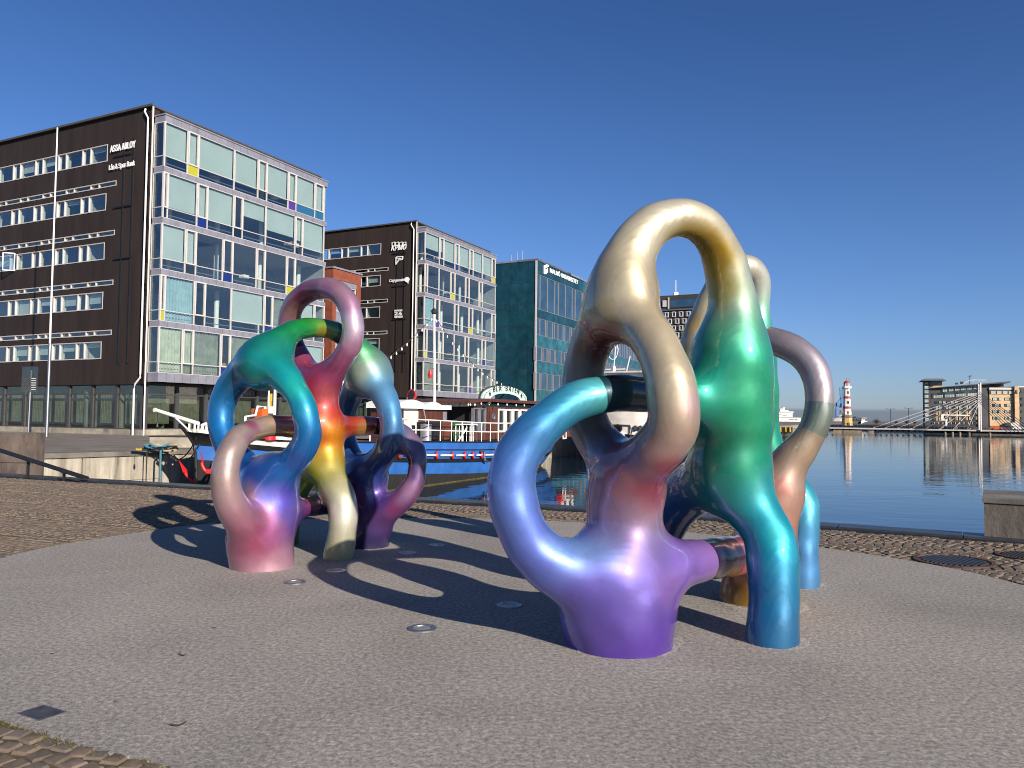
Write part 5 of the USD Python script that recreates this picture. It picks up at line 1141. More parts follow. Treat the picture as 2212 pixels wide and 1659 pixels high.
b = MB(); s_, z_ = bq(912, 905, LT1-.2); b.box(FB, sA+.45, sB-.3, LT1-.249, LT1-.235, zdk+.1, zr1-.25); obj('door', b, M_hwhite, dh)
b = MB(); b.box(FB, sA+.62, sA+.82, LT1-.234, LT1-.228, zdk+1.0, zdk+1.08); obj('red_notice', b, M_red, dh)
b = MB(); b.tube([FB.at(sB+.05, LT1-.02, zr1-.1), FB.at(sB+.2, LT1+.02, zr1-.6), FB.at(sB+.2, LT1+.02, zdk)], .03, 6); obj('bent_pipe', b, M_zinc, dh)
b = MB(); s_, z_ = bq(957, 905, LT1-.19); b.box(FB, s_, s_+.35, LT1-.199, LT1-.19, zdk+.05, zr2-.3); obj('dull_panel', b, M_zinc, dh)
# red cowl vent
A_ = np.array([.80, .2, -.12])
cv = thing('cowl_vent', 'red trumpet ventilator cowl above the small deckhouse roof', 'ventilator')
s_, z_ = bq(892, 872, .2); c = FB.at(s_, .2, z_-.15); ztop = bq(892, 849, .2)[1]
b = MB(); b.tube([c, c+[0, 0, (ztop-c[2])*.55], c+[0, 0, (ztop-c[2])*.8]+FB.n*.10-FB.u*.10], [.10, .10, .17], 14); b.lathe(c+[0, 0, (ztop-c[2])*.8]+FB.n*.1-FB.u*.1, [(.17, -.05), (.26, .12), (.30, .16)], 18, axis=tuple(unit(FB.n*.25-FB.u*.35-A_*.8))); obj('cowl', b, M_red, cv, smooth=40)
b = MB(); b.lathe(c+[0, 0, (ztop-c[2])*.8]+FB.n*.1-FB.u*.1, [(.24, .165), (.02, .17)], 18, axis=tuple(unit(FB.n*.25-FB.u*.35-A_*.8))); obj('mouth', b, M_dark, cv)
# bins and canister
def on_deck(px, lat): s = bq(px, 940, lat)[0]; return s
for nm, px0, px1, m, lb, top in (('waste_bin', 926, 951, M_black, 'black wheeled waste bin behind the boat railing', 912), ('waste_bin', 955, 975, M_brownbin, 'brown wheeled waste bin behind the boat railing', 912), ('waste_bin', 979, 998, M_green, 'green wheeled waste bin behind the boat railing', 911)):
    s0, s1 = on_deck(px0, 1.7), on_deck(px1, 1.7); z0 = dz(s0); zt_ = bq((px0+px1)/2, top, 1.7)[1]
    t = thing(nm, lb, 'waste bin', tuple(FB.at((s0+s1)/2, 1.4, z0)))
    b = MB(); w = (s1-s0)
    b.hexa([FB.at(s0+.05, 1.08, z0+.1), FB.at(s1-.05, 1.08, z0+.1), FB.at(s1-.05, 1.65, z0+.1), FB.at(s0+.05, 1.65, z0+.1), FB.at(s0, 1.0, zt_-.08), FB.at(s1, 1.0, zt_-.08), FB.at(s1, 1.7, zt_-.08), FB.at(s0, 1.7, zt_-.08)]); obj('body', b, m, t)
    b = MB(); b.box(FB, s0-.02, s1+.02, .98, 1.73, zt_-.079, zt_); obj('lid', b, m, t)
    for q in (s0+.08, s1-.08):
        b = MB(); b.lathe(FB.at(q, 1.6, z0+.1), [(.1, -.03), (.1, .03)], 12, axis=tuple(FB.u)); obj('wheel', b, M_black, t)
s_ = on_deck(920, 1.5); b = MB(); b.lathe(FB.at(s_, 1.5, dz(s_)), [(.25, 0), (.25, .72), (.27, .74), (.27, .78), (.1, .82)], 16)
t = thing('metal_canister', 'grey corrugated metal canister behind the boat railing', 'canister'); obj('drum', b, M_zinc, t, smooth=30)
b = MB(); b.lathe(FB.at(s_, 1.5, dz(s_)), [(.27, .2), (.27, .23)], 16); obj('hoop', b, M_steel, t)
# main mast with cap and string lights
ms = thing('ship_mast', 'tall white mast in front of the farther glass office facade', 'mast')
s_m, zm0 = bq(940.5, 868, .1); zm1 = bq(937.5, 668, .1)[1]
top_m = FB.at(bq(937.5, 668, .1)[0], .1, zm1)
b = MB(); b.tube([FB.at(s_m, .1, dz(s_m)), top_m], [.085, .06], 10); obj('pole', b, M_white, ms, smooth=40)
b = MB(); b.lathe(top_m, [(.08, -.25), (.13, -.2), (.13, -.05), (.05, .05)], 10); b.bar(top_m+FB.u*.3-[0, 0, .12], top_m-FB.u*.3-[0, 0, .12], .05); obj('mast_head', b, M_iron, ms)
pz = top_m+(FB.at(s_m, .1, dz(s_m))-top_m)*.45
b = MB(); b.bar(pz-FB.u*.4, pz+FB.u*.1, .04); b.lathe(pz-FB.u*.38-[0, 0, .5], [(.08, 0), (.12, .2), (.05, .4)], 8); obj('red_lantern', b, M_red, ms)
# deck rig forward: twin poles, ladder and box
fr_ = thing('forward_rig', 'pair of white poles with a ladder and a small box on the foredeck', 'mast')
s_f = bq(583, 893, 0.0)[0]; zf_ = dz(s_f)
for px in (580, 592.5):
    a = bq(px, 893, 0.0)[0]; zt_ = bq(px, 836 if px < 585 else 842, 0)[1]; b = MB(); b.bar(FB.at(a, 0, zf_), FB.at(a, 0, zt_+.9), .055); obj('pole', b, M_white, fr_)
a = bq(594.5, 893, -.3)[0]; b = MB(); b.bar(FB.at(a, -.3, zf_), FB.at(a, -.3, zt_+.6), .05)
for k in range(9): b.bar(FB.at(bq(592.5, 893, 0)[0], 0, zf_+.4+k*.28), FB.at(a, -.3, zf_+.4+k*.28), .03)
obj('ladder', b, M_white, fr_)
a, z_ = bq(583, 886, .1); b = MB(); b.box(FB, a-.18, a+.18, .05, .2, z_-.12, z_+.14); obj('box', b, M_hwhite, fr_)
b = MB(); a2, z2 = bq(585, 868, .05); b.lathe(FB.at(a2, .05, zf_), [(.03, 0), (.03, z2-zf_), (.05, z2-zf_+.01), (.05, z2-zf_+.3)], 8); obj('antenna', b, M_ropey, fr_)
wl = thing('deck_gear', 'white welded frame with orange raft on the foredeck', 'deck gear')
a0, z0 = bq(530, 900, 1.0); a1 = bq(572, 893, 1.0)[0]
b = MB(); b.tube([FB.at(a0, 1, dz(a0)), FB.at(a0, 1, z0), FB.at((a0+a1)/2, 1, z0+.05), FB.at((a0+a1)/2+.1, 1, z0+.35), FB.at(a1, 1, z0+.35), FB.at(a1, 1, dz(a1))], .045, 8); obj('frame', b, M_white, wl)
b = MB(); b.box(FB, (a0+a1)/2+.12, a1-.05, .7, 1.2, z0-.1, z0+.28); obj('raft', b, M_orange, wl)
# gear seen under the pink tube: red drum, white box
a, z_ = bq(577, 952, 1.3); t = thing('red_drum', 'short red drum standing on the foredeck', 'drum'); b = MB(); b.lathe(FB.at(a+.1, 1.3, dz(a)), [(.22, 0), (.22, .4), (.2, .42)], 16); obj('drum', b, M_red, t, smooth=30); b = MB(); b.lathe(FB.at(a+.1, 1.3, dz(a)), [(.225, .18), (.225, .22)], 16); obj('hoop', b, M_hwhite, t)
a, z_ = bq(600, 952, 1.2); t = thing('white_locker', 'white locker with red ends on the foredeck', 'locker'); b = MB(); b.box(FB, a-.35, a+.5, .9, 1.4, dz(a), dz(a)+.55); obj('box', b, M_hwhite, t); b = MB(); b.box(FB, a+.501, a+.6, .9, 1.4, dz(a), dz(a)+.4); obj('red_end', b, M_red, t)
# bow fittings: bowsprit, strut, bollards, anchors, mooring lines
bs = thing('bowsprit', 'white tubular bowsprit jutting from the bow of the blue boat', 'bowsprit')
pa, za = bq(335, 885.7, 0); pb, zb_ = bq(429, 915, 0)
b = MB(); b.tube([FB.at(pa, 0, za), FB.at(pb, 0, zb_)], [.058, .066], 12); b.lathe(FB.at(pa, 0, za), [(.068, -.03), (.068, .03)], 12, axis=tuple(FB.u)); obj('spar', b, M_white, bs, smooth=40)
b = MB(); sa_, z1 = bq(378, 901.5, 0); sb_, z2 = bq(413, 935, .05); b.bar(FB.at(sa_, 0, z1), FB.at(sb_, 0.05, z2), .05); obj('strut', b, M_white, bs)
b = MB()
for px in (409, 421, 429): s__, zz__ = bq(px, 915, 0); b.bar(FB.at(s__, 0, dz(max(s__, 0))), FB.at(s__, 0, zz__), .05)
obj('brackets', b, M_white, bs)
b = MB(); p = FB.at(pa+.1, 0, za); b.bar(p-[0, 0, .06], p-[0, 0, .55], .012); b.lathe(p-[0, 0, .6], [(.02, 0), (.045, .08), (.02, .2)], 8); obj('hanging_block', b, M_iron, bs)
for px, lb in ((437, 'white twin bollard nearest the bow tip'), (447, 'white twin bollard just behind the bow tip')):
    a, z_ = bq(px, 922, .2); t = thing('ship_bollard', lb, 'bollard', tuple(FB.at(a, .2, z_)))
    b = MB(); c = FB.at(a, .2, dz(max(a, 0))); b.bar(c-FB.u*.15+[0, 0, .05], c+FB.u*.35+[0, 0, .05], .1, .1); obj('base', b, M_white, t)
    b = MB(); b.tube([c+[0, 0, .1], c+[0, 0, .26], c+FB.u*.16+[0, 0, .30]], .06, 8); obj('horn', b, M_white, t, smooth=40)
def anchor(label, c, ex, ez, h, wx=1.0):
    """c: crown; ex: sideways direction; ez: direction of the shank; flukes curl outwards"""
    t = thing('red_anchor', label, 'anchor', tuple(c)); ex, ez = unit(ex), unit(ez); ey = np.cross(ez, ex); ex = ex*wx
    b = MB()
    for sg_ in (1, -1):
        pts = [c, c+ex*sg_*.22*h-ez*.02*h, c+ex*sg_*.42*h+ez*.16*h, c+ex*sg_*.52*h+ez*.48*h]
        t_ = np.linspace(0, 3, 14); b.tube(CubicSpline(range(4), pts)(t_), np.interp(t_, [0, 3], [.10*h, .06*h]), 8)
        tip = c+ex*sg_*.56*h+ez*.98*h; bl_ = c+ex*sg_*.46*h+ez*.36*h
        for s2 in (1,):
            v = [bl_-ey*.20*h+ez*.08*h, bl_+ey*.20*h+ez*.08*h, tip, bl_-ex*sg_*.06*h, bl_+ex*sg_*.07*h+ez*.3*h]
            b.add(np.array(v), np.array([[0, 2, 4], [2, 1, 4], [0, 4, 1], [0, 3, 2], [3, 1, 2], [0, 1, 3]]))
    b.bar(c-ex*.2*h, c+ex*.2*h, .2*h, .18*h, up=tuple(ez)); obj('flukes', b, M_red, t, smooth=40)
    b = MB(); b.bar(c, c+ey*.45*h*(1 if ey[1] > 0 else -1)+ez*.15*h, .09*h, .12*h); obj('shank', b, M_red, t)
pA = hull_pt(np.array([.9]), np.array([-.18]), 1, .16)[0]
anchor('red anchor on the near side of the bow, partly behind the pink tube', P(455, 1018, 25.0), np.array([-1.0, -.15, 0]), np.array([0, 0, 1.0]), .75, .75)
anchor('red anchor hanging low on the far side of the bow', P(428, 1040, 26.2), np.array([-1.0, .2, 0]), np.array([-.42, 0, .9]), .80, .85)
for i, (px, py, zq) in enumerate(((424, 947, 0), (431, 960, 0))):
    p = P(px, py, 25.6); q = P(368+i*8, 985+i*1.5, 28.0); t_ = np.linspace(0, 1, 14)
    line = p+(q-p)*t_[:, None]-np.array([0, 0, .35])*(4*t_*(1-t_))[:, None]
    t = thing('mooring_line', ['upper dark mooring rope from the bow to the quay', 'lower dark mooring rope from the bow to the quay'][i], 'rope'); b = MB(); b.tube(line, .022, 6); obj('rope', b, M_roped, t); b = MB(); b.tube(line[-4:]+[0, 0, .02], .038, 6); obj('pale_sleeve', b, M_rope, t)
rb = thing('rope_heap', 'tangled heap of blue, orange and yellow rope on the quay edge by the bow', 'rope')
rr_ = np.random.default_rng(3); cR = P(347, 972, 27.6); cR[2] = QZ+.12
for nm, mat, off, k in (('pale_coil', M_rope, 0.25, 3), ('blue_coil', M_ropeb, -.1, 3), ('yellow_coil', M_ropey, -.55, 1)):
    for q in range(k):
        th = np.linspace(0, 6.3*(1 if nm != 'yellow_coil' else .45), 30); rx = rr_.uniform(.30, .5); ry = rr_.uniform(.10, .22)
        c = cR+[off+rr_.normal(0, .12), rr_.normal(0, .1), rr_.uniform(-.02, .14)]
        pts = np.stack([c[0]+rx*np.cos(th), c[1]+ry*np.sin(th), c[2]+.05*np.sin(2*th+q)], 1); b = MB(); b.tube(pts, .035, 6, caps=True); obj(nm, b, mat, rb)
b = MB(); p = cR+[.25, -.55, -.05]; b.tube([p+[0, .3, .1], p, p-[0, 0, .5], p-[-.03, 0, 1.7]], .035, 6); obj('hanging_end', b, M_ropeb, rb)
b = MB(); p = cR+[-.25, -.5, -.05]; b.tube([p+[0, .3, .1], p, p-[0, 0, 1.7]], .02, 6); obj('hanging_end', b, M_roped, rb)
# restaurant deckhouse with canopy and arch sign
rd = thing('restaurant_deckhouse', 'brown wooden deckhouse with white framed windows on the blue boat', 'deckhouse')
LT2 = 1.3
sa, zc0 = bq(1024, 876, LT2); sb = bq(1250, 880, LT2)[0]; zdk = dz(sa); sdoor0, sdoor1 = bq(1053.5, 900, LT2)[0], bq(1075.5, 900, LT2)[0]
b = MB(); b.box(FB, sa+.3, sb, -1.6, LT2-.35, zdk, zc0-.05); obj('inner_walls', b, M_dark, rd)
b = MB(); b.box(FB, sdoor0, sdoor1, LT2-.3, LT2, zdk, zc0); b.box(FB, sdoor1, sb, LT2-.3, LT2-.02, zc0-.12, zc0); b.box(FB, sa, sdoor0, LT2-.3, LT2-.02, zc0-.12, zc0); b.box(FB, sa, sdoor0, LT2-.3, LT2-.02, zdk, zdk+.5); b.box(FB, sdoor1, sb, LT2-.3, LT2-.02, zdk, zdk+.45); obj('wall', b, M_wood, rd)
b = MB(); b.box(FB, sdoor0+.14, sdoor1-.12, LT2+.001, LT2+.04, zdk+.05, bq(1064, 889, LT2)[1]); d_ = obj('door', b, M_wood, rd)
c = FB.at(bq(1064.5, 900.5, LT2)[0], LT2+.04, bq(1064.5, 900.5, LT2)[1])
ring = [(.20, 0), (.21, .03), (.14, .05), (.13, .01)]
b = MB(); b.lathe(c, ring, 20, axis=tuple(FB.n)); obj('porthole', b, M_steel, d_)
b = MB(); b.lathe(c, [(.125, .004), (.02, .012)], 16, axis=tuple(FB.n)); obj('porthole_glass', b, M_glassd, d_)
x = sdoor1+.06; k = 0
while x < sb-.8:
    w = obj('window', frame_mesh(FB, x, x+.82, zdk+.46, zc0-.13, .085, LT2-.16, LT2+.01), M_white, rd); obj('pane', sheet(FB, x+.085, x+.735, LT2-.08, zdk+.54, zc0-.21), M_glassd, w); x += .93; k += 1
x = sa
while x < sdoor0-.5:
    w = obj('window', frame_mesh(FB, x, x+.62, zdk+.5, zc0-.13, .05, LT2-.16, LT2+.01), M_zinc, rd); obj('pane', sheet(FB, x+.05, x+.57, LT2-.08, zdk+.55, zc0-.18), M_pane_dark, w); x += .7
zc1 = bq(1060, 861, LT2+.5)[1]
sc0 = bq(1011, 868, LT2+.5)[0]
poly = [(sc0, zc1-.30), (sc0, zc1-.17), (sa+.6, zc1), (sb+.5, zc1-.02), (sb+.5, zc1-.17), (sa+.6, zc1-.16)]
b = MB(); b.prism(poly, FB, -2.0, LT2+.5); obj('canopy', b, M_wood, rd)
for i, px in enumerate((1012, 1016.5, 1026, 1040, 1057, 1076, 1095.5, 1115.5, 1133)):
    a = bq(px, 870, LT2+.45)[0]; b = MB(); b.lathe(FB.at(a, LT2+.44, zc1-.35 if i > 2 else zc1-.42), [(.02, 0), (.045, .05), (.03, .12)], 8); obj('bulb', b, M_bulb, rd)
b = MB(); a = bq(1057.5, 866, LT2+.45)[0]; b.lathe(FB.at(a, LT2+.40, zc1-.26), [(.15, 0), (.08, .16), (.02, .2)], 10); obj('ship_bell', b, M_rust, rd)
ar = thing('arch_sign', 'pale green arched sign with black lettering and stars above the restaurant deckhouse', 'sign')
a0, z0 = bq(1042, 861, LT2); a1 = bq(1138.5, 864, LT2)[0]; zt_ = bq(1089, 834, LT2)[1]; cxa = (a0+a1)/2; ra = (a1-a0)/2; rz = zt_-z0
th = np.linspace(0, math.pi, 40)
outer = [(cxa-ra*math.cos(t), z0+rz*math.sin(t)**.9) for t in th]; inner = [(cxa-ra*.66*math.cos(t), z0+rz*.46*math.sin(t)) for t in th]
b = MB(); b.prism(sg.Polygon(outer+inner[::-1]), FB, LT2-.10, LT2); obj('board', b, M_mint, ar)
lo = sg.LineString(outer).buffer(.05); b = MB(); b.prism(lo, FB, LT2-.22, LT2-.101); obj('rim', b, M_steelframe, ar)
tx = 'BLÅ BÅTEN'; ang = np.linspace(math.radians(128), math.radians(50), len(tx))
for ch, t in zip(tx, ang):
    if ch == ' ': continue
    c = np.array([cxa+ra*.84*math.cos(t), z0+rz*.64*math.sin(t)+.01]); m = meshkit.text_mesh(ch, .30, .03, bold=False); v = np.array(m.vertices); v[:, 0] -= (v[:, 0].min()+v[:, 0].max())/2; v[:, 0] *= 1.05
    rt = (t-math.pi/2)*.45; x = c[0]+v[:, 0]*math.cos(rt)-v[:, 1]*math.sin(rt); z = c[1]+v[:, 0]*math.sin(rt)+v[:, 1]*math.cos(rt)
    obj('letter', (np.array([FB.at(p, LT2+.003+d, q) for p, q, d in zip(x, z, v[:, 2])]), np.asarray(m.faces)), M_black, ar)
for t in (math.radians(148), math.radians(31)):
    c = (cxa+ra*.83*math.cos(t), z0+rz*.70*math.sin(t)); st = [(c[0]+(.15 if k % 2 == 0 else .06)*math.sin(k*math.pi/5), c[1]+(.15 if k % 2 == 0 else .06)*math.cos(k*math.pi/5)) for k in range(10)]
    b = MB(); b.prism(st, FB, LT2+.003, LT2+.03); obj('star', b, M_black, ar)
rnd = random.Random(3)
b = MB()
for k in range(22):
    t = math.pi*(k+.5)/22; c = (cxa-ra*.94*math.cos(t), z0+rz*.93*math.sin(t)); s2 = sg.box(-.09, -.016, .09, .016); s2 = shapely.affinity.rotate(s2, 35-20*math.cos(t)); s2 = shapely.affinity.translate(s2, *c)
    b.prism(s2, FB, LT2+.003, LT2+.012)
obj('rim_dashes', b, M_rust, ar, kind='stuff')
b = MB(); b.bar(FB.at(cxa+.2, LT2-.2, z0+rz*.5), FB.at(cxa+.55, LT2-.9, z0-.2), .06); obj('stay', b, M_black, ar)
# string lights
def string(label, p, q, sag, n):
    t = thing('string_lights', label, 'string lights'); k = np.linspace(0, 1, 24); ln = p+(q-p)*k[:, None]-np.array([0, 0, sag])*(4*k*(1-k))[:, None]
    b = MB(); b.tube(ln, .014, 5); obj('wire', b, M_roped, t)
    for u_ in (np.arange(n)+.5)/n:
        c = p+(q-p)*u_-np.array([0, 0, sag])*4*u_*(1-u_); b = MB(); b.lathe(c-[0, 0, .20], [(.015, .04), (.036, .08), (.032, .12), (.015, .19)], 8); obj('bulb', b, M_bulb, t)
string('string of white bulbs from the mast head down towards the bow', top_m-[0, 0, .3], FB.at(bq(592, 845, 0)[0], 0, bq(592, 838, 0)[1]), 1.1, 26)
string('string of white bulbs from the mast head down to the arch sign', top_m-[0, 0, .3], FB.at(cxa-.1, LT2-.1, z0+rz+.12), .55, 14)
# orange number notice in the ground floor window, chairs and person on deck
nt = thing('window_notice', 'orange and black notice with a number in the ground floor window behind the deck', 'notice')
fN = Fr(Kb2-N_*1.30, U, N_); a0, z1 = fN.hit(973, 897); a1, z0 = fN.hit(981.5, 908.5)
b = MB(); b.box(fN, a0, a1, .05, .09, z0, z1); obj('board', b, M_black, nt)
for tx, y0, y1 in (('24', 902.5, 898.5), ('50', 907.8, 903.6)):
    zb2 = fN.hit(977, y0)[1]; h_ = fN.hit(977, y1)[1]-zb2
    obj('digits', lettering(fN, tx, a0+.06, a1-.06, zb2, h_, .092, depth=.02), M_orange, nt)
# stern cabin
sc = thing('stern_cabin', 'low blue stern cabin with a small white framed window', 'deckhouse')
s0 = 23.6; b = MB(); b.box(FB, s0, 27.6, -1.0, 1.35, dz(s0)-.1, dz(s0)+1.05); obj('wall', b, M_hblue, sc)
b = MB(); b.box(FB, s0-.1, 27.8, -1.1, 1.45, dz(s0)+1.051, dz(s0)+1.12); obj('roof', b, M_hwhite, sc)
a, z_ = bq(1219, 941, 1.36); w = obj('window', frame_mesh(FB, a-.28, a+.28, z_-.22, z_+.3, .08, 1.352, 1.40), M_white, sc); obj('pane', sheet(FB, a-.2, a+.2, 1.37, z_-.14, z_+.22), M_glassd, w)
for px, lb in ((1206, 'red life buoy box at the stern of the blue boat'),):
    a, z_ = bq(px, 950, 1.5); t = thing('red_box', lb, 'box'); b = MB(); b.box(FB, a-.25, a+.25, 1.46, 1.8, dz(a), dz(a)+.42); obj('body', b, M_red, t); b = MB(); b.box(FB, a-.27, a+.27, 1.44, 1.82, dz(a)+.421, dz(a)+.47); obj('lid', b, M_red, t)
# white ship moored beyond
M_ship = pm('ship_white', (0.70, 0.64, 0.58), 0.5, var=0.12, scale=1.5, bump=0.2, bscale=2)
ws = thing('white_ship', 'white ship with black lower hull moored beyond, seen through the cream ring', 'ship', (9, 57, WZ))
FS = Fr(P(1352, 899, 56.5)[:2], N_, -U)
def plan(k, hb): th = np.linspace(math.pi, 0, 24); return [(hb*math.cos(t), k*math.sin(t)**.8) for t in th]
def ringz(z, hb, k, tilt=0.0):
    pts = [(-hb, -24)]+plan(k, hb)+[(hb, -24)]
    return np.array([FS.at(a, n, z-tilt*a) for a, n in pts])
levels = [(-3.0, 1.2, .3, 0), (-1.2, 2.2, 1.0, .03), (.48, 2.9, 2.0, .075), (.50, 2.95, 2.03, .075), (1.6, 3.0, 2.3, .03), (2.6, 3.1, 2.5, 0)]
def loft(lv):
    b = MB(); r = [ringz(*l) for l in lv]; m = len(r[0]); b.add(np.vstack(r), [[k*m+i, k*m+i+1, (k+1)*m+i+1, (k+1)*m+i] for k in range(len(r)-1) for i in range(m-1)]); return b
obj('black_hull', loft(levels[:3]), M_hblack, ws, smooth=40); obj('white_hull', loft(levels[3:]), M_ship, ws, smooth=40)
b = MB(); r = ringz(2.55, 3.08, 2.45); b.slab(sg.Polygon(r[:, :2]), 2.45, 2.56); obj('deck', b, M_deck, ws)
def fs_front(px, py):
    for k in np.linspace(2.5, -3, 56):
        a, z = FS.hit(px, py, k)
        if abs(a) < 3.0 and 2.15*max(0, 1-(a/3.0)**2)**.4 >= k: return a, k, z
    return (*FS.hit(px, py, 0), 0)[:1]+(0, FS.hit(px, py, 0)[1])
a0, n0, z0 = fs_front(1305, 907.6); a1, n1, z1 = fs_front(1330, 901)
m = lettering(FS, 'INTIN', a0, a1, z0, z1-z0, 0, depth=.5, bold=False); v = m[0]
aa = np.array([np.dot(p-FS.o, FS.u) for p in v]); dd = np.array([np.dot(p-FS.o, FS.n) for p in v]); nn = n0+(n1-n0)*(aa-a0)/(a1-a0)
obj('name_lettering', (v+FS.n[None]*((nn+.08)-dd+.03*(dd > .2))[:, None], m[1]), M_steelframe, ws)
for px, py in ((1373, 925), (1384, 925)):
    a, n, z = fs_front(px, py); c = FS.at(a, n+.03, z); b = MB(); b.lathe(c, [(.20, -.1), (.20, .08), (.15, .09)], 14, axis=tuple(FS.n*.8+FS.u*.4)); obj('porthole', b, M_hblack, ws)
a, n, z = fs_front(1336, 925); b = MB(); b.lathe(FS.at(a, n+.03, z), [(.3, -.1), (.3, .12), (.2, .13), (.19, .02)], 16, axis=tuple(FS.n)); obj('hawse_pipe', b, M_hblack, ws)
a, n, z = fs_front(1340, 940); b = MB(); b.box(FS, a-.25, a+.25, n-.3, n+.12, z-.2, z+.2); obj('white_fairlead', b, M_white, ws)
a0, n0, z0 = fs_front(1315, 918); a1, n1, z1 = fs_front(1362, 919); b = MB(); b.tube([FS.at(a0, n0+.12, z0), FS.at((a0+a1)/2, max(n0, n1)+.15, (z0+z1)/2+.02), FS.at(a1, n1+.14, z1), FS.at(a1+.12, n1+.1, z1-.4), FS.at(a1, n1+.1, z1-.9)], .05, 6); obj('rubbing_pipe', b, M_steelframe, ws)
b = MB(); b.box(FS, -2.3, 2.3, -16, -2.4, 2.56, 5.0); obj('deckhouse', b, M_ship, ws)
b = MB(); b.box(FS, -2.5, 2.5, -16.2, -2.0, 5.001, 5.12); obj('deckhouse_roof', b, M_hwhite, ws)
s_, z_ = FS.hit(1326, 838, -3.2); zt_ = FS.hit(1326, 792, -3.2)[1]
b = MB(); b.tube([FS.at(s_, -3.2, 5.1), FS.at(s_, -3.2, zt_)], .14, 10); obj('mast', b, M_white, ws)
b = MB(); b.bar(FS.at(s_-.9, -3.2, zt_-.2), FS.at(s_+.9, -3.2, zt_-.2), .07); b.bar(FS.at(s_, -3.2, zt_), FS.at(s_+.2, -3.2, zt_+2.2), .06); b.tube([FS.at(s_+.42*math.cos(t)-.1, -3.2, zt_+1.3+.75*math.sin(t)) for t in np.linspace(0, 6.28, 16)], .035, 6); b.bar(FS.at(s_+.9, -3.2, zt_-.9), FS.at(s_+1.3, -3.2, zt_+.8), .06); obj('radar_gear', b, M_white, ws)
# ------------------------------------------------------------------ far side: bridge, lighthouse, ferry, crane, buildings
f8 = lambda x: 1647+.1343*x
g8 = lambda y: 810+.1343*y
f7 = lambda x: 1944+.1211*x
g7 = lambda y: 783+.1211*y
hz = lambda px: 899+(px-1106)*.01047
M_bwhite = pm('bridge_white', (0.52, 0.475, 0.43), 0.5, var=0.1)
M_pier = streaks('pier_concrete', (0.30, 0.25, 0.18), (0.19, 0.155, 0.115), (0.06, 0.05, 0.04), .5, .7)
M_bdark = pm('bridge_underside', (0.03, 0.028, 0.027), 0.9)
M_light = pm('lighthouse_white', (0.72, 0.66, 0.60), 0.6, var=0.08, scale=.8)
M_lred = pm('lighthouse_red', (0.34, 0.045, 0.045), 0.55, var=0.1)
M_ochre = pm('lighthouse_ochre', (0.50, 0.32, 0.11), 0.7, var=0.1)
M_stone = pm('lighthouse_stone', (0.20, 0.15, 0.11), 0.8)
M_crane = pm('crane_blue', (0.03, 0.13, 0.30), 0.5)
M_fblue = pm('ferry_blue', (0.03, 0.11, 0.30), 0.5)
M_dkbrick = pm('dark_grey_brick', (0.066, 0.066, 0.072), 0.85, var=0.15, scale=.6)
M_beige = pm('beige_brick', (0.52, 0.36, 0.20), 0.85, var=0.1, scale=.7)
M_farglass = pm('far_window_glass', (0.05, 0.085, 0.10), 0.12, var=0.5, scale=.4, spec=.8)
M_farblind = pm('far_window_blind', (0.42, 0.46, 0.42), 0.8, var=0.25, scale=.5)
M_slatebl = pm('slate_roof_trim', (0.14, 0.15, 0.17), 0.5)
# land behind
land = sg.Polygon([P(1500, 900, 330)[:2], P(2100, 900, 224)[:2], P(2700, 900, 190)[:2], P(3300, 900, 900)[:2], P(1400, 900, 1500)[:2]])
b = MB(); b.slab(land, -4, -.15); obj('far_shore', b, M_conc_dark, None, label='low far shore behind the bridge', cat='shore', kind='structure')
# bridge: straight deck from the left end to beyond the frame
def bz(px, py, Y): return float(P(px, py, Y)[2])
pL, pR = P(1775, 905, 191)[:2], P(2290, 910, 171)[:2]
ub = unit(pR-pL); nb = np.array([ub[1], -ub[0]]); FBR = Fr(pL, ub, nb); Lb = np.linalg.norm(pR-pL)
br = thing('cable_bridge', 'low white cable stayed bridge across the harbour at the right', 'bridge', (*pL, WZ))
def bh(px, py, n=0.0): return FBR.hit(px, py, n)
zd0 = bh(1800, 923.5)[1]; zd1 = bh(2118, 929)[1]; sd0, sd1 = bh(1800, 923.5)[0], bh(2118, 929)[0]
zd = lambda s: zd0+(zd1-zd0)*(s-sd0)/(sd1-sd0)
b = MB(); nseg = 14
for i in range(nseg):
    a, c = Lb*i/nseg-6, Lb*(i+1)/nseg-6
    b.hexa([FBR.at(a, -7, zd(a)-.28), FBR.at(c, -7, zd(c)-.28), FBR.at(c, 0, zd(c)-.28), FBR.at(a, 0, zd(a)-.28), FBR.at(a, -7, zd(a)), FBR.at(c, -7, zd(c)), FBR.at(c, 0, zd(c)), FBR.at(a, 0, zd(a))])
obj('deck', b, M_bwhite, br)
b = MB()
for i in range(40):
    a = Lb*i/40-4; b.hexa([FBR.at(a, -7, zd(a)-.75), FBR.at(a+.3, -7, zd(a)-.75), FBR.at(a+.3, -.9, zd(a)-.5), FBR.at(a, -.9, zd(a)-.5), FBR.at(a, -7, zd(a)-.281), FBR.at(a+.3, -7, zd(a)-.281), FBR.at(a+.3, 0, zd(a)-.281), FBR.at(a, 0, zd(a)-.281)])
b.box(FBR, bh(2000, 920)[0], Lb+10, -6.5, -1.2, -1.2, zd(Lb*.6)-.3)
obj('cross_beams', b, M_bdark, br)
posts_b = np.linspace(-4, Lb-2, 60)
for s in posts_b:
    b = MB(); b.bar(FBR.at(s, -.08, zd(s)), FBR.at(s, -.08, zd(s)+.95), .06); obj('railing_post', b, M_iron, br)
for h in (.95, .62, .32):
    b = MB(); b.bar(FBR.at(-4, -.08, zd(-4)+h), FBR.at(Lb, -.08, zd(Lb)+h), .05); obj('railing_rail', b, M_iron, br)
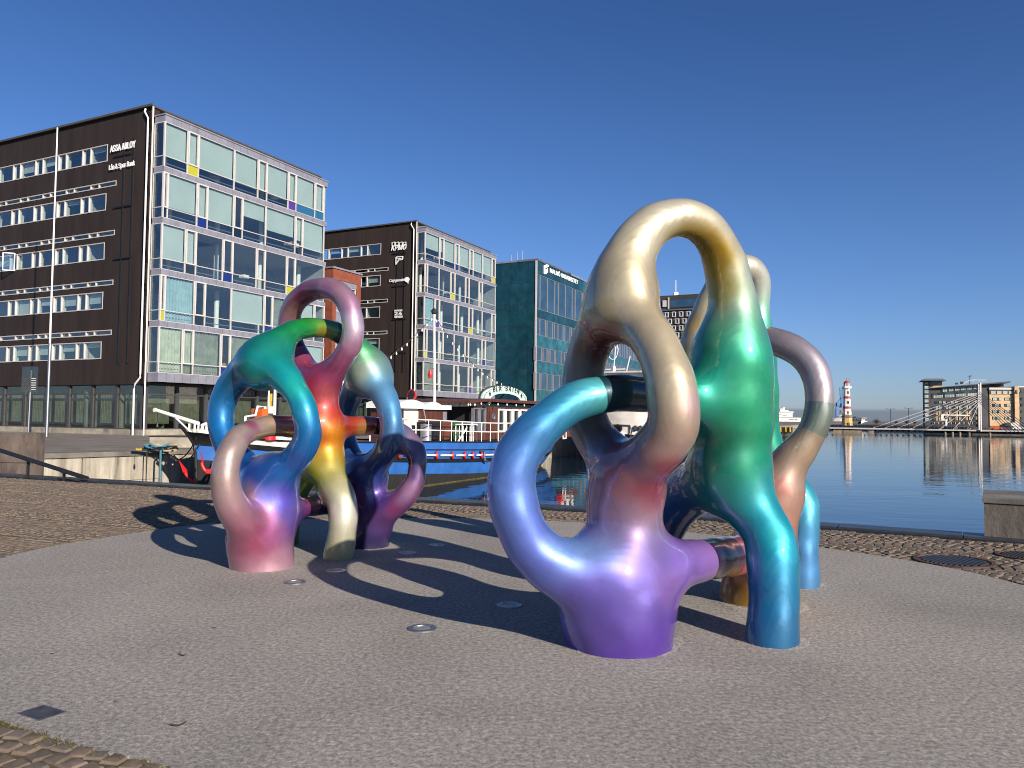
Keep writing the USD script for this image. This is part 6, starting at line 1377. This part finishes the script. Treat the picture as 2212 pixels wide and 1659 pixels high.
b = MB(); b.bar(FBR.at(-4, -6.9, zd(-4)+.9), FBR.at(Lb, -6.9, zd(Lb)+.9), .07); obj('railing_rail', b, M_iron, br)
for px0, px1 in ((1800, 1820), (1822, 1862), (1876, 1888)):
    a, c = bh(px0, 925)[0], bh(px1, 925)[0]; b = MB(); b.box(FBR, a, c, -6.5, -.4, -4, zd(a)-.36); obj('abutment', b, M_pier, br)
for px in (2042, 2058, 2074, 2094, 2139):
    a = bh(px, 930)[0]; b = MB(); b.lathe(FBR.at(a, -.6, 0), [(.26, -4), (.26, zd(a)-.33)], 12); obj('pier', b, M_pier, br)
# pylon and stays
sp0, z0 = bh(2119, 927, .3); zt_ = bh(2118, 827, .3)[1]
py_ = thing('bridge_pylon', 'white bridge pylon of two slender posts carrying the stays', 'pylon')
b = MB(); b.bar(FBR.at(sp0, .3, zd(sp0)-.3), FBR.at(sp0, .3, zt_), .28); obj('front_post', b, M_bwhite, py_)
s2, zt2 = bh(2113.5, 830, -6); zb2 = bh(2113.5, 870, -6)[1]
b = MB(); b.bar(FBR.at(s2, -6, zd(s2)), FBR.at(s2, -6, zt2), .30); obj('rear_post', b, M_bwhite, py_)
b = MB()
for k in range(7): b.lathe(FBR.at(s2, -6, zb2+(zt2-zb2)*(k+.3)/7.5), [(.3, 0), (.3, .25)], 8)
obj('cable_anchors', b, M_bwhite, py_)
for i in range(8):
    q = FBR.at(s2, -6, bh(2113, 848+i*3.6, -6)[1]); px = (1886, 1911, 1938, 1967, 1998, 2029, 2059, 2089)[i]
    s = bh(px, 926, -.3)[0]; b = MB(); b.tube([q, FBR.at(s, -.3, zd(s)+.05)], .055, 6); st = obj('stay_cable', b, M_bwhite, br)
    b = MB(); b.bar(FBR.at(s, -.3, zd(s)), FBR.at(s+.9, -.3, zd(s)+.45), .2); obj('anchor_foot', b, M_bwhite, st)
for i in range(8):
    p = FBR.at(sp0, .3, bh(2119.5, 848+i*3.4, .3)[1]); e = np.array([P(2240-i*9, 931, 140)[0], 140.0, zd(Lb)]); b = MB(); b.tube([p, e], .06, 6); obj('stay_cable', b, M_iron if i > -1 else M_bwhite, br)
# walkers
def person(label, base, face, hgt, col):
    t = thing('person', label, 'person', tuple(base)); f = unit(np.array([*face, 0])); sd = np.array([-f[1], f[0], 0])
    J = lambda a, c, z: base+sd*a+f*c+np.array([0, 0, z*hgt])
    import manifold3d as m3
    def ball(p, r): return m3.Manifold.sphere(r*hgt, 12).translate(tuple(map(float, p)))
    def bone(p, q, r, s): return m3.Manifold.hull(ball(p, r)+ball(q, s))
    parts = [bone(J(.07, -.02, .50), J(-.07, -.02, .50), .075, .075), bone(J(0, 0, .52), J(0, .03, .76), .085, .095), bone(J(.11, .02, .80), J(-.11, .02, .80), .045, .045), bone(J(0, .03, .84), J(0, .05, .93), .035, .06),
             bone(J(.09, 0, .5), J(.09, .16, .27), .06, .045), bone(J(.09, .16, .27), J(.09, .14, .03), .045, .03), bone(J(.09, .14, .025), J(.09, .26, .02), .025, .02),
             bone(J(-.09, 0, .5), J(-.09, -.06, .27), .06, .045), bone(J(-.09, -.06, .27), J(-.09, -.26, .06), .045, .03), bone(J(-.09, -.26, .04), J(-.09, -.15, .015), .025, .02),
             bone(J(.13, .02, .79), J(.17, -.08, .62), .035, .03), bone(J(.17, -.08, .62), J(.16, .04, .50), .03, .022), bone(J(-.13, .02, .79), J(-.17, .12, .62), .035, .03), bone(J(-.17, .12, .62), J(-.14, .28, .56), .03, .022)]
    m = parts[0]
    for q in parts[1:]: m = m+q
    obj('body', m, col, t, smooth=40)
for i, (px, d_, lb) in enumerate(((1964, -1, 'person in dark clothes walking on the bridge, right one'), (1927, 1, 'person in dark clothes walking on the bridge, left one'), (1889, -1, 'person on the bridge near its left end beside the first stay'))):
    s = bh(px, 922, -1.0)[0]; person(lb, FBR.at(s, -1.0, zd(s)), ub*d_, 1.75*.62, M_black if i < 2 else M_brownbin)
# lighthouse
DL = 232.0
lh = thing('lighthouse', 'white octagonal lighthouse with two red bands and a red dome', 'lighthouse')
cL = P(1829.5, 905, DL)[:2]
def lz(py): return bz(1830, py, DL)
def lr(w): return w*.1343/2*DL/FO
def oct_(prof, m, nm, n=8, **k):
    b = MB(); b.lathe((cL[0], cL[1], 0), [(lr(w)*1.04, lz(g8(y))) for y, w in prof], n); return obj(nm, b, m, lh, **k)
oct_([(815, 172), (700, 158), (690, 158)], M_ochre, 'base'); oct_([(689, 168), (660, 176), (655, 150), (637, 140)], M_stone, 'plinth_cornice')
oct_([(636.5, 142), (545, 124)], M_light, 'white_shaft'); oct_([(544.5, 124), (505, 118)], M_lred, 'red_band'); oct_([(504.5, 118), (383, 108)], M_light, 'white_shaft'); oct_([(382.5, 108), (343, 104)], M_lred, 'red_band'); oct_([(342.5, 104), (235, 98), (222, 122), (218, 122)], M_light, 'white_shaft')
oct_([(217, 140), (212, 145), (182, 142), (180, 130)], M_light, 'gallery'); oct_([(179.5, 84), (136, 84)], M_farglass, 'lantern', 12); oct_([(135.5, 92), (130, 92), (112, 74), (98, 44), (92, 10), (70, 6)], M_lred, 'dome', 16, smooth=40)
b = MB()
for k in range(10): a = k*.628; b.bar((cL[0]+lr(86)*math.cos(a), cL[1]+lr(86)*math.sin(a), lz(g8(179))), (cL[0]+lr(86)*math.cos(a), cL[1]+lr(86)*math.sin(a), lz(g8(136))), .12)
obj('lantern_bars', b, M_light, lh)
b = MB(); b.bar((cL[0], cL[1], lz(g8(72))), (cL[0], cL[1], lz(g8(58))), .08); b.bar((cL[0]-.3, cL[1], lz(g8(63))), (cL[0]+1.0, cL[1], lz(g8(64))), .08); b.bar((cL[0]+lr(90), cL[1], lz(g8(180))), (cL[0]+lr(90), cL[1], lz(g8(62))), .05); obj('weather_vane', b, M_iron, lh)
av = unit(-cL); FL = Fr(cL, (-av[1], av[0]) if -av[1] > 0 else (av[1], -av[0]), av)
for py in (282, 440, 605):
    r = lr(np.interp(py, [222, 636], [98, 142]))*.98
    for o in (.27, .62):
        b = MB(); z = lz(g8(py)); b.box(FL, o-.06, o+.07, r-.3, r+.05, z-.42, z+.42); obj('window', b, M_stone, lh)
b = MB(); b.box(FL, .5-lr(20), .5+lr(30), lr(170)-.2, lr(170)+.1, lz(g8(812)), lz(g8(765))); obj('door', b, M_stone, lh)
# harbour crane
DC = 520.0
cr = thing('harbour_crane', 'tall blue harbour crane behind the lighthouse', 'crane')
FC = Fr(P(1815, 905, DC)[:2], (1, 0), (0, -1))
def ch(x, y): return FC.hit(f8(x), g8(y))
b = MB()
for x0, y0, x1, y1, w in ((1195, 720, 1195, 460, 2.0), (1212, 720, 1212, 470, 1.6), (1188, 470, 1310, 470, 3.6), (1195, 460, 1270, 365, 1.1), (1300, 405, 1268, 365, .8), (1250, 210, 1262, 480, 1.1), (1290, 208, 1285, 520, 1.1), (1235, 208, 1310, 208, 1.0)):
    a, z = ch(x0, y0); c, w2 = ch(x1, y1); b.bar(FC.at(a, 0, z), FC.at(c, 0, w2), w*.6)
obj('portal', b, M_crane, cr)
b = MB()
for k in range(12):
    y0 = 212+k*22; a, z = ch(1252 if k % 2 else 1288, y0); c, w2 = ch(1288 if k % 2 else 1254, y0+22); b.bar(FC.at(a, 0, z), FC.at(c, 0, w2), .45)
obj('lattice', b, M_crane, cr)
a, z = ch(1255, 525); c, w2 = ch(1300, 450); b = MB(); b.box(FC, a, c, -2, 2, z, w2); obj('machine_house', b, M_crane, cr)
a, z = ch(1262, 600); c, w2 = ch(1295, 575); b = MB(); b.box(FC, a, c, -1, 1, z, w2); obj('orange_grab', b, M_orange, cr)
sm = thing('small_silo_tower', 'small white conical tower at the foot of the blue crane', 'tower'); a, z = ch(1225, 745); h_ = ch(1225, 640)[1]
b = MB(); b.lathe(FC.at(a, 6, 0), [(9.5, z), (7, z+(h_-z)*.4), (2.5, z+(h_-z)*.62)], 12); obj('cone', b, M_light, sm); b = MB(); b.lathe(FC.at(a, 6, 0), [(3.5, z+(h_-z)*.63), (3.5, z+(h_-z)*.8), (1, h_)], 12); obj('lantern', b, M_light, sm)
# ferry
DF = 480.0
fe = thing('ferry', 'white and blue cargo ferry behind the right side loop', 'ferry')
FF = Fr(P(1700, 905, DF)[:2], (1, 0), (0, -1))
def fh(x, y): return FF.hit(f8(x), g8(y))
xl, xr = fh(-400, 800)[0], fh(640, 800)[0]
def blk(nm, x0, y0, x1, y1, n0, n1, m, par=fe):
    a, z1 = fh(x0, y0); c, z0 = fh(x1, y1); b = MB(); b.box(FF, a, c, n0, n1, z0, z1); return obj(nm, b, m, par)
blk('blue_hull', -420, 752, 620, 860, -24, 0, M_fblue); blk('white_side', -420, 678, 615, 751, -24, .3, M_light); blk('white_stripe', -420, 740, 600, 750, .31, .6, M_bwhite)
blk('superstructure', 60, 605, 478, 677, -22, .6, M_light); blk('bridge_deck', 90, 590, 470, 604, -20, 1.2, M_light)
for x0, x1, y0, y1 in ((330, 385, 648, 660), (430, 500, 710, 722), (520, 560, 710, 722), (250, 300, 632, 640)): blk('window_row', x0, y0, x1, y1, .62, .9, M_slatebl)
b = MB()
for x, y0, y1, w in ((365, 590, 540, 2.4), (398, 590, 518, 1.0), (450, 604, 588, 6.0), (385, 590, 565, 5)):
    a, z0 = fh(x, y0); z1 = fh(x, y1)[1]; b.bar(FF.at(a, -6, z0), FF.at(a, -6, z1), w)
obj('masts_and_funnel', b, M_light, fe)
a0, z0 = fh(492, 785); a1 = fh(560, 785)[0]; z1 = fh(500, 757)[1]
obj('hull_lettering', lettering(FF, 'Fi', a0, a1, z0, z1-z0, .35, depth=.3, italic=.3), M_bwhite, fe)
fp_ = thing('far_pier', 'weathered concrete pier with yellow bollards in front of the ferry', 'pier')
q0 = P(1560, 905, 160)[:2]; q1 = P(1712, 906, 150)[:2]; FP = Fr(q0, unit(q1-q0), unit(np.array([(q1-q0)[1], -(q1-q0)[0]]))); lp_ = np.linalg.norm(q1-q0)
ztp = FP.hit(1690, g8(852))[1]
b = MB(); b.box(FP, -20, lp_, -8, 0, -4, ztp); obj('wall', b, M_pier, fp_)
b = MB(); b.box(FP, -20, lp_+.1, -8.1, .1, ztp+.002, ztp+.22); obj('coping', b, M_conc, fp_)
b = MB(); b.box(FP, -20, lp_, -.5, -.4, ztp+1.0, ztp+1.08); b.box(FP, -20, lp_, -.5, -.4, ztp+.55, ztp+.62)
for k in range(20): b.box(FP, -20+k*2.0, -19.93+k*2.0, -.5, -.42, ztp+.22, ztp+1.05)
obj('railing', b, M_zinc, fp_)
for x in (200, 288, 370, 440):
    a = FP.hit(f8(x), g8(860))[0]; b = MB(); b.tube([FP.at(a, .05, ztp+.2), FP.at(a+.1, .14, ztp-.1), FP.at(a+.1, .14, ztp-.75)], .16, 8); obj('yellow_ladder', b, M_ropey, fp_)
# low buildings and white boat right of the lighthouse
lb_ = thing('low_harbour_building', 'low dark harbour building right of the lighthouse', 'building'); FQ = Fr(P(1850, 905, 300)[:2], (1, 0), (0, -1))
def qh(x, y): return FQ.hit(f8(x), g8(y))
def blq(nm, x0, y0, x1, y1, n0, n1, m, par):
    a, z1 = qh(x0, y0); c, z0 = qh(x1, y1); b = MB(); b.box(FQ, a, c, n0, n1, z0, z1); return obj(nm, b, m, par)
blq('wall', 1440, 690, 1585, 790, -8, 0, M_dkbrick, lb_); blq('roof_house', 1540, 670, 1575, 689, -6, -2, M_dkbrick, lb_); blq('window', 1515, 705, 1578, 730, .01, .3, M_farglass, lb_); blq('window', 1460, 705, 1505, 730, .01, .3, M_farglass, lb_)
wb = thing('white_yacht', 'white motor yacht lying right of the lighthouse', 'boat')
a, z0 = qh(1590, 780); c, z1 = qh(1690, 740); b = MB(); b.hexa([FQ.at(a, -3, z0), FQ.at(c-3, -3, z0), FQ.at(c-3, 1, z0), FQ.at(a, 1, z0), FQ.at(a-.5, -3, z1), FQ.at(c, -2, z1), FQ.at(c, .5, z1), FQ.at(a-.5, 1, z1)]); obj('hull', b, M_light, wb)
blq('cabin', 1588, 690, 1640, 739, -2.5, .5, M_light, wb); blq('flybridge', 1590, 688, 1662, 696, -2.7, .7, M_bwhite, wb); blq('cabin_glass', 1600, 700, 1636, 716, .51, .6, M_farglass, wb)
# far trees
M_twig = pm('bare_twigs', (0.085, 0.06, 0.045), 0.95, var=0.3)
def far_tree(px, py_top, py_base, wpx, Y, label, seed):
    rng = np.random.default_rng(seed); c = P(px, py_base, Y); h = bz(px, py_top, Y)-c[2]; w = wpx*Y/FO/2
    t = thing('bare_tree', label, 'tree', tuple(c)); b = MB(); b.tube([c-[0, 0, 1], c+[0, 0, h*.4]], [h*.05, h*.035], 6); obj('trunk', b, M_twig, t)
    b = MB()
    for k in range(60):
        a = rng.uniform(0, 6.28); e = rng.uniform(.15, 1.0); s = c+[0, 0, h*rng.uniform(.25, .5)]; q = s+np.array([math.cos(a)*w*e, math.sin(a)*w*e, h*(.5*(1-e*.7)+rng.uniform(0, .12))]); b.tube([s, (s+q)/2+[0, 0, h*.06], q], [h*.018, h*.010, h*.004], 4, caps=False)
        for _ in range(5):
            r = s+(q-s)*rng.uniform(.4, 1); d = rng.normal(0, 1, 3)*w*.22; b.tube([r, r+d+[0, 0, h*.08]], [h*.006, h*.003], 3, caps=False)
    obj('crown', b, M_twig, t)
for i, (px, yt, wp) in enumerate(((1893, 905, 22), (1936, 908, 9), (1959, 906, 14), (1976, 907, 12))):
    far_tree(px, yt, 919, wp, 300, ['wide bare winter tree right of the white yacht', 'small bare tree left of the right street lamp', 'bare winter tree just right of the street lamps', 'bare winter tree next to the dark building'][i], 20+i)
# street lamps
for px, yt, Y, lb in ((f8(2063), g8(550), 250, 'tall twin armed street lamp nearer the lighthouse'), (1963, 882, 250, 'tall twin armed street lamp nearer the dark building')):
    c = P(px, 922, Y); zt_ = bz(px, yt, Y); w = 9*Y/FO; t = thing('street_lamp', lb, 'street lamp', tuple(c))
    b = MB(); b.bar(c, [c[0], c[1], zt_], .22); obj('pole', b, M_iron, t)
    b = MB(); b.bar([c[0]-w, c[1], zt_+.05], [c[0]+w, c[1], zt_+.05], .12); obj('arms', b, M_iron, t)
    for s in (-1, 1): b = MB(); b.bar([c[0]+s*w*.7, c[1], zt_+.08], [c[0]+s*w*1.1, c[1], zt_+.12], .3, .16); obj('lamp_head', b, M_iron, t)
# dark grey office building with tower
db = thing('dark_office_building', 'dark grey office building with flat roofed tower behind the bridge', 'office building')
DD = 236.0; uD = unit([.93, -.37]); nD = np.array([uD[1], -uD[0]]); FD = Fr(P(1997, 908, DD+14)[:2], uD, nD)
def dh_(x, y, n=0): return FD.hit(f7(x), g7(y), n)
def blD(nm, x0, y0, x1, y1, n0, n1, m, par=db, fr=FD):
    a, z1 = fr.hit(f7(x0), g7(y0)); c, z0 = fr.hit(f7(x1), g7(y1)); b = MB(); b.box(fr, a, c, n0, n1, z0, z1); return obj(nm, b, m, par)
zb_ = -.1
a_r = dh_(1600, 1000)[0]
a_t0, a_t1 = dh_(440, 500)[0], dh_(540, 500)[0]
def slope(nm, xa, ya, xb, yb, yb0, n0, n1, m):
    (a, za), (c, zc) = dh_(xa, ya), dh_(xb, yb); b = MB(); z0 = zb_ if yb0 is None else None
    b.hexa([FD.at(a, n0, zb_), FD.at(c, n0, zb_), FD.at(c, n1, zb_), FD.at(a, n1, zb_), FD.at(a, n0, za), FD.at(c, n0, zc), FD.at(c, n1, zc), FD.at(a, n1, za)]); return obj(nm, b, m, db)
slope('main_wall', 545, 470, 1595, 380, None, -16, 0, M_dkbrick)
a0, z1 = dh_(440, 335); b = MB(); b.box(FD, a_t0, a_t1, -5, .3, zb_, z1); obj('stair_tower', b, M_dkbrick, db)
a0, c0 = dh_(470, 500)[0], dh_(505, 500)[0]
for k in range(26):
    z = zb_+1.2+k*(z1-zb_-1.6)/26; b = MB(); b.box(FD, a0-.5, c0, .30, .38, z, z+(z1-zb_)/34); obj('tower_pane', b, M_farblind if k % 3 else M_farglass, db)
a1, zq = dh_(770, 340); z0q = dh_(560, 412)[1]
b = MB(); b.box(FD, a_t1, a1, -5, -.1, zb_, z0q); obj('tower_block', b, M_beige, db); b = MB(); b.box(FD, a_t1-.1, a1-.3, -5, 0, z0q+.002, zq); obj('tower_top_glazing', b, M_farglass, db)
a_, z_ = dh_(378, 325); c_ = dh_(810, 310)[0]; b = MB(); b.hexa([FD.at(a_, -9, z_-.1), FD.at(c_, -9, z_-.1), FD.at(c_, 2.5, z_-.1), FD.at(a_, 2.5, z_-.1), FD.at(a_+1, -8, z_+.6), FD.at(c_-1, -8, z_+.6), FD.at(c_-1, 1.5, z_+.6), FD.at(a_+1, 1.5, z_+.6)]); obj('tower_roof', b, M_slatebl, db)
# upper glazed strips
def strip_px(xa, ya, yb, xb, yc, yd, n, m0, m1, gap=.25, off=.05, every=0):
    (a, z1), (_, z0), (c, w1), (_, w0) = dh_(xa, ya), dh_(xa, yb), dh_(xb, yc), dh_(xb, yd)
    for k in range(n):
        t0, t1 = (k+gap*.5)/n, (k+1-gap*.5)/n
        A0, A1 = a+(c-a)*t0, a+(c-a)*t1; q = lambda t: (z0+(w0-z0)*t, z1+(w1-z1)*t)
        (b0, t0_), (b1, t1_) = q(t0), q(t1); b = MB()
        b.hexa([FD.at(A0, .01, b0), FD.at(A1, .01, b1), FD.at(A1, off+.1, b1), FD.at(A0, off+.1, b0), FD.at(A0, .01, t0_), FD.at(A1, .01, t1_), FD.at(A1, off+.1, t1_), FD.at(A0, off+.1, t0_)])
        obj('window', b, m0 if (every == 0 or k % every) else m1, db)
strip_px(735, 465, 530, 1365, 400, 470, 23, M_farblind, M_farglass, .2, every=4)
strip_px(570, 590, 640, 1380, 540, 590, 28, M_farblind, M_farglass, .2, every=7)
strip_px(570, 550, 585, 1380, 495, 535, 14, M_farglass, M_farglass, .05)
for r, (y0, y1, x0, n) in enumerate(((695, 732, 600, 11), (785, 840, 560, 14), (880, 940, 560, 14), (980, 1040, 560, 14))):
    yy = 30
    for h in range(2):
        dx = 24*h
        strip_px(x0+dx, y0, y1, 1390+dx, y0-yy*.55, y1-yy*.55, n, M_farblind if r < 2 else M_beige, M_farglass, .72, every=3)
strip_px(560, 1065, 1100, 1390, 1060, 1100, 22, M_beige, M_farglass, .6, every=2)
a_, z_ = dh_(1130, 380); c_, w_ = dh_(1950, 352); b = MB(); b.hexa([FD.at(dh_(560, 462)[0], -16, dh_(560, 462)[1]), FD.at(c_, -16, w_-.2), FD.at(c_, 1.8, w_-.2), FD.at(dh_(560, 462)[0], 1.0, dh_(560, 462)[1]), FD.at(dh_(560, 455)[0], -16, dh_(560, 452)[1]), FD.at(c_, -16, w_+.25), FD.at(c_, 1.9, w_+.25), FD.at(dh_(560, 455)[0], 1.1, dh_(560, 452)[1])]); obj('roof_blade', b, M_slatebl, db)
blD('roof_house', 1455, 385, 1880, 445, -8, -2, M_dkbrick); blD('roof_house', 1020, 355, 1060, 385, -4, -2, M_dkbrick); blD('roof_house', 1110, 335, 1160, 372, -4, -2, M_dkbrick)
b = MB(); pts = [dh_(x, y) for x, y in ((1140, 372), (1250, 318), (1320, 306), (1540, 312), (1545, 332))]
for p, q in zip(pts[:-1], pts[1:]): b.bar(FD.at(p[0], -1, p[1]), FD.at(q[0], -1, q[1]), .28)
for x in (1315, 1425, 1480): p, q = dh_(x, 310), dh_(x, 350); b.bar(FD.at(p[0], -1, p[1]), FD.at(q[0], -1, q[1]), .2)
obj('roof_terrace_frame', b, M_bwhite, db)
p, q = dh_(1263, 290), dh_(1268, 222); b = MB(); b.bar(FD.at(p[0], -2, p[1]-2), FD.at(q[0], -2, q[1]), .18); b.bar(FD.at(q[0]-.6, -2, q[1]-.4), FD.at(q[0]+.6, -2, q[1]-.2), .12); obj('roof_aerial', b, M_iron, db)
# right part and beige building
be = thing('beige_building', 'beige brick building with window rows at the right behind the bridge', 'building')
FE = Fr(FD.at(a_r, .8, 0)[:2], unit([.985, -.17]), unit([-.17, -.985]))
blD('dark_link', 1460, 450, 1592, 1180, -8, -.3, M_dkbrick, be, FE)
blD('wall', 1597, 570, 2020, 1200, -12, 0, M_beige, be, FE); blD('attic', 1592, 488, 2010, 568, -12, .05, M_dkbrick, be, FE); blD('parapet', 1588, 448, 2008, 487, -12, .25, M_bwhite, be, FE)
blD('pillar', 2022, 428, 2110, 1200, -10, .9, M_beige, be, FE)
for x0 in (1620, 1725, 1830, 1937):
    for y0, y1 in ((515, 540), (545, 562)): blD('attic_window', x0, y0, x0+82, y1, .06, .2, M_bwhite if y0 == 515 else M_farblind, be, FE)
for y0 in (628, 738, 850, 968):
    for x0 in (1650, 1865):
        w = blD('window', x0, y0, x0+150, y0+52, .02, .12, M_slate, be, FE)
        for k in range(4): blD('pane', x0+6+k*37, y0+4, x0+36+k*37, y0+48, .121, .16, M_farblind if (k+y0) % 3 else M_farglass, w, FE)
blD('white_van_box', 1872, 1072, 2012, 1135, .3, 4, M_bwhite, be, FE)
a, z0 = FE.hit(f7(2052), g7(555), .9); c, z1 = FE.hit(f7(2092), g7(485), .9)
tri = sg.Polygon([(a, z0), (c-.3, z1), (c, z1-.4), (c, z0), (c-.5, z0), (c-.5, z0+(z1-z0)*.45), (a+(c-a)*.45, z0+(z1-z0)*.3), (a+.6, z0)])
b = MB(); b.prism(tri, FE, .905, 1.1); obj('emblem', b, M_steelframe, be)
gb = thing('grey_building', 'grey panelled building at the far right edge', 'building')
blD('wall', 2112, 445, 2420, 1200, -10, -.4, M_dkbrick, gb, FE); blD('cornice', 2105, 420, 2420, 444, -10, -.2, M_bwhite, gb, FE)
for y0 in (480, 625, 735, 850, 970):
    blD('window', 2113, y0, 2140, y0+45, -.39, -.25, M_farblind if y0 != 625 else M_farglass, gb, FE); blD('window', 2160, y0, 2196, y0+45, -.39, -.25, M_farglass, gb, FE)
# bascule arm with signal board on the bridge approach
ba = thing('signal_gantry', 'white road gantry arm with a pale signal board behind the bridge stays', 'gantry'); FG = Fr(P(2040, 909, 205)[:2], (1, 0), (0, -1))
def gh(x, y): return FG.hit(f7(x), g7(y))
(a, z), (c, w) = gh(735, 1035), gh(800, 925); b = MB(); b.box(FG, a, c, -.2, 0, z, w); obj('board', b, M_hwhite, ba)
(a, z), (c, w) = gh(815, 1135), gh(830, 935); b = MB(); b.bar(FG.at(a+.3, -.4, z), FG.at(a+.3, -.4, w), .45); obj('mast', b, M_bwhite, ba)
(a, z), (c, w) = gh(790, 935), gh(1250, 945); b = MB(); b.bar(FG.at(a, -.3, z), FG.at(c, -.3, w), .28); obj('arm', b, M_bwhite, ba)
(a, z), (c, w) = gh(795, 1000), gh(855, 945); b = MB(); b.box(FG, a, c, .01, .3, z, w); obj('machinery', b, M_dkbrick, ba)
# small vehicles on the bridge road
for px, lb, m in ((2152, 'small orange vehicle on the bridge road at the right', M_orange), (2200, 'white car at the right edge of the bridge road', M_white)):
    c = FBR.at(bh(px, 925, -4)[0], -4, zd(bh(px, 925, -4)[0])); t = thing('road_vehicle', lb, 'vehicle', tuple(c)); fv = Fr(c[:2], ub, nb)
    b = MB(); b.prism([(-1.3, .25), (1.3, .25), (1.3, .6), (.8, .65), (.45, 1.0), (-.8, 1.0), (-1.25, .65)], Fr(c[:2], ub, nb), -.5, .5)
    bb = b.build(); bb.vertices[:, 2] += c[2]; obj('body', bb, m, t)
    b = MB()
    for q in (-.8, .8): b.lathe(fv.at(q, .5, c[2]+.25), [(.24, -.1), (.24, .06)], 12, axis=tuple(fv.n))
    obj('wheels', b, M_black, t)
# ------------------------------------------------------------------ groups of alike things
GROUPS = {'looping_sculpture': 'looping lacquered sculptures', 'ground_light': 'round lights set in the paving', 'manhole_cover': 'manhole covers in the cobbles', 'waste_bin': 'waste bins on the boat deck',
          'ship_bollard': 'white bollards on the bow', 'red_anchor': 'red anchors at the bow', 'mooring_line': 'mooring ropes at the bow', 'string_lights': 'strings of bulbs from the mast', 'street_lamp': 'street lamps beyond the bridge',
          'bare_tree': 'bare trees beyond the bridge', 'person': 'people walking on the bridge', 'dead_leaf': 'dead leaves on the paving', 'wall_sign': 'white signs on the office walls', 'sign_rails': 'sign rails on the brown walls',
          'office_building': 'twin brown office blocks', 'road_vehicle': 'vehicles on the bridge road'}
import re as _re
for prim in stage.GetPrimAtPath('/World').GetChildren():
    g = GROUPS.get(_re.sub(r'_\d{3}$', '', prim.GetName()))
    if g: prim.SetCustomDataByKey('group', g)
